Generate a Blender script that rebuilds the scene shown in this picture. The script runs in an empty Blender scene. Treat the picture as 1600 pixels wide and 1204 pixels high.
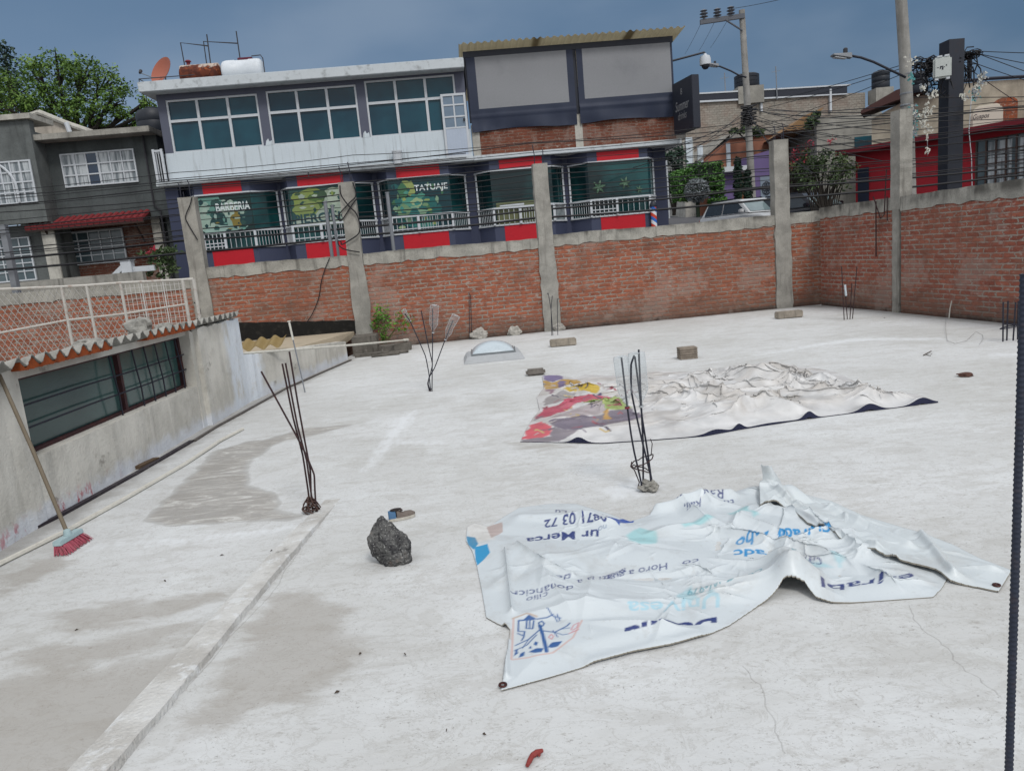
import bpy, bmesh, math, random
import numpy as np
from mathutils import Vector, Matrix
random.seed(7)
C = bpy.context.scene.collection
RAD = math.radians
# ------------------------------------------------------------------ camera model (measured from the photograph)
FPX, PITCH, ROLL, CAMH = 1151.0, RAD(10.0), RAD(5.18), 1.55
FW = Vector((0, math.cos(PITCH), -math.sin(PITCH)))
UP0 = Vector((0, math.sin(PITCH), math.cos(PITCH)))
R0 = Vector((1, 0, 0))
CX = math.cos(ROLL) * R0 - math.sin(ROLL) * UP0
CY = math.sin(ROLL) * R0 + math.cos(ROLL) * UP0

def ray(px, py):
    return CX * ((px - 800) / FPX) - CY * ((py - 602) / FPX) + FW
def G(px, py, z=0.0):                       # point of the height z seen at a photo pixel
    d = ray(px, py); t = (z - CAMH) / d.z
    return Vector((d.x * t, d.y * t, z))
def D(px, py, Y):                           # point at the distance Y
    d = ray(px, py); t = Y / d.y
    return Vector((d.x * t, Y, CAMH + d.z * t))

class Plane:                                # a vertical building plane: local x along it, y inwards, z up
    def __init__(s, x, y, deg, z=0.0):
        s.o = Vector((x, y, z)); s.a = RAD(deg)
        s.u = Vector((math.cos(s.a), math.sin(s.a), 0)); s.n = Vector((-math.sin(s.a), math.cos(s.a), 0))
    def uv(s, px, py, off=0.0):
        d = ray(px, py)
        t = (s.o.dot(s.n) + off) / d.dot(s.n)
        p = d * t; p.z += CAMH
        return (p - s.o).dot(s.u), p.z - s.o.z
    def rect(s, L, R, T, B, off=0.0):       # x0,x1,z0,z1 from the mid points of four edges
        return s.uv(*L, off)[0], s.uv(*R, off)[0], s.uv(*B, off)[1], s.uv(*T, off)[1]
    def w(s, x, y, z):
        return s.o + s.u * x + s.n * y + Vector((0, 0, z))

# ------------------------------------------------------------------ object helpers
def thing(name, label, cat, loc=(0, 0, 0), rz=0.0, group=None):
    o = bpy.data.objects.new(name, None); C.objects.link(o)
    o.empty_display_size = 0.1
    o.location = loc; o.rotation_euler = (0, 0, rz)
    return tag(o, label, cat, group)
def tag(o, label, cat, group=None):
    o['label'] = label; o['category'] = cat
    if group: o['group'] = group
    return o
def struct(o):
    o['kind'] = 'structure'; return o
def dup(root, loc, rz=None, label=None):
    r = root.copy(); C.objects.link(r); r.location = loc
    if rz is not None: r.rotation_euler = (0, 0, rz)
    if label: r['label'] = label
    for ch in list(root.children):
        c = ch.copy(); C.objects.link(c); c.parent = r
        for g in ch.children:
            d = g.copy(); C.objects.link(d); d.parent = c
    return r

class MB:
    def __init__(s): s.v = []; s.f = []; s.m = []; s.cur = 0
    def add(s, vs, fs):
        n = len(s.v); s.v += [tuple(p) for p in vs]
        for f in fs: s.f.append([i + n for i in f]); s.m.append(s.cur)
        return s
    def box(s, x0, y0, z0, x1, y1, z1):
        if x0 > x1: x0, x1 = x1, x0
        if y0 > y1: y0, y1 = y1, y0
        if z0 > z1: z0, z1 = z1, z0
        return s.add([(x0,y0,z0),(x1,y0,z0),(x1,y1,z0),(x0,y1,z0),(x0,y0,z1),(x1,y0,z1),(x1,y1,z1),(x0,y1,z1)],
              [(0,3,2,1),(4,5,6,7),(0,1,5,4),(1,2,6,5),(2,3,7,6),(3,0,4,7)])
    def hexa(s, p):                          # 8 free corners, order as box
        return s.add(p, [(0,3,2,1),(4,5,6,7),(0,1,5,4),(1,2,6,5),(2,3,7,6),(3,0,4,7)])
    def prism(s, poly, y0, y1):              # poly in (x,z), extruded along y
        n = len(poly)
        vs = [(x, y0, z) for x, z in poly] + [(x, y1, z) for x, z in poly]
        fs = [list(range(n)), list(range(2*n-1, n-1, -1))]
        fs += [(i, i+n, (i+1) % n + n, (i+1) % n) for i in range(n)]
        return s.add(vs, fs)
    def prismz(s, poly, z0, z1):             # poly in (x,y), extruded up
        n = len(poly)
        vs = [(x, y, z0) for x, y in poly] + [(x, y, z1) for x, y in poly]
        fs = [list(range(n-1, -1, -1)), list(range(n, 2*n))]
        fs += [(i, (i+1) % n, (i+1) % n + n, i+n) for i in range(n)]
        return s.add(vs, fs)
    def split(s, name, mats, parent=None, **kw):   # every separate piece becomes an object of its own
        par = list(range(len(s.v)))
        def fd(i):
            while par[i] != i: par[i] = par[par[i]]; i = par[i]
            return i
        for f in s.f:
            for i in f[1:]: par[fd(i)] = fd(f[0])
        gr = {}
        for f in s.f: gr.setdefault(fd(f[0]), []).append(f)
        out = []
        for fs in gr.values():
            ids = sorted({i for f in fs for i in f}); mp = {a: b for b, a in enumerate(ids)}
            m = MB(); m.add([s.v[i] for i in ids], [[mp[i] for i in f] for f in fs]); out.append(m.build(name, mats, parent, **kw))
        return out
    def quad(s, a, b, c, d): return s.add([a, b, c, d], [(0, 1, 2, 3)])
    def tube(s, pts, r, n=6, cap=True, closed=False):
        pts = [Vector(p) for p in pts]; N = len(pts)
        rs = r if isinstance(r, (list, tuple)) else [r] * N
        vs = []; ref = None
        for i, p in enumerate(pts):
            a = pts[i-1] if (i > 0 or closed) else p; b = pts[(i+1) % N] if (i < N-1 or closed) else p
            t = (b - a)
            if t.length < 1e-9: t = Vector((0, 0, 1))
            t.normalize()
            if ref is None:
                ref = t.orthogonal().normalized()
            ref = (ref - t * ref.dot(t))
            if ref.length < 1e-6: ref = t.orthogonal()
            ref.normalize(); q = t.cross(ref)
            for k in range(n):
                an = 2 * math.pi * k / n
                vs.append(p + (ref * math.cos(an) + q * math.sin(an)) * rs[i])
        fs = []
        for i in range(N - (0 if closed else 1)):
            j = (i + 1) % N
            for k in range(n):
                k2 = (k + 1) % n
                fs.append((i*n+k, i*n+k2, j*n+k2, j*n+k))
        if cap and not closed:
            fs.append(list(range(n-1, -1, -1))); fs.append([(N-1)*n + k for k in range(n)])
        return s.add(vs, fs)
    def lathe(s, prof, o=(0, 0, 0), n=20, M=None, cap=True):   # prof: (r,z) list
        vs = []; M = M or Matrix.Identity(3); o = Vector(o)
        for r, z in prof:
            for k in range(n):
                a = 2 * math.pi * k / n
                vs.append(o + M @ Vector((r * math.cos(a), r * math.sin(a), z)))
        fs = []
        for i in range(len(prof) - 1):
            for k in range(n):
                k2 = (k + 1) % n
                fs.append((i*n+k, i*n+k2, (i+1)*n+k2, (i+1)*n+k))
        if cap:
            fs.append(list(range(n-1, -1, -1))); fs.append([(len(prof)-1)*n + k for k in range(n)])
        return s.add(vs, fs)
    def build(s, name, mats, parent=None, loc=None, rz=0.0, smooth=False, bevel=0.0, edge=None):
        me = bpy.data.meshes.new(name); me.from_pydata(s.v, [], s.f)
        for m in (mats if isinstance(mats, (list, tuple)) else [mats]): me.materials.append(m)
        if max(s.m or [0]) > 0: me.polygons.foreach_set('material_index', s.m)
        bm = bmesh.new(); bm.from_mesh(me); bmesh.ops.recalc_face_normals(bm, faces=bm.faces)
        if bevel > 0:
            bmesh.ops.bevel(bm, geom=[e for e in bm.edges if e.is_manifold and e.calc_face_angle(0) > 0.6], offset=bevel, segments=2, affect='EDGES', clamp_overlap=True)
        bm.to_mesh(me); bm.free()
        if smooth:
            me.polygons.foreach_set('use_smooth', [True] * len(me.polygons))
            if edge: me.set_sharp_from_angle(angle=RAD(edge))
        me.update()
        o = bpy.data.objects.new(name, me); C.objects.link(o)
        if parent: o.parent = parent
        if loc is not None: o.location = loc
        o.rotation_euler = (0, 0, rz)
        return o

def rotm(ax, deg): return Matrix.Rotation(RAD(deg), 3, ax)
def align(d):                               # matrix that carries +z to d
    return Vector((0, 0, 1)).rotation_difference(Vector(d).normalized()).to_matrix()

# ------------------------------------------------------------------ numpy noise
def _h(ix, iy, s):
    n = (ix * 374761393 + iy * 668265263 + s * 1442695041) & 0x7fffffff
    n = ((n ^ (n >> 13)) * 1274126177) & 0x7fffffff
    return ((n ^ (n >> 16)) & 0xffff) / 65535.0
def vn(x, y, s=0):
    x = np.asarray(x, float); y = np.asarray(y, float)
    ix = np.floor(x).astype(np.int64); iy = np.floor(y).astype(np.int64)
    fx = x - ix; fy = y - iy
    fx = fx*fx*fx*(fx*(fx*6-15)+10); fy = fy*fy*fy*(fy*(fy*6-15)+10)
    a = _h(ix, iy, s); b = _h(ix+1, iy, s); c = _h(ix, iy+1, s); d = _h(ix+1, iy+1, s)
    return (a*(1-fx)+b*fx)*(1-fy)+(c*(1-fx)+d*fx)*fy
def fbm(x, y, s=0, o=4):
    t = 0; a = 0.5
    for i in range(o):
        t = t + a * vn(x, y, s+i*17); x = x*2.03+3.1; y = y*2.03+1.7; a *= 0.5
    return t
def crumple(x, y, seed, f0, n, sharp=1.0):
    rs = np.random.RandomState(seed); h = np.zeros_like(x)
    wx = (fbm(x*2.1*f0, y*2.1*f0, seed+5, 3)-.45); wy = (fbm(x*2.1*f0+9, y*2.1*f0, seed+6, 3)-.45)
    for i in range(n):
        th = rs.rand()*math.pi; f = f0*(0.7+2.6*(i/n)**1.3); ph = rs.rand()*9
        t = (x*math.cos(th)+y*math.sin(th))*f+ph+(wx*math.cos(th*3)+wy*math.sin(th*2))*.55
        tri = 1-np.abs((t-np.floor(t))-.5)*2
        m = np.clip(vn(x*f*.6+i*7.3, y*f*.6+i*3.1, seed+40+i)*1.9-.5, 0, 1)
        h += (np.where(i % 2 == 0, tri**1.4, 1-tri**1.4))*m/(f/f0)**0.85
    return h/n*2.6
def creases(x, y, seed, n, box, L, W, Hh, bias=None, foci=()):
    """sharp tent folds: n random straight creases inside box, some radiating from foci"""
    rs = np.random.RandomState(seed); h = np.zeros_like(x)
    for i in range(n):
        if foci and rs.rand() < .55:
            f = foci[rs.randint(len(foci))]; a = np.array(f)+rs.randn(2)*.05
        else: a = np.array([box[0]+(box[2]-box[0])*rs.rand(), box[1]+(box[3]-box[1])*rs.rand()])
        th = rs.rand()*2*math.pi; l = L[0]+(L[1]-L[0])*rs.rand()**1.5; k = (l/L[1])**.5
        w1 = (W[0]+(W[1]-W[0])*rs.rand())*k; w2 = w1*(.35+rs.rand()*1.6); H1 = (Hh[0]+(Hh[1]-Hh[0])*rs.rand())*k
        if bias is not None: H1 *= bias(a[0]+.5*l*math.cos(th), a[1]+.5*l*math.sin(th))
        c, s = math.cos(th), math.sin(th); cv = rs.randn()*.12/l
        u = ((x-a[0])*c+(y-a[1])*s)/l; v = -(x-a[0])*s+(y-a[1])*c+cv*((u-.5)*l)**2
        m = (u > 0) & (u < 1) & (np.abs(v) < max(w1, w2))
        if not m.any(): continue
        uu = u[m]; vv = v[m]; e = np.minimum(1, np.minimum(uu/.35, (1-uu)/.5))
        t = np.maximum(0, 1-np.where(vv > 0, vv/(w1*(.35+.65*e)), -vv/(w2*(.35+.65*e))))
        h[m] += H1*e*(t*.75+.25*t*t)*(1 if rs.rand() < .72 else -.5)
    return h
def poly_sdf(px, py, poly):                 # signed distance, negative inside
    px = np.asarray(px, float); py = np.asarray(py, float)
    d = np.full(px.shape, 1e9); ins = np.zeros(px.shape, bool); n = len(poly)
    nx = np.zeros(px.shape); ny = np.zeros(px.shape)
    for i in range(n):
        ax, ay = poly[i]; bx, by = poly[(i+1) % n]
        ex, ey = bx-ax, by-ay; L = ex*ex+ey*ey+1e-12
        t = np.clip(((px-ax)*ex+(py-ay)*ey)/L, 0, 1)
        qx, qy = ax+t*ex, ay+t*ey
        dd = np.hypot(px-qx, py-qy); k = dd < d
        d = np.where(k, dd, d); nx = np.where(k, qx, nx); ny = np.where(k, qy, ny)
        c = ((ay > py) != (by > py)) & (px < (bx-ax)*(py-ay)/(by-ay+1e-12)+ax)
        ins ^= c
    return np.where(ins, -d, d), nx, ny
def line_dist(px, py, pts):
    d = np.full(px.shape, 1e9)
    for (ax, ay), (bx, by) in zip(pts[:-1], pts[1:]):
        ex, ey = bx-ax, by-ay; L = ex*ex+ey*ey+1e-12
        t = np.clip(((px-ax)*ex+(py-ay)*ey)/L, 0, 1)
        d = np.minimum(d, np.hypot(px-ax-t*ex, py-ay-t*ey))
    return d
def line_sdist(px, py, pts, best=None):
    b = best if best is not None else np.full(px.shape, 9.)
    for (ax, ay), (bx, by) in zip(pts[:-1], pts[1:]):
        ex, ey = bx-ax, by-ay; L = ex*ex+ey*ey+1e-12
        t = np.clip(((px-ax)*ex+(py-ay)*ey)/L, 0, 1); d = np.hypot(px-ax-t*ex, py-ay-t*ey)
        sg = np.where(ex*(py-ay)-ey*(px-ax) >= 0, 1., -1.); b = np.where(d < np.abs(b), d*sg, b)
    return b
def gxy(lst): return [tuple(G(*p)[:2]) for p in lst]

# ------------------------------------------------------------------ materials
def lin(c):
    if isinstance(c, str):
        c = [int(c[i:i+2], 16)/255 for i in (0, 2, 4)]
        c = [v/12.92 if v <= .04045 else ((v+.055)/1.055)**2.4 for v in c]
    return (*c[:3], 1.0)
class NT:
    def __init__(s, name):
        s.m = bpy.data.materials.new(name); s.m.use_nodes = True
        s.t = s.m.node_tree; s.t.nodes.clear()
        s.out = s.t.nodes.new('ShaderNodeOutputMaterial')
        s.b = s.t.nodes.new('ShaderNodeBsdfPrincipled')
        s.t.links.new(s.b.outputs[0], s.out.inputs[0])
        s.tc = s.t.nodes.new('ShaderNodeTexCoord').outputs['Object']
    def n(s, k, **kw):
        nd = s.t.nodes.new(k)
        for a, v in kw.items(): setattr(nd, a, v)
        return nd
    def set(s, sock, v):
        if isinstance(v, bpy.types.NodeSocket): s.t.links.new(v, sock)
        elif v is not None: sock.default_value = v
    def mapv(s, sc=(1, 1, 1), rot=(0, 0, 0), v=None):
        nd = s.n('ShaderNodeMapping'); s.set(nd.inputs[0], v or s.tc)
        nd.inputs['Scale'].default_value = sc; nd.inputs['Rotation'].default_value = rot
        return nd.outputs[0]
    def noise(s, scale, v=None, det=5, rough=.55, dist=0.0):
        nd = s.n('ShaderNodeTexNoise'); s.set(nd.inputs['Vector'], v or s.tc)
        nd.inputs['Scale'].default_value = scale; nd.inputs['Detail'].default_value = det
        nd.inputs['Roughness'].default_value = rough; nd.inputs['Distortion'].default_value = dist
        return nd.outputs['Fac']
    def vor(s, scale, v=None, feat='F1', out='Distance'):
        nd = s.n('ShaderNodeTexVoronoi'); nd.feature = feat; s.set(nd.inputs['Vector'], v or s.tc)
        nd.inputs['Scale'].default_value = scale
        return nd.outputs[out]
    def rng(s, v, a, b, c=0.0, d=1.0, smooth=True):
        nd = s.n('ShaderNodeMapRange'); nd.interpolation_type = 'SMOOTHSTEP' if smooth else 'LINEAR'
        s.set(nd.inputs[0], v)
        for i, x in enumerate((a, b, c, d)): s.set(nd.inputs[i+1], x)
        return nd.outputs[0]
    def math(s, op, a, b=None, clamp=False):
        nd = s.n('ShaderNodeMath'); nd.operation = op; nd.use_clamp = clamp
        s.set(nd.inputs[0], a)
        if b is not None: s.set(nd.inputs[1], b)
        return nd.outputs[0]
    def mix(s, f, a, b, mode='MIX'):
        nd = s.n('ShaderNodeMix'); nd.data_type = 'RGBA'; nd.blend_type = mode
        s.set(nd.inputs[0], f)
        for k, x in ((6, a), (7, b)):
            s.set(nd.inputs[k], lin(x) if isinstance(x, (str, tuple, list)) else x)
        return nd.outputs[2]
    def attr(s, name, out='Fac'):
        nd = s.n('ShaderNodeAttribute'); nd.attribute_name = name
        return nd.outputs[out]
    def sep(s, v=None):
        nd = s.n('ShaderNodeSeparateXYZ'); s.set(nd.inputs[0], v or s.tc); return nd.outputs
    def comb(s, x, y, z=0.0):
        nd = s.n('ShaderNodeCombineXYZ')
        for i, q in enumerate((x, y, z)): s.set(nd.inputs[i], q)
        return nd.outputs[0]
    def bump(s, h, st=.3, dist=.01):
        nd = s.n('ShaderNodeBump'); nd.inputs['Strength'].default_value = st; nd.inputs['Distance'].default_value = dist
        s.set(nd.inputs['Height'], h); s.t.links.new(nd.outputs[0], s.b.inputs['Normal'])
    def fin(s, col, rough=.8, metal=0.0, spec=.3):
        s.set(s.b.inputs['Base Color'], lin(col) if isinstance(col, (str, tuple)) else col)
        s.set(s.b.inputs['Roughness'], rough); s.b.inputs['Metallic'].default_value = metal
        s.b.inputs['Specular IOR Level'].default_value = spec
        return s.m

def paint(name, col, rough=.7, var=.15, scale=3.0, dirt=None, damt=.35, bump=.0, streak=False, metal=0., spec=.3, fine=40.):
    t = NT(name)
    a = lin(col); dk = tuple(x*(1-var) for x in a[:3])
    c = t.mix(t.noise(scale, det=6), dk, a[:3])
    if dirt:
        v = t.mapv((6, 6, .5)) if streak else t.tc
        f = t.rng(t.noise(scale*(.6 if streak else 1.7), v, 6, .65), .5, .75, 0, damt)
        c = t.mix(f, c, dirt)
    c = t.mix(t.rng(t.noise(fine, det=3), .35, .65, 0, .18), c, tuple(x*.6 for x in a[:3]))
    if bump: t.bump(t.noise(fine, det=6), bump, .01)
    return t.fin(c, rough, metal, spec)

def concrete(name, col='8e8c86', dark='4c4a46', white='b8b6b0', scale=1.0, bump=.5, whites=.3, zdark=None):
    t = NT(name)
    n1 = t.noise(2.2*scale, det=8, rough=.65); n2 = t.noise(9*scale, det=8, rough=.7)
    st = t.noise(1.3*scale, t.mapv((5, 5, .55)), 6, .6)
    a = lin(col)
    c = t.mix(t.rng(n1, .35, .65), tuple(x*.78 for x in a[:3]), tuple(min(1, x*1.15) for x in a[:3]))
    c = t.mix(t.rng(st, .52, .72, 0, .6), c, dark)
    c = t.mix(t.rng(n2, .6, .68, 0, whites), c, white)
    c = t.mix(t.rng(t.noise(45*scale, det=3), .3, .5, .3, 0), c, dark)
    if zdark:                               # weathering band below the top edge
        z = t.sep()[2]
        f = t.math('MULTIPLY', t.rng(z, zdark[0], zdark[1]), t.rng(t.noise(3, t.mapv((1, 1, .4)), 6), .38, .6))
        c = t.mix(t.math('MULTIPLY', f, .8), c, dark)
    h = t.math('ADD', t.math('MULTIPLY', n2, .6), t.math('MULTIPLY', t.noise(60*scale, det=4), .4))
    t.bump(h, bump, .02)
    return t.fin(c, .9, 0, .2)

def brick(name, c1='a8573f', c2='8a3f31', mortar='b3aaa0', bw=.245, rh=.0755, ms=.012, grime=.55, base=True, off=0.0, irr=.02, c3='a4634a', c4='5a332b'):
    t = NT(name); s = t.sep()
    nz = t.noise(2.5, det=2); nf = t.noise(14, det=3)
    x = t.math('ADD', t.math('ADD', s[0], s[1]), t.math('MULTIPLY', nf, irr))
    nh = t.noise(38, det=3); nl = t.noise(1.1, t.mapv((1, 1, 2.5)), 3)
    z = t.math('ADD', s[2], t.math('ADD', t.math('MULTIPLY', nl, .022), t.math('ADD', t.math('MULTIPLY', nf, irr*.8), t.math('MULTIPLY', nh, .012))))
    x = t.math('ADD', x, t.math('MULTIPLY', t.noise(3, t.mapv((1, 1, 9)), 2), .16))
    v = t.comb(x, z, off)
    nd = t.n('ShaderNodeTexBrick'); t.set(nd.inputs['Vector'], v)
    nd.inputs['Scale'].default_value = 1; nd.inputs['Brick Width'].default_value = bw; nd.inputs['Row Height'].default_value = rh
    nd.inputs['Mortar Size'].default_value = ms; nd.inputs['Mortar Smooth'].default_value = .35; nd.inputs['Bias'].default_value = 0
    nd.inputs['Color1'].default_value = (0, 0, 0, 1); nd.inputs['Color2'].default_value = (1, 1, 1, 1); nd.inputs['Mortar'].default_value = (.5, .5, .5, 1)
    rnd = nd.outputs['Color']; fac = nd.outputs['Fac']
    c = t.mix(rnd, c2, c1)
    c = t.mix(t.rng(t.noise(5, t.mapv((1, 1, 3)), 5), .35, .7, 0, .45), c, c3)
    c = t.mix(t.rng(t.noise(30, det=4), .52, .7, 0, .5), c, c4)
    c = t.mix(t.rng(t.noise(1.3, det=4), .55, .68, 0, .4), c, '7d6356')
    mo = t.mix(t.noise(8, det=4), '7d756c', mortar)
    f = t.math('MULTIPLY', fac, t.rng(t.noise(6, det=3), .36, .56, .2, 1))
    c = t.mix(t.math('MULTIPLY', t.rng(fac, .02, .35), t.rng(fac, .95, .5)), c, '40302a')  # joint shadows painted as dark lines beside the mortar
    c = t.mix(f, c, mo)
    # mortar smears and grime
    c = t.mix(t.rng(t.noise(7, t.mapv((1, 1, 2)), 7, .72), .56, .66, 0, .8), c, 'a09890')
    c = t.mix(t.rng(t.noise(1.1, t.mapv((1, 1, 1.6)), 7, .7), .48, .72, 0, grime), c, '4e4039')
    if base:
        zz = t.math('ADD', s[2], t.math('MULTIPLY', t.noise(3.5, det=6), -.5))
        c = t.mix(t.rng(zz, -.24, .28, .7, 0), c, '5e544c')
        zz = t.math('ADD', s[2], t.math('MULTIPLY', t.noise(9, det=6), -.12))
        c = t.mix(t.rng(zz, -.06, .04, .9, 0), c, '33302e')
    c = t.mix(t.rng(t.noise(.55, det=4, rough=.65), .40, .62, 0, .32), c, '7a5546'); c = t.mix(t.rng(t.noise(.8, t.mapv((1, 1, 1), (0, 0, 0)), 6, .7), .53, .60, 0, .28), c, '9a9088')
    h = t.math('SUBTRACT', t.math('MULTIPLY', t.noise(45, det=5), .35), fac)
    t.bump(h, .9, .012)
    return t.fin(c, .92, 0, .15)

def glass(name, col='0c2f3c', rough=.06, var='174a58', spec=.5):
    t = NT(name)
    c = t.mix(t.rng(t.noise(.45, None, 4, .6), .36, .64), col, var)
    t.bump(t.noise(1.6, det=1), .05, .05)
    return t.fin(c, rough, 0, spec)

M = {}
M['white_frame'] = paint('white_frame', 'bcc1c7', .5, .12, 5, '8a8d90', .3)
M['white_paint'] = paint('white_paint', 'bfc9d0', .75, .1, 2, '6a6a68', .75, .15, True)
M['slab_white'] = paint('slab_white', 'bcc3c8', .8, .12, 3, '4a4a48', .6, .2)
M['purple_wall'] = paint('purple_wall', '565a69', .8, .12, 1.2, '44455a', .4)
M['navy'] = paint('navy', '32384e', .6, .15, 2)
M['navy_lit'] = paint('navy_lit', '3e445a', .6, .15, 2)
M['red'] = paint('red', 'b01525', .55, .12, 2, '7d1220', .3)
M['glass_teal'] = glass('glass_teal', '0f303f', .07, '184452', .3)
M['glass_lower'] = glass('glass_lower', '081e22', .05, '1c4a4c', .3)
M['black_fabric'] = paint('black_fabric', '2a3246', .6, .3, 4)
M['black_metal'] = paint('black_metal', '282c37', .5, .2, 4)
M['dark_metal'] = paint('dark_metal', '35353a', .6, .25, 6)
M['screen'] = paint('screen', '84868a', .8, .16, .45, '6a6c72', .6, .1)
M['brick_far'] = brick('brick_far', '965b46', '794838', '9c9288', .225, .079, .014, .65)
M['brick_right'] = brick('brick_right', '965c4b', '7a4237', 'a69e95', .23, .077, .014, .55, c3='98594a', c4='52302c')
M['brick_bar'] = brick('brick_bar', '6e3a2c', '522a22', '857a70', .26, .085, .010, .3, False, c3='7a4433', c4='3e221c')
M['brick_house'] = brick('brick_house', '6a4036', '54302a', '7a7068', .24, .08, .012, .4, False, c3='704638')
M['concrete'] = concrete('concrete')
M['concrete_col'] = concrete('concrete_col', '8d8b85', '57544f', 'a9a7a1', 1.2, .6, .25)
M['cap'] = concrete('cap', '94928b', '3c3a37', 'b6b3ac', 1.0, .6, .3, (1.74, 1.88))
M['concrete_light'] = concrete('concrete_light', 'a5a39c', '77746e', 'c5c3bd', 1.2, .5, .3)
M['rebar'] = paint('rebar', '3a2a2c', .75, .4, 20, '5a3428', .5, .2)
M['rebar_dark'] = paint('rebar_dark', '2a2c38', .7, .35, 20, '3c3434', .4, .2)
M['cable'] = paint('cable', '17181d', .6, .2, 5)
M['grey_metal'] = paint('grey_metal', '7c8086', .5, .15, 6)
M['pole'] = concrete('pole', '8b8a87', '66645f', 'a5a49f', .8, .2, .15)
M['pvc'] = paint('pvc', 'c8c6bd', .5, .15, 8, '8d877b', .5)
# ================================================================== THE ROOF TERRACE FLOOR
FARW = Plane(1.0, 14.55, 4.5)               # far brick wall, front face
RW = Plane(6.36, 14.83, -83)                # right brick wall, front face
PAR = Plane(-3.32, 4.353, 91)               # left parapet: local x runs away from the camera, y to the left
def floor_mat():
    t = NT('roof_floor_paint')
    st = t.noise(1.0, t.mapv((3.2, 8, 1), (0, 0, RAD(-5))), 9, .74, .5)
    n0 = t.noise(.55, det=5); n1 = t.noise(2.3, det=8, rough=.65); n2 = t.noise(24, det=6, rough=.7)
    c = t.mix(t.rng(n0, .35, .65), 'b4b5b4', 'c1c3c4')
    c = t.mix(t.rng(st, .46, .7, 0, .24), c, '9b9892')
    c = t.mix(t.rng(n1, .5, .7, 0, .45), c, 'c7cacb')
    # bare specks and pits where the paint has worn
    sp = t.noise(17, t.mapv((1, 1.6, 1)), 9, .8)
    c = t.mix(t.math('MULTIPLY', t.rng(sp, .575, .63, 0, .55), t.rng(t.noise(1.7, det=4), .36, .6)), c, '7d7973')
    tw = t.noise(5.5, t.mapv((1, 1.5, 1), (0, 0, RAD(35))), 9, .7, .8); c = t.mix(t.rng(t.math('ABSOLUTE', t.math('SUBTRACT', tw, .5)), .0, .022, .34, 0), c, '8f8c86')
    tw2 = t.noise(2.1, t.mapv((1, 2.2, 1), (0, 0, RAD(-20))), 9, .72, .5); c = t.mix(t.rng(tw2, .52, .56, 0, .22), c, '98958f')
    sp2 = t.noise(75, det=4, rough=.7)
    c = t.mix(t.math('MULTIPLY', t.rng(sp2, .61, .66, 0, .6), t.rng(n1, .35, .6, .25, 1)), c, '66625c')
    sp3 = t.noise(9, t.mapv((1, 2.2, 1), (0, 0, RAD(-5))), 8, .75)
    c = t.mix(t.rng(sp3, .60, .67, 0, .5), c, '85807a')
    # damp cement patches
    wob = t.math('ADD', t.math('MULTIPLY', t.math('SUBTRACT', t.noise(3.2, det=5, rough=.5), .5), .20), t.attr('stain'))
    inside = t.rng(wob, -.05, .035, 1, 0)
    swirl = t.noise(2.6, t.mapv((1, 3.6, 1), (0, 0, RAD(30))), 8, .68, 1.6)
    sc = t.mix(t.rng(swirl, .46, .56), '827e78', '97938d')
    sc = t.mix(t.rng(swirl, .57, .63), sc, 'b9b8b4')
    c = t.mix(t.math('MULTIPLY', inside, .72), c, sc)
    edge = t.math('MULTIPLY', t.rng(wob, -.05, .005), t.rng(wob, .005, .03, 1, 0))
    c = t.mix(t.math('MULTIPLY', edge, .22), c, '6a665f')
    wob2 = t.math('ADD', t.math('MULTIPLY', t.math('SUBTRACT', t.noise(3.1, t.mapv((1, 2.2, 1)), 7, .62, .7), .5), .42), t.attr('dark_patch'))  # damp patches and other darker areas
    c = t.mix(t.rng(wob2, -.06, .07, .52, 0), c, '8b857d')
    # fresh white brush strokes
    br = t.math('ADD', t.math('MULTIPLY', t.math('SUBTRACT', t.noise(20, t.mapv((1, .35, 1), (0, 0, RAD(-14))), 5), .5), .26), t.attr('fresh'))
    c = t.mix(t.rng(br, -.10, .07, .5, 0), c, 'd4d8dc')
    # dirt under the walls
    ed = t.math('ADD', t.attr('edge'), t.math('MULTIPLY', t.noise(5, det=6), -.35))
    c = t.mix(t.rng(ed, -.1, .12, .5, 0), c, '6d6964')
    # hairline cracks, plus a painted shadow line beside the cement ridge
    cr = t.math('ADD', t.attr('crack_shade'), t.math('MULTIPLY', t.math('SUBTRACT', t.noise(22, det=5), .5), .018))
    c = t.mix(t.math('MULTIPLY', t.rng(t.math('ABSOLUTE', cr), .0010, .004, .32, 0), t.rng(t.attr('crack_shade_near'), .015, .04, 1, 0)), c, '5f5b56')
    h = t.math('ADD', t.math('MULTIPLY', n2, .5), t.math('ADD', t.math('MULTIPLY', st, .8), t.math('MULTIPLY', sp, .5)))
    t.bump(h, .35, .012)
    return t.fin(c, .85, 0, .22)
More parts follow.
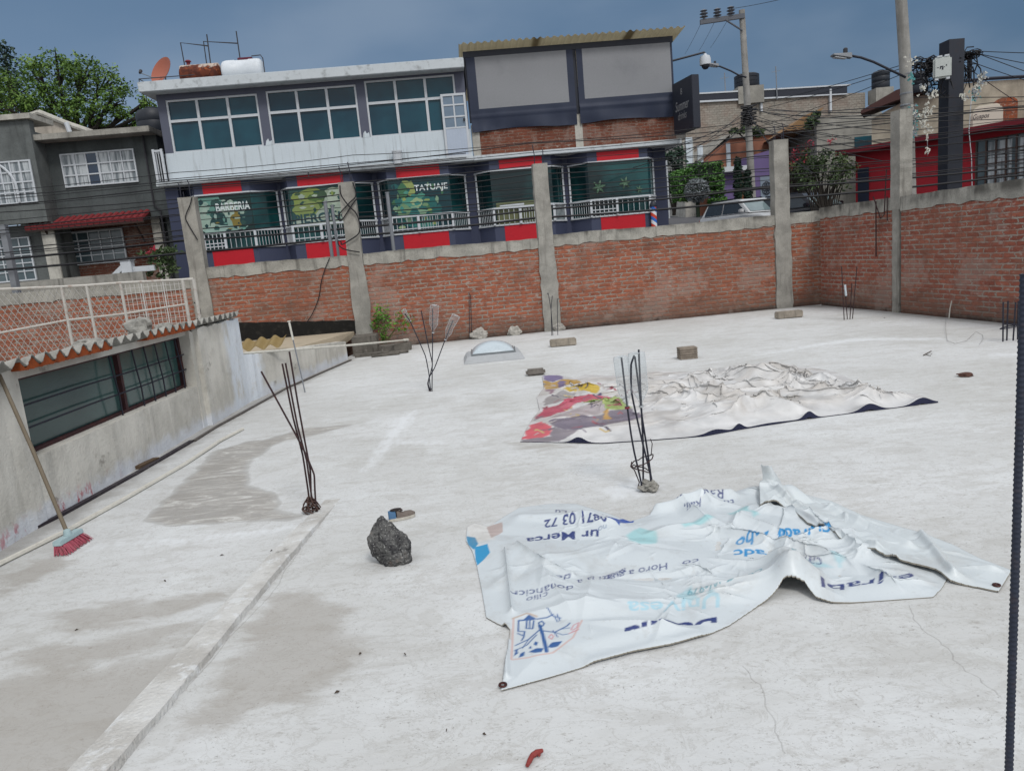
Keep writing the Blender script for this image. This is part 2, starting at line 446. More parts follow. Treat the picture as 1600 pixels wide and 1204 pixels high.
def build_floor():
    ys = [-6 + i*.5 for i in range(15)]; y = 1.1
    while y < 14.2: ys.append(y); y += max(.018, y*.0105)
    nv = len(ys); NU = 250
    U = np.linspace(0, 1, NU); X = np.zeros((nv+1, NU)); Yv = np.zeros((nv+1, NU))
    def xl(y): return -3.48 if y < 8.5 else -3.48+(y-8.5)*.115
    def xr(y): return 6.36+(14.83-y)*.1228+.12
    for j, yy in enumerate(ys):
        X[j] = xl(yy)+(xr(yy)-xl(yy))*U; Yv[j] = yy
    X[nv] = xl(14.4)+(xr(14.9)-xl(14.4))*U; Yv[nv] = 14.6+(X[nv]-1)*math.tan(RAD(4.5))
    x = X.ravel(); yv = Yv.ravel()
    pat = [gxy([(222,815),(243,788),(300,738),(330,706),(385,688),(428,686),(452,682),(400,716),(386,738),(400,757),(425,770),(440,785),(450,800),(478,806),(440,813),(330,822),(262,824)]),
           gxy([(400,690),(470,668),(562,661),(500,679),(440,690)])]
    st = np.minimum(poly_sdf(x, yv, pat[0])[0]+.02, poly_sdf(x, yv, pat[1])[0]+.04)
    dp = np.full(x.shape, 9.)
    for p in ([(-80,1075),(60,1045),(130,1035),(250,1030),(300,1000),(335,962),(330,1000),(200,1130),(90,1240),(-80,1240)],
              [(402,962),(440,930),(500,928),(545,955),(530,985),(570,1005),(545,1045),(480,1095),(400,1105),(330,1130),(262,1170),(350,1060)],
              [(0,900),(90,868),(110,878),(0,930)], [(780,690),(900,696),(840,706)], [(0,1020),(120,1010),(320,965),(250,1015),(60,1050)],  # opening entry is a darker band left of the broom foot
              [(60,960),(300,930),(420,905),(260,965),(120,985)]):
        dp = np.minimum(dp, poly_sdf(x, yv, gxy(p))[0])
    fr = np.full(x.shape, 9.)
    for p in ([(618,655),(652,640),(640,662),(590,724),(566,736),(585,706)], [(136,850),(300,838),(470,820),(492,812),(480,826),(300,846),(140,858)],
              [(622,688),(690,690),(690,694),(622,694)], [(935,765),(1000,745),(1040,770),(960,780)], [(1100,568),(1330,528),(1480,527),(1480,530),(1330,533)],
              [(1545,552),(1600,549),(1600,556),(1545,556)]):
        fr = np.minimum(fr, poly_sdf(x, yv, gxy(p))[0])
    cr = np.full(x.shape, 9.); crm = cr.copy()
    for l in ([(1420,950),(1445,985),(1475,1005),(1492,1030),(1530,1060),(1560,1085)], [(1165,1040),(1190,1080),(1205,1120),(1222,1170)], 
              [(470,860),(420,930),(330,1030),(180,1190)]):  # no crack: shadow line painted along the ridge's right edge
        q = gxy(l); rr_ = random.Random(len(l)); fine = []
        for (ax, ay), (bx, by) in zip(q[:-1], q[1:]):
            fine += [(ax+(bx-ax)*k/4+rr_.uniform(-.012, .012), ay+(by-ay)*k/4+rr_.uniform(-.012, .012)) for k in range(4)]
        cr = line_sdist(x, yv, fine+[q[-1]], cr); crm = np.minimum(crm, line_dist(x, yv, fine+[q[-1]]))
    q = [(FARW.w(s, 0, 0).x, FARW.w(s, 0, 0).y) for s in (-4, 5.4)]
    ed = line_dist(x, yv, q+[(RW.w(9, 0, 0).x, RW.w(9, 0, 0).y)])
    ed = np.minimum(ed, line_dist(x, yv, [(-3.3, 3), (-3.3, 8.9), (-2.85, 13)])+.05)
    z = (fbm(x*1.3, yv*1.3, 3, 3)-.45)*.012
    idx = np.arange((nv+1)*NU).reshape(nv+1, NU)
    f = np.stack([idx[:-1,:-1], idx[:-1,1:], idx[1:,1:], idx[1:,:-1]], -1).reshape(-1, 4)
    me = bpy.data.meshes.new('roof_floor'); me.from_pydata(np.stack([x, yv, z], -1).tolist(), [], f.tolist())
    for nme, a in (('stain', st), ('dark_patch', dp), ('fresh', fr), ('crack_shade', cr), ('crack_shade_near', crm), ('edge', ed)):
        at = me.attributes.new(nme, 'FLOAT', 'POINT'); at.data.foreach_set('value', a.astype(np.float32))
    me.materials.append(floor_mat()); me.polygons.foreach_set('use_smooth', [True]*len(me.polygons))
    o = bpy.data.objects.new('roof_floor', me); C.objects.link(o); struct(o)
build_floor()

# ------------------------------------------------------------------ ground around: street that climbs to the right and away, lower yard on the left
def street_z(x, y):
    return .75+.03*x+np.maximum(0, y-22)*.09*np.clip((x+6)/10, 0, 1)*np.clip(1.6-(y-22)*.009, .2, 1)
def build_ground():
    xs = np.concatenate([np.linspace(-400, -45, 12), np.linspace(-40, 60, 80), np.linspace(70, 400, 12)])
    ys = np.concatenate([[15.6, 16.2], np.linspace(17, 70, 50), np.linspace(80, 900, 20)])
    X, Y = np.meshgrid(xs, ys); Y = Y+np.clip(X, -20, 20)*.079*np.clip((60-Y)/45, 0, 1)
    Z = street_z(np.clip(X, -40, 60), np.minimum(Y, 70))
    n, m = X.shape; idx = np.arange(n*m).reshape(n, m)
    f = np.stack([idx[:-1,:-1], idx[:-1,1:], idx[1:,1:], idx[1:,:-1]], -1).reshape(-1, 4)
    t = NT('asphalt'); c = t.mix(t.noise(1.2, det=6), '4a4a4d', '5d5d60'); c = t.mix(t.rng(t.noise(60, det=3), .55, .65, 0, .5), c, '77777a'); t.bump(t.noise(80), .3, .01)
    me = bpy.data.meshes.new('street'); me.from_pydata(np.stack([X.ravel(), Y.ravel(), Z.ravel()], -1).tolist(), [], f.tolist())
    me.materials.append(t.fin(c, .9, 0, .2)); o = bpy.data.objects.new('street', me); C.objects.link(o); struct(o)
    mb = MB(); mb.quad((-400, -400, -3), (400, -400, -3), (400, 16, -3), (-400, 16, -3))
    t2 = NT('earth'); struct(mb.build('ground', t2.fin(t2.mix(t2.noise(.8, det=6), '6b655c', '8a8378'), .95)))
    mb = MB(); s = FARW.w(0, .36, 0)         # bank that carries the street behind the wall
    mb.box(-60, 0, -3.05, 60, 1.2, -.6); b = mb.build('street_bank', M['concrete'], None, (s.x, s.y, 0), FARW.a); struct(b)
    # pavement along the shop
    mb = MB(); mb.box(-14, -1.6, .2, 9, 3, .98); struct(mb.build('pavement', M['concrete_light'], None, (-3, 21.5, 0), RAD(3)))
build_ground()

# ================================================================== FAR BRICK WALL
def rough_column(x0, x1, y0, y1, z0, z1, seed, wob=.012, flare=None, nz=24):
    """a cast column with wavering edges"""
    r = random.Random(seed); mb = MB(); rows = []
    for k in range(nz+1):
        z = z0+(z1-z0)*k/nz
        w = [r.uniform(-wob, wob) for _ in range(4)]; e = 0
        if flare and z < flare[0]: e = flare[1]*r.uniform(.2, 1.0)
        rows.append([(x0-e+w[0], y0+w[1]*.3, z), (x1+e+w[2], y0+w[1]*.3, z), (x1+e+w[2], y1, z), (x0-e+w[0], y1, z)])
    vs = [p for row in rows for p in row]
    fs = [(3, 2, 1, 0), tuple(4*nz+i for i in range(4))]
    for k in range(nz):
        for i in range(4):
            j = (i+1) % 4; fs.append((4*k+i, 4*k+j, 4*k+4+j, 4*k+4+i))
    mb.add(vs, fs); return mb
def wavy_beam(x0, x1, y0, y1, z0f, z1f, seed, step=.12):
    r = random.Random(seed); mb = MB(); n = max(2, int((x1-x0)/step)); vs = []; fs = []
    for k in range(n+1):
        x = x0+(x1-x0)*k/n; a = z0f(x)+r.uniform(-.022, .022); b = z1f(x)+r.uniform(-.007, .007)
        vs += [(x, y0+r.uniform(-.005, .005), a), (x, y0+r.uniform(-.005, .005), b), (x, y1, b), (x, y1, a)]
    for k in range(n):
        for i in range(4):
            j = (i+1) % 4; fs.append((4*k+i, 4*k+4+i, 4*k+4+j, 4*k+j))
    fs += [(0, 1, 2, 3), tuple(4*n+i for i in (3, 2, 1, 0))]
    mb.add(vs, fs); return mb
wall = thing('brick_wall', 'long weathered red brick wall with concrete cap and tall concrete columns at the back of the roof', 'wall', FARW.o, FARW.a)
cols = [(-6.83, -6.53, 3.12), (-3.90, -3.62, 3.16), (-.24, .05, 3.21), (4.52, 4.82, 3.29)]
segs = [(-12.5, -6.83, 1.68), (-6.53, -3.90, 1.83), (-3.62, -.24, 1.83), (.05, 4.52, 1.86), (4.82, 5.47, 1.88)]
for i, (a, b, t) in enumerate(segs):
    mb = MB(); z0 = -3 if b < -3 else -.05
    mb.box(a, .02, z0, b, .15, t-.20)
    mb.build('brick_panel', M['brick_far'], wall)
    wavy_beam(a+.002, b-.002, .005, .165, lambda x: t-.21, lambda x: t+.01*math.sin(x*2), 10+i).build('concrete_cap', M['cap'], wall)
for i, (a, b, t) in enumerate(cols):
    z0 = -3 if a < -3.7 else -.03
    c = rough_column(a, b, -.02, .2, z0, t, i+3, .008, (1.6, .035)).build('concrete_column', M['concrete_col'], wall)
    mb = MB()
    for k, dx in enumerate((.05, .22)):
        x = a+dx; mb.tube([(x, .04, t-.1), (x+.01, .04, t+.18+.06*k), (x-.01, .05, t+.26+.05*((i+k) % 3))], .009, 5)
        mb.tube([(x+.02, .15, t-.1), (x+.02, .15, t+.12)], .008, 5)
    mb.build('rebar', M['rebar_dark'], c)
# black waterproofing strip at the foot of the wall, left bay
mb = wavy_beam(-6.5, -3.92, -.03, .015, lambda x: .36, lambda x: .78-.075*(x+6.5), 77)
mb.build('tar_strip', paint('tar', '191816', .9, .5, 5, '45423c', .4, .5), wall)

rwall = thing('brick_wall', 'right hand red brick wall with pale mortar joints, running from the back corner towards the camera', 'wall', RW.o, RW.a)
for i, (a, b) in enumerate(((-.02, 2.2), (2.44, 9.5))):
    MB().box(a, .02, -.05, b, .15, 1.72).build('brick_panel', M['brick_right'], rwall)
    wavy_beam(a+.002, b-.002, .005, .165, lambda x: 1.71, lambda x: 1.92+.003*x, 30+i).build('concrete_cap', M['cap'], rwall)
rough_column(2.24, 2.41, 0.0, .2, -.03, 1.72, 9, .008, None).build('concrete_column', M['concrete_col'], rwall)
c = rough_column(2.2, 2.44, -.005, .22, 1.722, 3.3, 8, .006, None).build('concrete_column', M['concrete_col'], rwall)
mb = MB(); mb.box(2.2, -.004, 1.718, 2.44, .16, 1.721); mb.build('cap_joint', M['cap'], rwall)

# ================================================================== LEFT PARAPET WITH ITS WINDOW
M['parapet'] = None
def parapet_mat(px=4.98, red=True):
    t = NT('parapet_plaster'); s = t.sep()
    n1 = t.noise(1.6, det=7, rough=.62); n2 = t.noise(6, det=8, rough=.7)
    c = t.mix(t.rng(n1, .35, .65), 'a8a69f', 'c0beb7')
    c = t.mix(t.rng(n2, .55, .7, 0, .5), c, '8b877f')
    c = t.mix(t.rng(t.noise(1.2, t.mapv((4, 4, .5)), 6, .6), .5, .7, 0, .55), c, 'c9c7c0')
    c = t.mix(t.rng(t.noise(2.2, t.mapv((1, 1, 1.2)), 7, .7), .62, .68, 0, .5), c, '5f5b55')
    # white splashes of roof paint along the foot and round the pilaster's far side
    zz = t.math('ADD', s[2], t.math('MULTIPLY', t.noise(5, det=7, rough=.65), -.30))
    c = t.mix(t.rng(zz, -.12, .02, .85, 0), c, 'c5cad2')
    xx = t.math('ABSOLUTE', t.math('SUBTRACT', t.math('ADD', s[0], t.math('MULTIPLY', t.noise(4, det=6), .4)), px))
    f = t.math('MULTIPLY', t.rng(xx, .25, .5, 1, 0), t.rng(t.noise(3, t.mapv((1, 1, .6)), 7, .7), .32, .5))
    c = t.mix(t.math('MULTIPLY', f, .9), c, 'c9d0d8')
    # drips of red paint near the broom
    if red:
     rx = t.math('ABSOLUTE', t.math('SUBTRACT', s[0], .75))
     rr = t.math('MULTIPLY', t.rng(rx, .35, 1.1, 1, 0), t.rng(s[2], .03, .17, 1, 0))
     c = t.mix(t.math('MULTIPLY', rr, t.rng(t.noise(11, t.mapv((1, 1, .6)), 7, .7), .52, .62, 0, .8)), c, 'a23a44')
    t.bump(t.math('ADD', n2, t.math('MULTIPLY', t.noise(40, det=5), .4)), .5, .02)
    return t.fin(c, .92, 0, .15)
M['parapet'] = parapet_mat()
par = thing('parapet_wall', 'low grey plastered parapet wall with a long barred window on the left edge of the roof', 'wall', PAR.o, PAR.a)
wx0, wx1, wz0, wz1 = .62, 3.52, .47, 1.02
def bump_wall(x0, x1, y0, y1, z0, z1, seed, zf=None):
    n = max(2, int((x1-x0)/.1)); r = random.Random(seed); vs = []; fs = []
    for k in range(n+1):
        x = x0+(x1-x0)*k/n; zt = zf(x) if zf else z1
        e = r.uniform(-.006, .006)
        vs += [(x, y0+e, z0), (x, y0+e+r.uniform(-.004, .004), zt+(r.uniform(-.008, .008) if zf else 0)), (x, y1, zt), (x, y1, z0)]
    for k in range(n):
        for i in range(4):
            j = (i+1) % 4; fs.append((4*k+i, 4*k+4+i, 4*k+4+j, 4*k+j))
    fs += [(0, 1, 2, 3), tuple(4*n+i for i in (3, 2, 1, 0))]
    return MB().add(vs, fs)
w = MB()
for b in (bump_wall(-7, wx0, 0, .22, -.06, 1.1, 1), bump_wall(wx0, wx1, 0, .22, -.06, wz0, 2), bump_wall(wx1, 5.0, -.0, .22, -.06, 1.08, 3, lambda x: 1.06+.012*math.sin(x*22))):
    w.add(b.v, b.f)
pr_ = bump_wall(3.64, 4.99, -.05, .012, -.05, 1.08, 8, lambda x: 1.075+.012*math.sin(x*17)); w.add(pr_.v, pr_.f)
w.box(wx0, .03, wz1, wx1, .22, 1.08)
w.build('wall_body', M['parapet'], par)
LOWP = Plane(-3.36, 9.33, 82)
lowt = bump_wall(.0, 3.66, .0, .18, -.06, .55, 5, lambda x: .60-.075*x).build('parapet_wall', parapet_mat(.25, False), None, LOWP.o, LOWP.a)
tag(lowt, 'low sloping stretch of white-splashed parapet beyond the barred window, running to the back corner', 'wall')
# window
win = MB().box(wx0, .15, wz0, wx1, .154, wz1).build('window', glass('parapet_glass', '243c3c', .16, '3a5654'), par)
fr = MB()
fr.box(wx0, .11, wz0+.001, wx1, .149, wz0+.028); fr.box(wx0, .11, wz1-.025, wx1, .149, wz1-.001)
for x in (wx0+.0, 2.18, wx1-.045): fr.box(x+.001, .108, wz0+.029, x+.044, .149, wz1-.026)
fr.build('window_frame', paint('maroon_metal', '3c2226', .6, .3, 8, '6a3a2c', .5), win)
ba = MB()
for z in (.66, .82): ba.tube([(wx0, .085, z), (1.6, .078, z+.006), (2.6, .086, z-.004), (wx1-.005, .085, z)], .0075, 5)
for k in range(6):
    x = 2.02 if k == 0 else 2.2+k*.235
    ba.tube([(x+.03, .08, wz0-.005), (x+.01, .07, .66), (x-.01, .075, .82), (x-.01, .09, wz1+.005)], .0075, 5)
ba.build('window_bars', M['rebar_dark'], win)
# corrugated sheets: grey asbestos over an old orange one
def corrugated(x0, x1, y0, y1, zf, pitch, amp, th, nx=10, ny=6, rag=0.0, seed=1):
    r = random.Random(seed); n = int((x1-x0)/pitch*nx); vs = []; fs = []
    for j in range(ny+1):
        for k in range(n+1):
            x = x0+(x1-x0)*k/n
            y = y0+(y1-y0)*j/ny+(r.uniform(-rag, rag) if j == 0 else 0)
            vs.append((x, y, zf(x, y)+amp*math.sin(2*math.pi*x/pitch)))
    m = n+1; N = len(vs); vs += [(a, b, c-th) for a, b, c in vs]
    for j in range(ny):
        for k in range(n):
            q = (j*m+k, j*m+k+1, (j+1)*m+k+1, (j+1)*m+k)
            fs.append(q); fs.append(tuple(i+N for i in reversed(q)))
    for k in range(n): fs.append((k, k+N, k+1+N, k+1)); a = ny*m+k; fs.append((a, a+1, a+1+N, a+N))
    for j in range(ny): a = j*m; fs.append((a, a+m, a+m+N, a+N)); a = j*m+n; fs.append((a, a+N, a+m+N, a+m))
    return MB().add(vs, fs)
M['asbestos'] = concrete('asbestos', '8f8e89', '55534e', 'b5b3ad', 2, .5, .3)
M['rust_sheet'] = paint('rust_sheet', '9a4a20', .85, .45, 9, '4f2a1a', .6, .4)
corrugated(-1.2, 4.94, -.085, 2.2, lambda x, y: 1.125-.24*y, .163, .031, .007, 10, 6, .006, 4).build('corrugated_sheet', M['asbestos'], par, smooth=True, edge=50)
for ra, rb in ((wx0-.06, 1.78), (2.42, wx1+.02)):    # rusty filler showing in the arches under the sheet
    n = int((rb-ra)/.0163); vs = []; fs = []; r = random.Random(int(ra*10))
    for k in range(n+1):
        x = ra+(rb-ra)*k/n; zt = 1.1385+.031*math.sin(2*math.pi*x/.163)-.010-r.uniform(0, .004); zb = 1.080+r.uniform(-.004, .004)
        vs += [(x, -.072, zb), (x, -.074-r.uniform(0, .004), zt), (x, .03, zt), (x, .03, zb)]
    for k in range(n):
        for i in range(4): j = (i+1) % 4; fs.append((4*k+i, 4*k+4+i, 4*k+4+j, 4*k+j))
    fs += [(0, 1, 2, 3), tuple(4*n+i for i in (3, 2, 1, 0))]
    MB().add(vs, fs).build('rusty_filler', M['rust_sheet'], par)
# ================================================================== THINGS ON THE ROOF
def px_tube(mb, pts, Y, r, n=6, base=None, dy=0.0):
    P = [D(x, y, Y+dy*i) for i, (x, y) in enumerate(pts)]
    if base is not None: P[-1].z = base
    return mb.tube(P, r, n)
# concrete ridge
def build_curb():
    c0, c1 = G(147, 1206), G(520, 780); d = (c1-c0).normalized(); c0 = c0-d*4.5
    L = (c1-c0).length; nrm = Vector((d.y, -d.x, 0)); r = random.Random(4)
    n = 150; vs = []; fs = []
    for k in range(n+1):
        s = L*k/n; w = .074+.005*math.sin(s*1.7)+r.uniform(-.002, .002); h = .031+.003*math.sin(s*3.3)+r.uniform(-.001, .001)
        if L-s < .7: h *= max(.1, (L-s)/.7); w *= .8+.2*(L-s)/.7
        c = c0+d*s
        prof = [(-w-.006+r.uniform(-.003, .003), -.01), (-w+.004, h*.75), (-w*.5, h*.95+r.uniform(-.002, .002)), (w*.5, h+r.uniform(-.002, .002)), (w-.004+r.uniform(-.003, .003), h*.97), (w+.003+r.uniform(-.004, .004), -.01)]
        vs += [c+nrm*a+Vector((0, 0, b)) for a, b in prof]
    m = 6
    for k in range(n):
        for i in range(m-1): fs.append((k*m+i, (k+1)*m+i, (k+1)*m+i+1, k*m+i+1))
    mb = MB().add([(v-c0) for v in vs], fs)
    t = NT('curb_cement'); n1 = t.noise(2.4, det=7, rough=.65); n2 = t.noise(10, det=7, rough=.7)
    c = t.mix(t.rng(n1, .4, .6), 'a9a7a3', 'bfbfbd'); c = t.mix(t.rng(n2, .52, .64, 0, .6), c, 'cfd2d4'); c = t.mix(t.rng(n2, .3, .4, .5, 0), c, '65615b')
    t.bump(t.math('ADD', n2, t.noise(60, det=4)), .6, .015)
    o = mb.build('concrete_curb', t.fin(c, .9, 0, .15), None, c0, smooth=True, edge=28)
    tag(o, 'long low ridge of rough cement running diagonally across the roof up to the leaning rebar', 'curb')
build_curb()
# strips along the parapet foot
def strip(name, label, cat, pts, w, h, mat, tube=False):
    P = [G(*p) for p in pts]; o0 = P[0].copy(); mb = MB()
    if tube: mb.tube([p-o0+Vector((0, 0, h)) for p in P], w, 6)
    else:
        for a, b in zip(P[:-1], P[1:]):
            d = (b-a).normalized(); nn = Vector((-d.y, d.x, 0))*w; z0 = Vector((0, 0, -.005)); z1 = Vector((0, 0, h)); q = [a-o0-nn, b-o0-nn, b-o0+nn, a-o0+nn]
            mb.hexa([p+z0 for p in q]+[p+z1 for p in q])
    return tag(mb.build(name, mat, None, o0), label, cat)
strip('metal_strip', 'dark rusty metal strip lying along the foot of the barred parapet', 'metal strip', [(-60, 888), (20, 843), (95, 806), (215, 740), (300, 690)], .022, .02, paint('old_strip', '322c34', .6, .5, 12, '6a645e', .6))
strip('metal_strip', 'thin brown-grey strip lying along the foot of the white-splashed low parapet', 'metal strip', [(303, 690), (340, 667), (400, 634), (450, 606), (548, 563)], .018, .018, paint('old_strip2', '57524f', .6, .5, 12, '8a847e', .6))
strip('conduit_pipe', 'pale conduit pipe lying on the roof parallel to the parapet foot', 'pipe', [(-60, 912), (0, 884), (105, 832), (190, 785), (290, 727), (345, 690), (380, 672)], .016, .015, M['pvc'], True)
strip('wood_scrap', 'short brown scrap of wood at the parapet foot beneath the window', 'scrap', [(215, 733), (245, 719)], .03, .03, paint('old_wood', '5a4a3a', .85, .4, 14))
# ---- broom
hp = G(110, 856); tb = D(107, 838, hp.y)
s_, z_ = PAR.uv(0, 600); tp = PAR.w(s_, -.02, z_); tp2 = tp+(tp-tb).normalized()*.12
br = thing('broom', 'push broom with pink bristles leaning against the left parapet', 'broom', (hp.x, hp.y, 0))
O = Vector((hp.x, hp.y, 0))
MB().tube([tb-O+Vector((0, 0, .01)), (tb+tp2)/2-O+Vector((.01, 0, -.01)), tp2-O], .0125, 10).build('handle', paint('broom_wood', '6e6455', .7, .2, 5), br, smooth=True, edge=50)
a, b = G(91, 862), G(133, 836); dd = (b-a); hd = dd.normalized(); hn = Vector((-hd.y, hd.x, 0)); L = .115
mb = MB()
for k in range(9):
    pass
q = [hd*-L-hn*.028, hd*L-hn*.028, hd*L+hn*.028, hd*-L+hn*.028]
mb.hexa([p+Vector((0, 0, .058)) for p in q]+[p*.96+Vector((0, 0, .088)) for p in q]); mb.lathe([(.024, .085), (.02, .12), (.015, .125)], (0, 0, 0), 12)
mb.build('broom_head', paint('broom_block', '9fb4b8', .6, .15, 8), br, bevel=.006)
mb = MB(); r = random.Random(3)
for k in range(620):
    u = r.uniform(-1, 1); v = r.uniform(-1, 1); p0 = hd*(u*L*.96)+hn*(v*.024)+Vector((0, 0, .06))
    p1 = hd*(u*L*1.16+r.uniform(-.012, .012))+hn*(v*.045-.028+r.uniform(-.01, .01))+Vector((0, 0, r.uniform(.0, .012)))
    mb.tube([p0, (p0+p1)/2+Vector((0, 0, .004)), p1], .0018, 3, False)
mb.build('bristles', paint('pink_bristle', 'a85262', .8, .35, 14, '8a7070', .5), br)
# ---- rebar bundles
def tie_ring(mb, c, rx, ry, r, tilt=0, n=14, seed=0):
    rr = random.Random(seed)
    mb.tube([c+Vector((rx*math.cos(2*math.pi*k/n)*(1+rr.uniform(-.15, .15)), ry*math.sin(2*math.pi*k/n)*(1+rr.uniform(-.15, .15)), tilt*math.cos(2*math.pi*k/n)+rr.uniform(-.008, .008))) for k in range(n)], r, 5, closed=True)
def rebars(name, label, bars, Y, r, base_px, mat, smooth=3):
    bp = G(*base_px); t = thing('rebar_bundle', label, 'rebar', bp)
    out = []
    for i, b in enumerate(bars):
        P = [D(x, y, Y+.02*((i % 2)*2-1)) for x, y in b]
        n = (P[-1].z > -.02)
        P.append(Vector((P[-1].x, P[-1].y, -.02)))
        Q = [P[0]]
        for k in range(1, len(P)-1):       # soften bends
            Q += [P[k]*.8+P[k-1]*.2, P[k]*.94+(P[k-1]+P[k+1])*.03, P[k]*.8+P[k+1]*.2]
        Q.append(P[-1])
        out.append(Q); MB().tube([p-bp for p in Q], r, 7).build('bar', mat, t, smooth=True, edge=60)
    return t, bp, out
def GY(px, py): return G(px, py).y
Y1 = GY(487, 800)
b1, o1, _ = rebars('rebar_bundle', 'four tall bare rebars bent apart and knotted at the end of the cement ridge', [
    [(408, 580), (465, 684), (479, 712), (491, 741), (492, 766), (494, 798)], [(441, 568), (458, 653), (473, 710), (483, 777), (478, 800)],
    [(446, 567), (465, 667), (479, 718), (487, 777), (489, 803)], [(452, 549), (465, 628), (477, 693), (485, 735), (486, 775), (499, 795)]], Y1, .0062, (487, 801), M['rebar'])
mb = MB()
for k in range(5): tie_ring(mb, Vector((.002*k, 0, .018+.016*k)), .055-.007*k, .045-.005*k, .0045, .016*((k % 3)-1), 12, k)
for k in range(7):
    a = k*.9; mb.tube([Vector((.012*math.cos(a), .012*math.sin(a), .11)), Vector((.045*math.cos(a), .04*math.sin(a), .07)), Vector((.062*math.cos(a+.3), .05*math.sin(a+.3), .03)), Vector((.035*math.cos(a+.7), .04*math.sin(a+.7), .0))], .0045, 5)
mb.build('tie_wire', paint('rust_wire', '4b3833', .8, .4, 30, '8a7f78', .6), b1)
Y2 = GY(673, 611)
b2, o2, bars2 = rebars('rebar_bundle', 'thin rebars fanning out left of the skylight with plastic bottles on their tips', [
    [(633, 490), (642, 504), (665, 556), (670, 582), (673, 611)], [(658, 485), (668, 534), (676, 569), (672, 586), (668, 599), (671, 611)],
    [(676, 482), (676, 519), (675.5, 565), (675, 610)], [(708, 500), (695, 532), (679, 575), (670, 590), (669, 600), (672, 610)]], Y2, .0062, (673, 611), M['rebar_dark'])
MB().tube([(-.02, -.02, .005), (.0, -.03, .02), (.02, 0, .03), (0, .03, .02), (-.025, .01, .01)], .004, 5).build('tie_wire', M['rebar'], b2)
Y3 = GY(1012, 765)
b3, o3, bars3 = rebars('rebar_bundle', 'rebars with wire loops rising from a concrete lump between the two banners', [
    [(971, 558), (980, 634), (986, 678), (991, 706), (1001, 749), (1004, 765)], [(998, 546), (1002, 634), (1005, 694), (1005, 752), (1006, 766)],
    [(991, 555), (986, 569), (986, 608), (990, 629), (1002, 683), (1016, 739), (1018, 766)], [(992, 557), (1000, 618), (1003, 650), (1012, 706), (1017, 743), (1022, 766)]], Y3, .0062, (1012, 766), M['rebar_dark'])
mb = MB(); tie_ring(mb, Vector((-.02, 0, .2)), .075, .06, .004, .03, 14, 1); tie_ring(mb, Vector((-.035, 0, .15)), .05, .045, .004, -.02, 10, 2)
mb.tube([(-.09, 0, .2), (-.1, -.01, .17), (-.075, .01, .14), (-.05, 0, .06), (-.06, .01, .02)], .004, 5); mb.tube([(.04, .03, .22), (.05, .02, .3), (.04, .02, .33)], .003, 5)
mb.build('tie_wire', M['rebar'], b3)
def lump(w, d, h, seed, sub=3, rough=.3):
    bm = bmesh.new(); bmesh.ops.create_icosphere(bm, subdivisions=sub, radius=1)
    from mathutils import noise as mn
    for v in bm.verts:
        p = v.co.copy(); k = 1+rough*(mn.noise(p*1.7+Vector((seed, 0, 0)))*.9+mn.noise(p*4+Vector((0, seed, 0)))*.45+mn.noise(p*9+Vector((0, 0, seed)))*.22)
        v.co = Vector((p.x*k*w, p.y*k*d, p.z*k*h))
    mb = MB(); bm.verts.ensure_lookup_table()
    mb.v = [tuple(v.co) for v in bm.verts]; mb.f = [[v.index for v in f.verts] for f in bm.faces]; mb.m = [0]*len(mb.f); bm.free()
    zm = min(v[2] for v in mb.v)
    mb.v = [(a, b, max(c, zm*.7)-zm*.7) for a, b, c in mb.v]
    return mb
lump(.055, .05, .035, 5, 4, .6).build('concrete_stub', M['concrete'], b3, (.01, 0, -.005))
# bottles: lathe along the bar, mouth down on it
def bottle_mat():
    t = NT('clear_plastic'); t.t.nodes.remove(t.b)
    tr = t.n('ShaderNodeBsdfTransparent'); tr.inputs[0].default_value = (.93, .95, .96, 1)
    g = t.n('ShaderNodeBsdfPrincipled'); g.inputs['Base Color'].default_value = (.62, .65, .67, 1); g.inputs['Roughness'].default_value = .16
    lw = t.n('ShaderNodeLayerWeight'); lw.inputs[0].default_value = .45
    bn = t.n('ShaderNodeBump'); bn.inputs['Strength'].default_value = .6; bn.inputs['Distance'].default_value = .01
    t.t.links.new(t.noise(28, det=2), bn.inputs['Height']); t.t.links.new(bn.outputs[0], g.inputs['Normal']); t.t.links.new(bn.outputs[0], lw.inputs['Normal'])
    f = t.rng(lw.outputs['Facing'], .35, .95, .10, .8); mx = t.n('ShaderNodeMixShader')
    t.t.links.new(f, mx.inputs[0]); t.t.links.new(tr.outputs[0], mx.inputs[1]); t.t.links.new(g.outputs[0], mx.inputs[2]); t.t.links.new(mx.outputs[0], t.out.inputs[0])
    return t.m
M['bottle'] = bottle_mat()
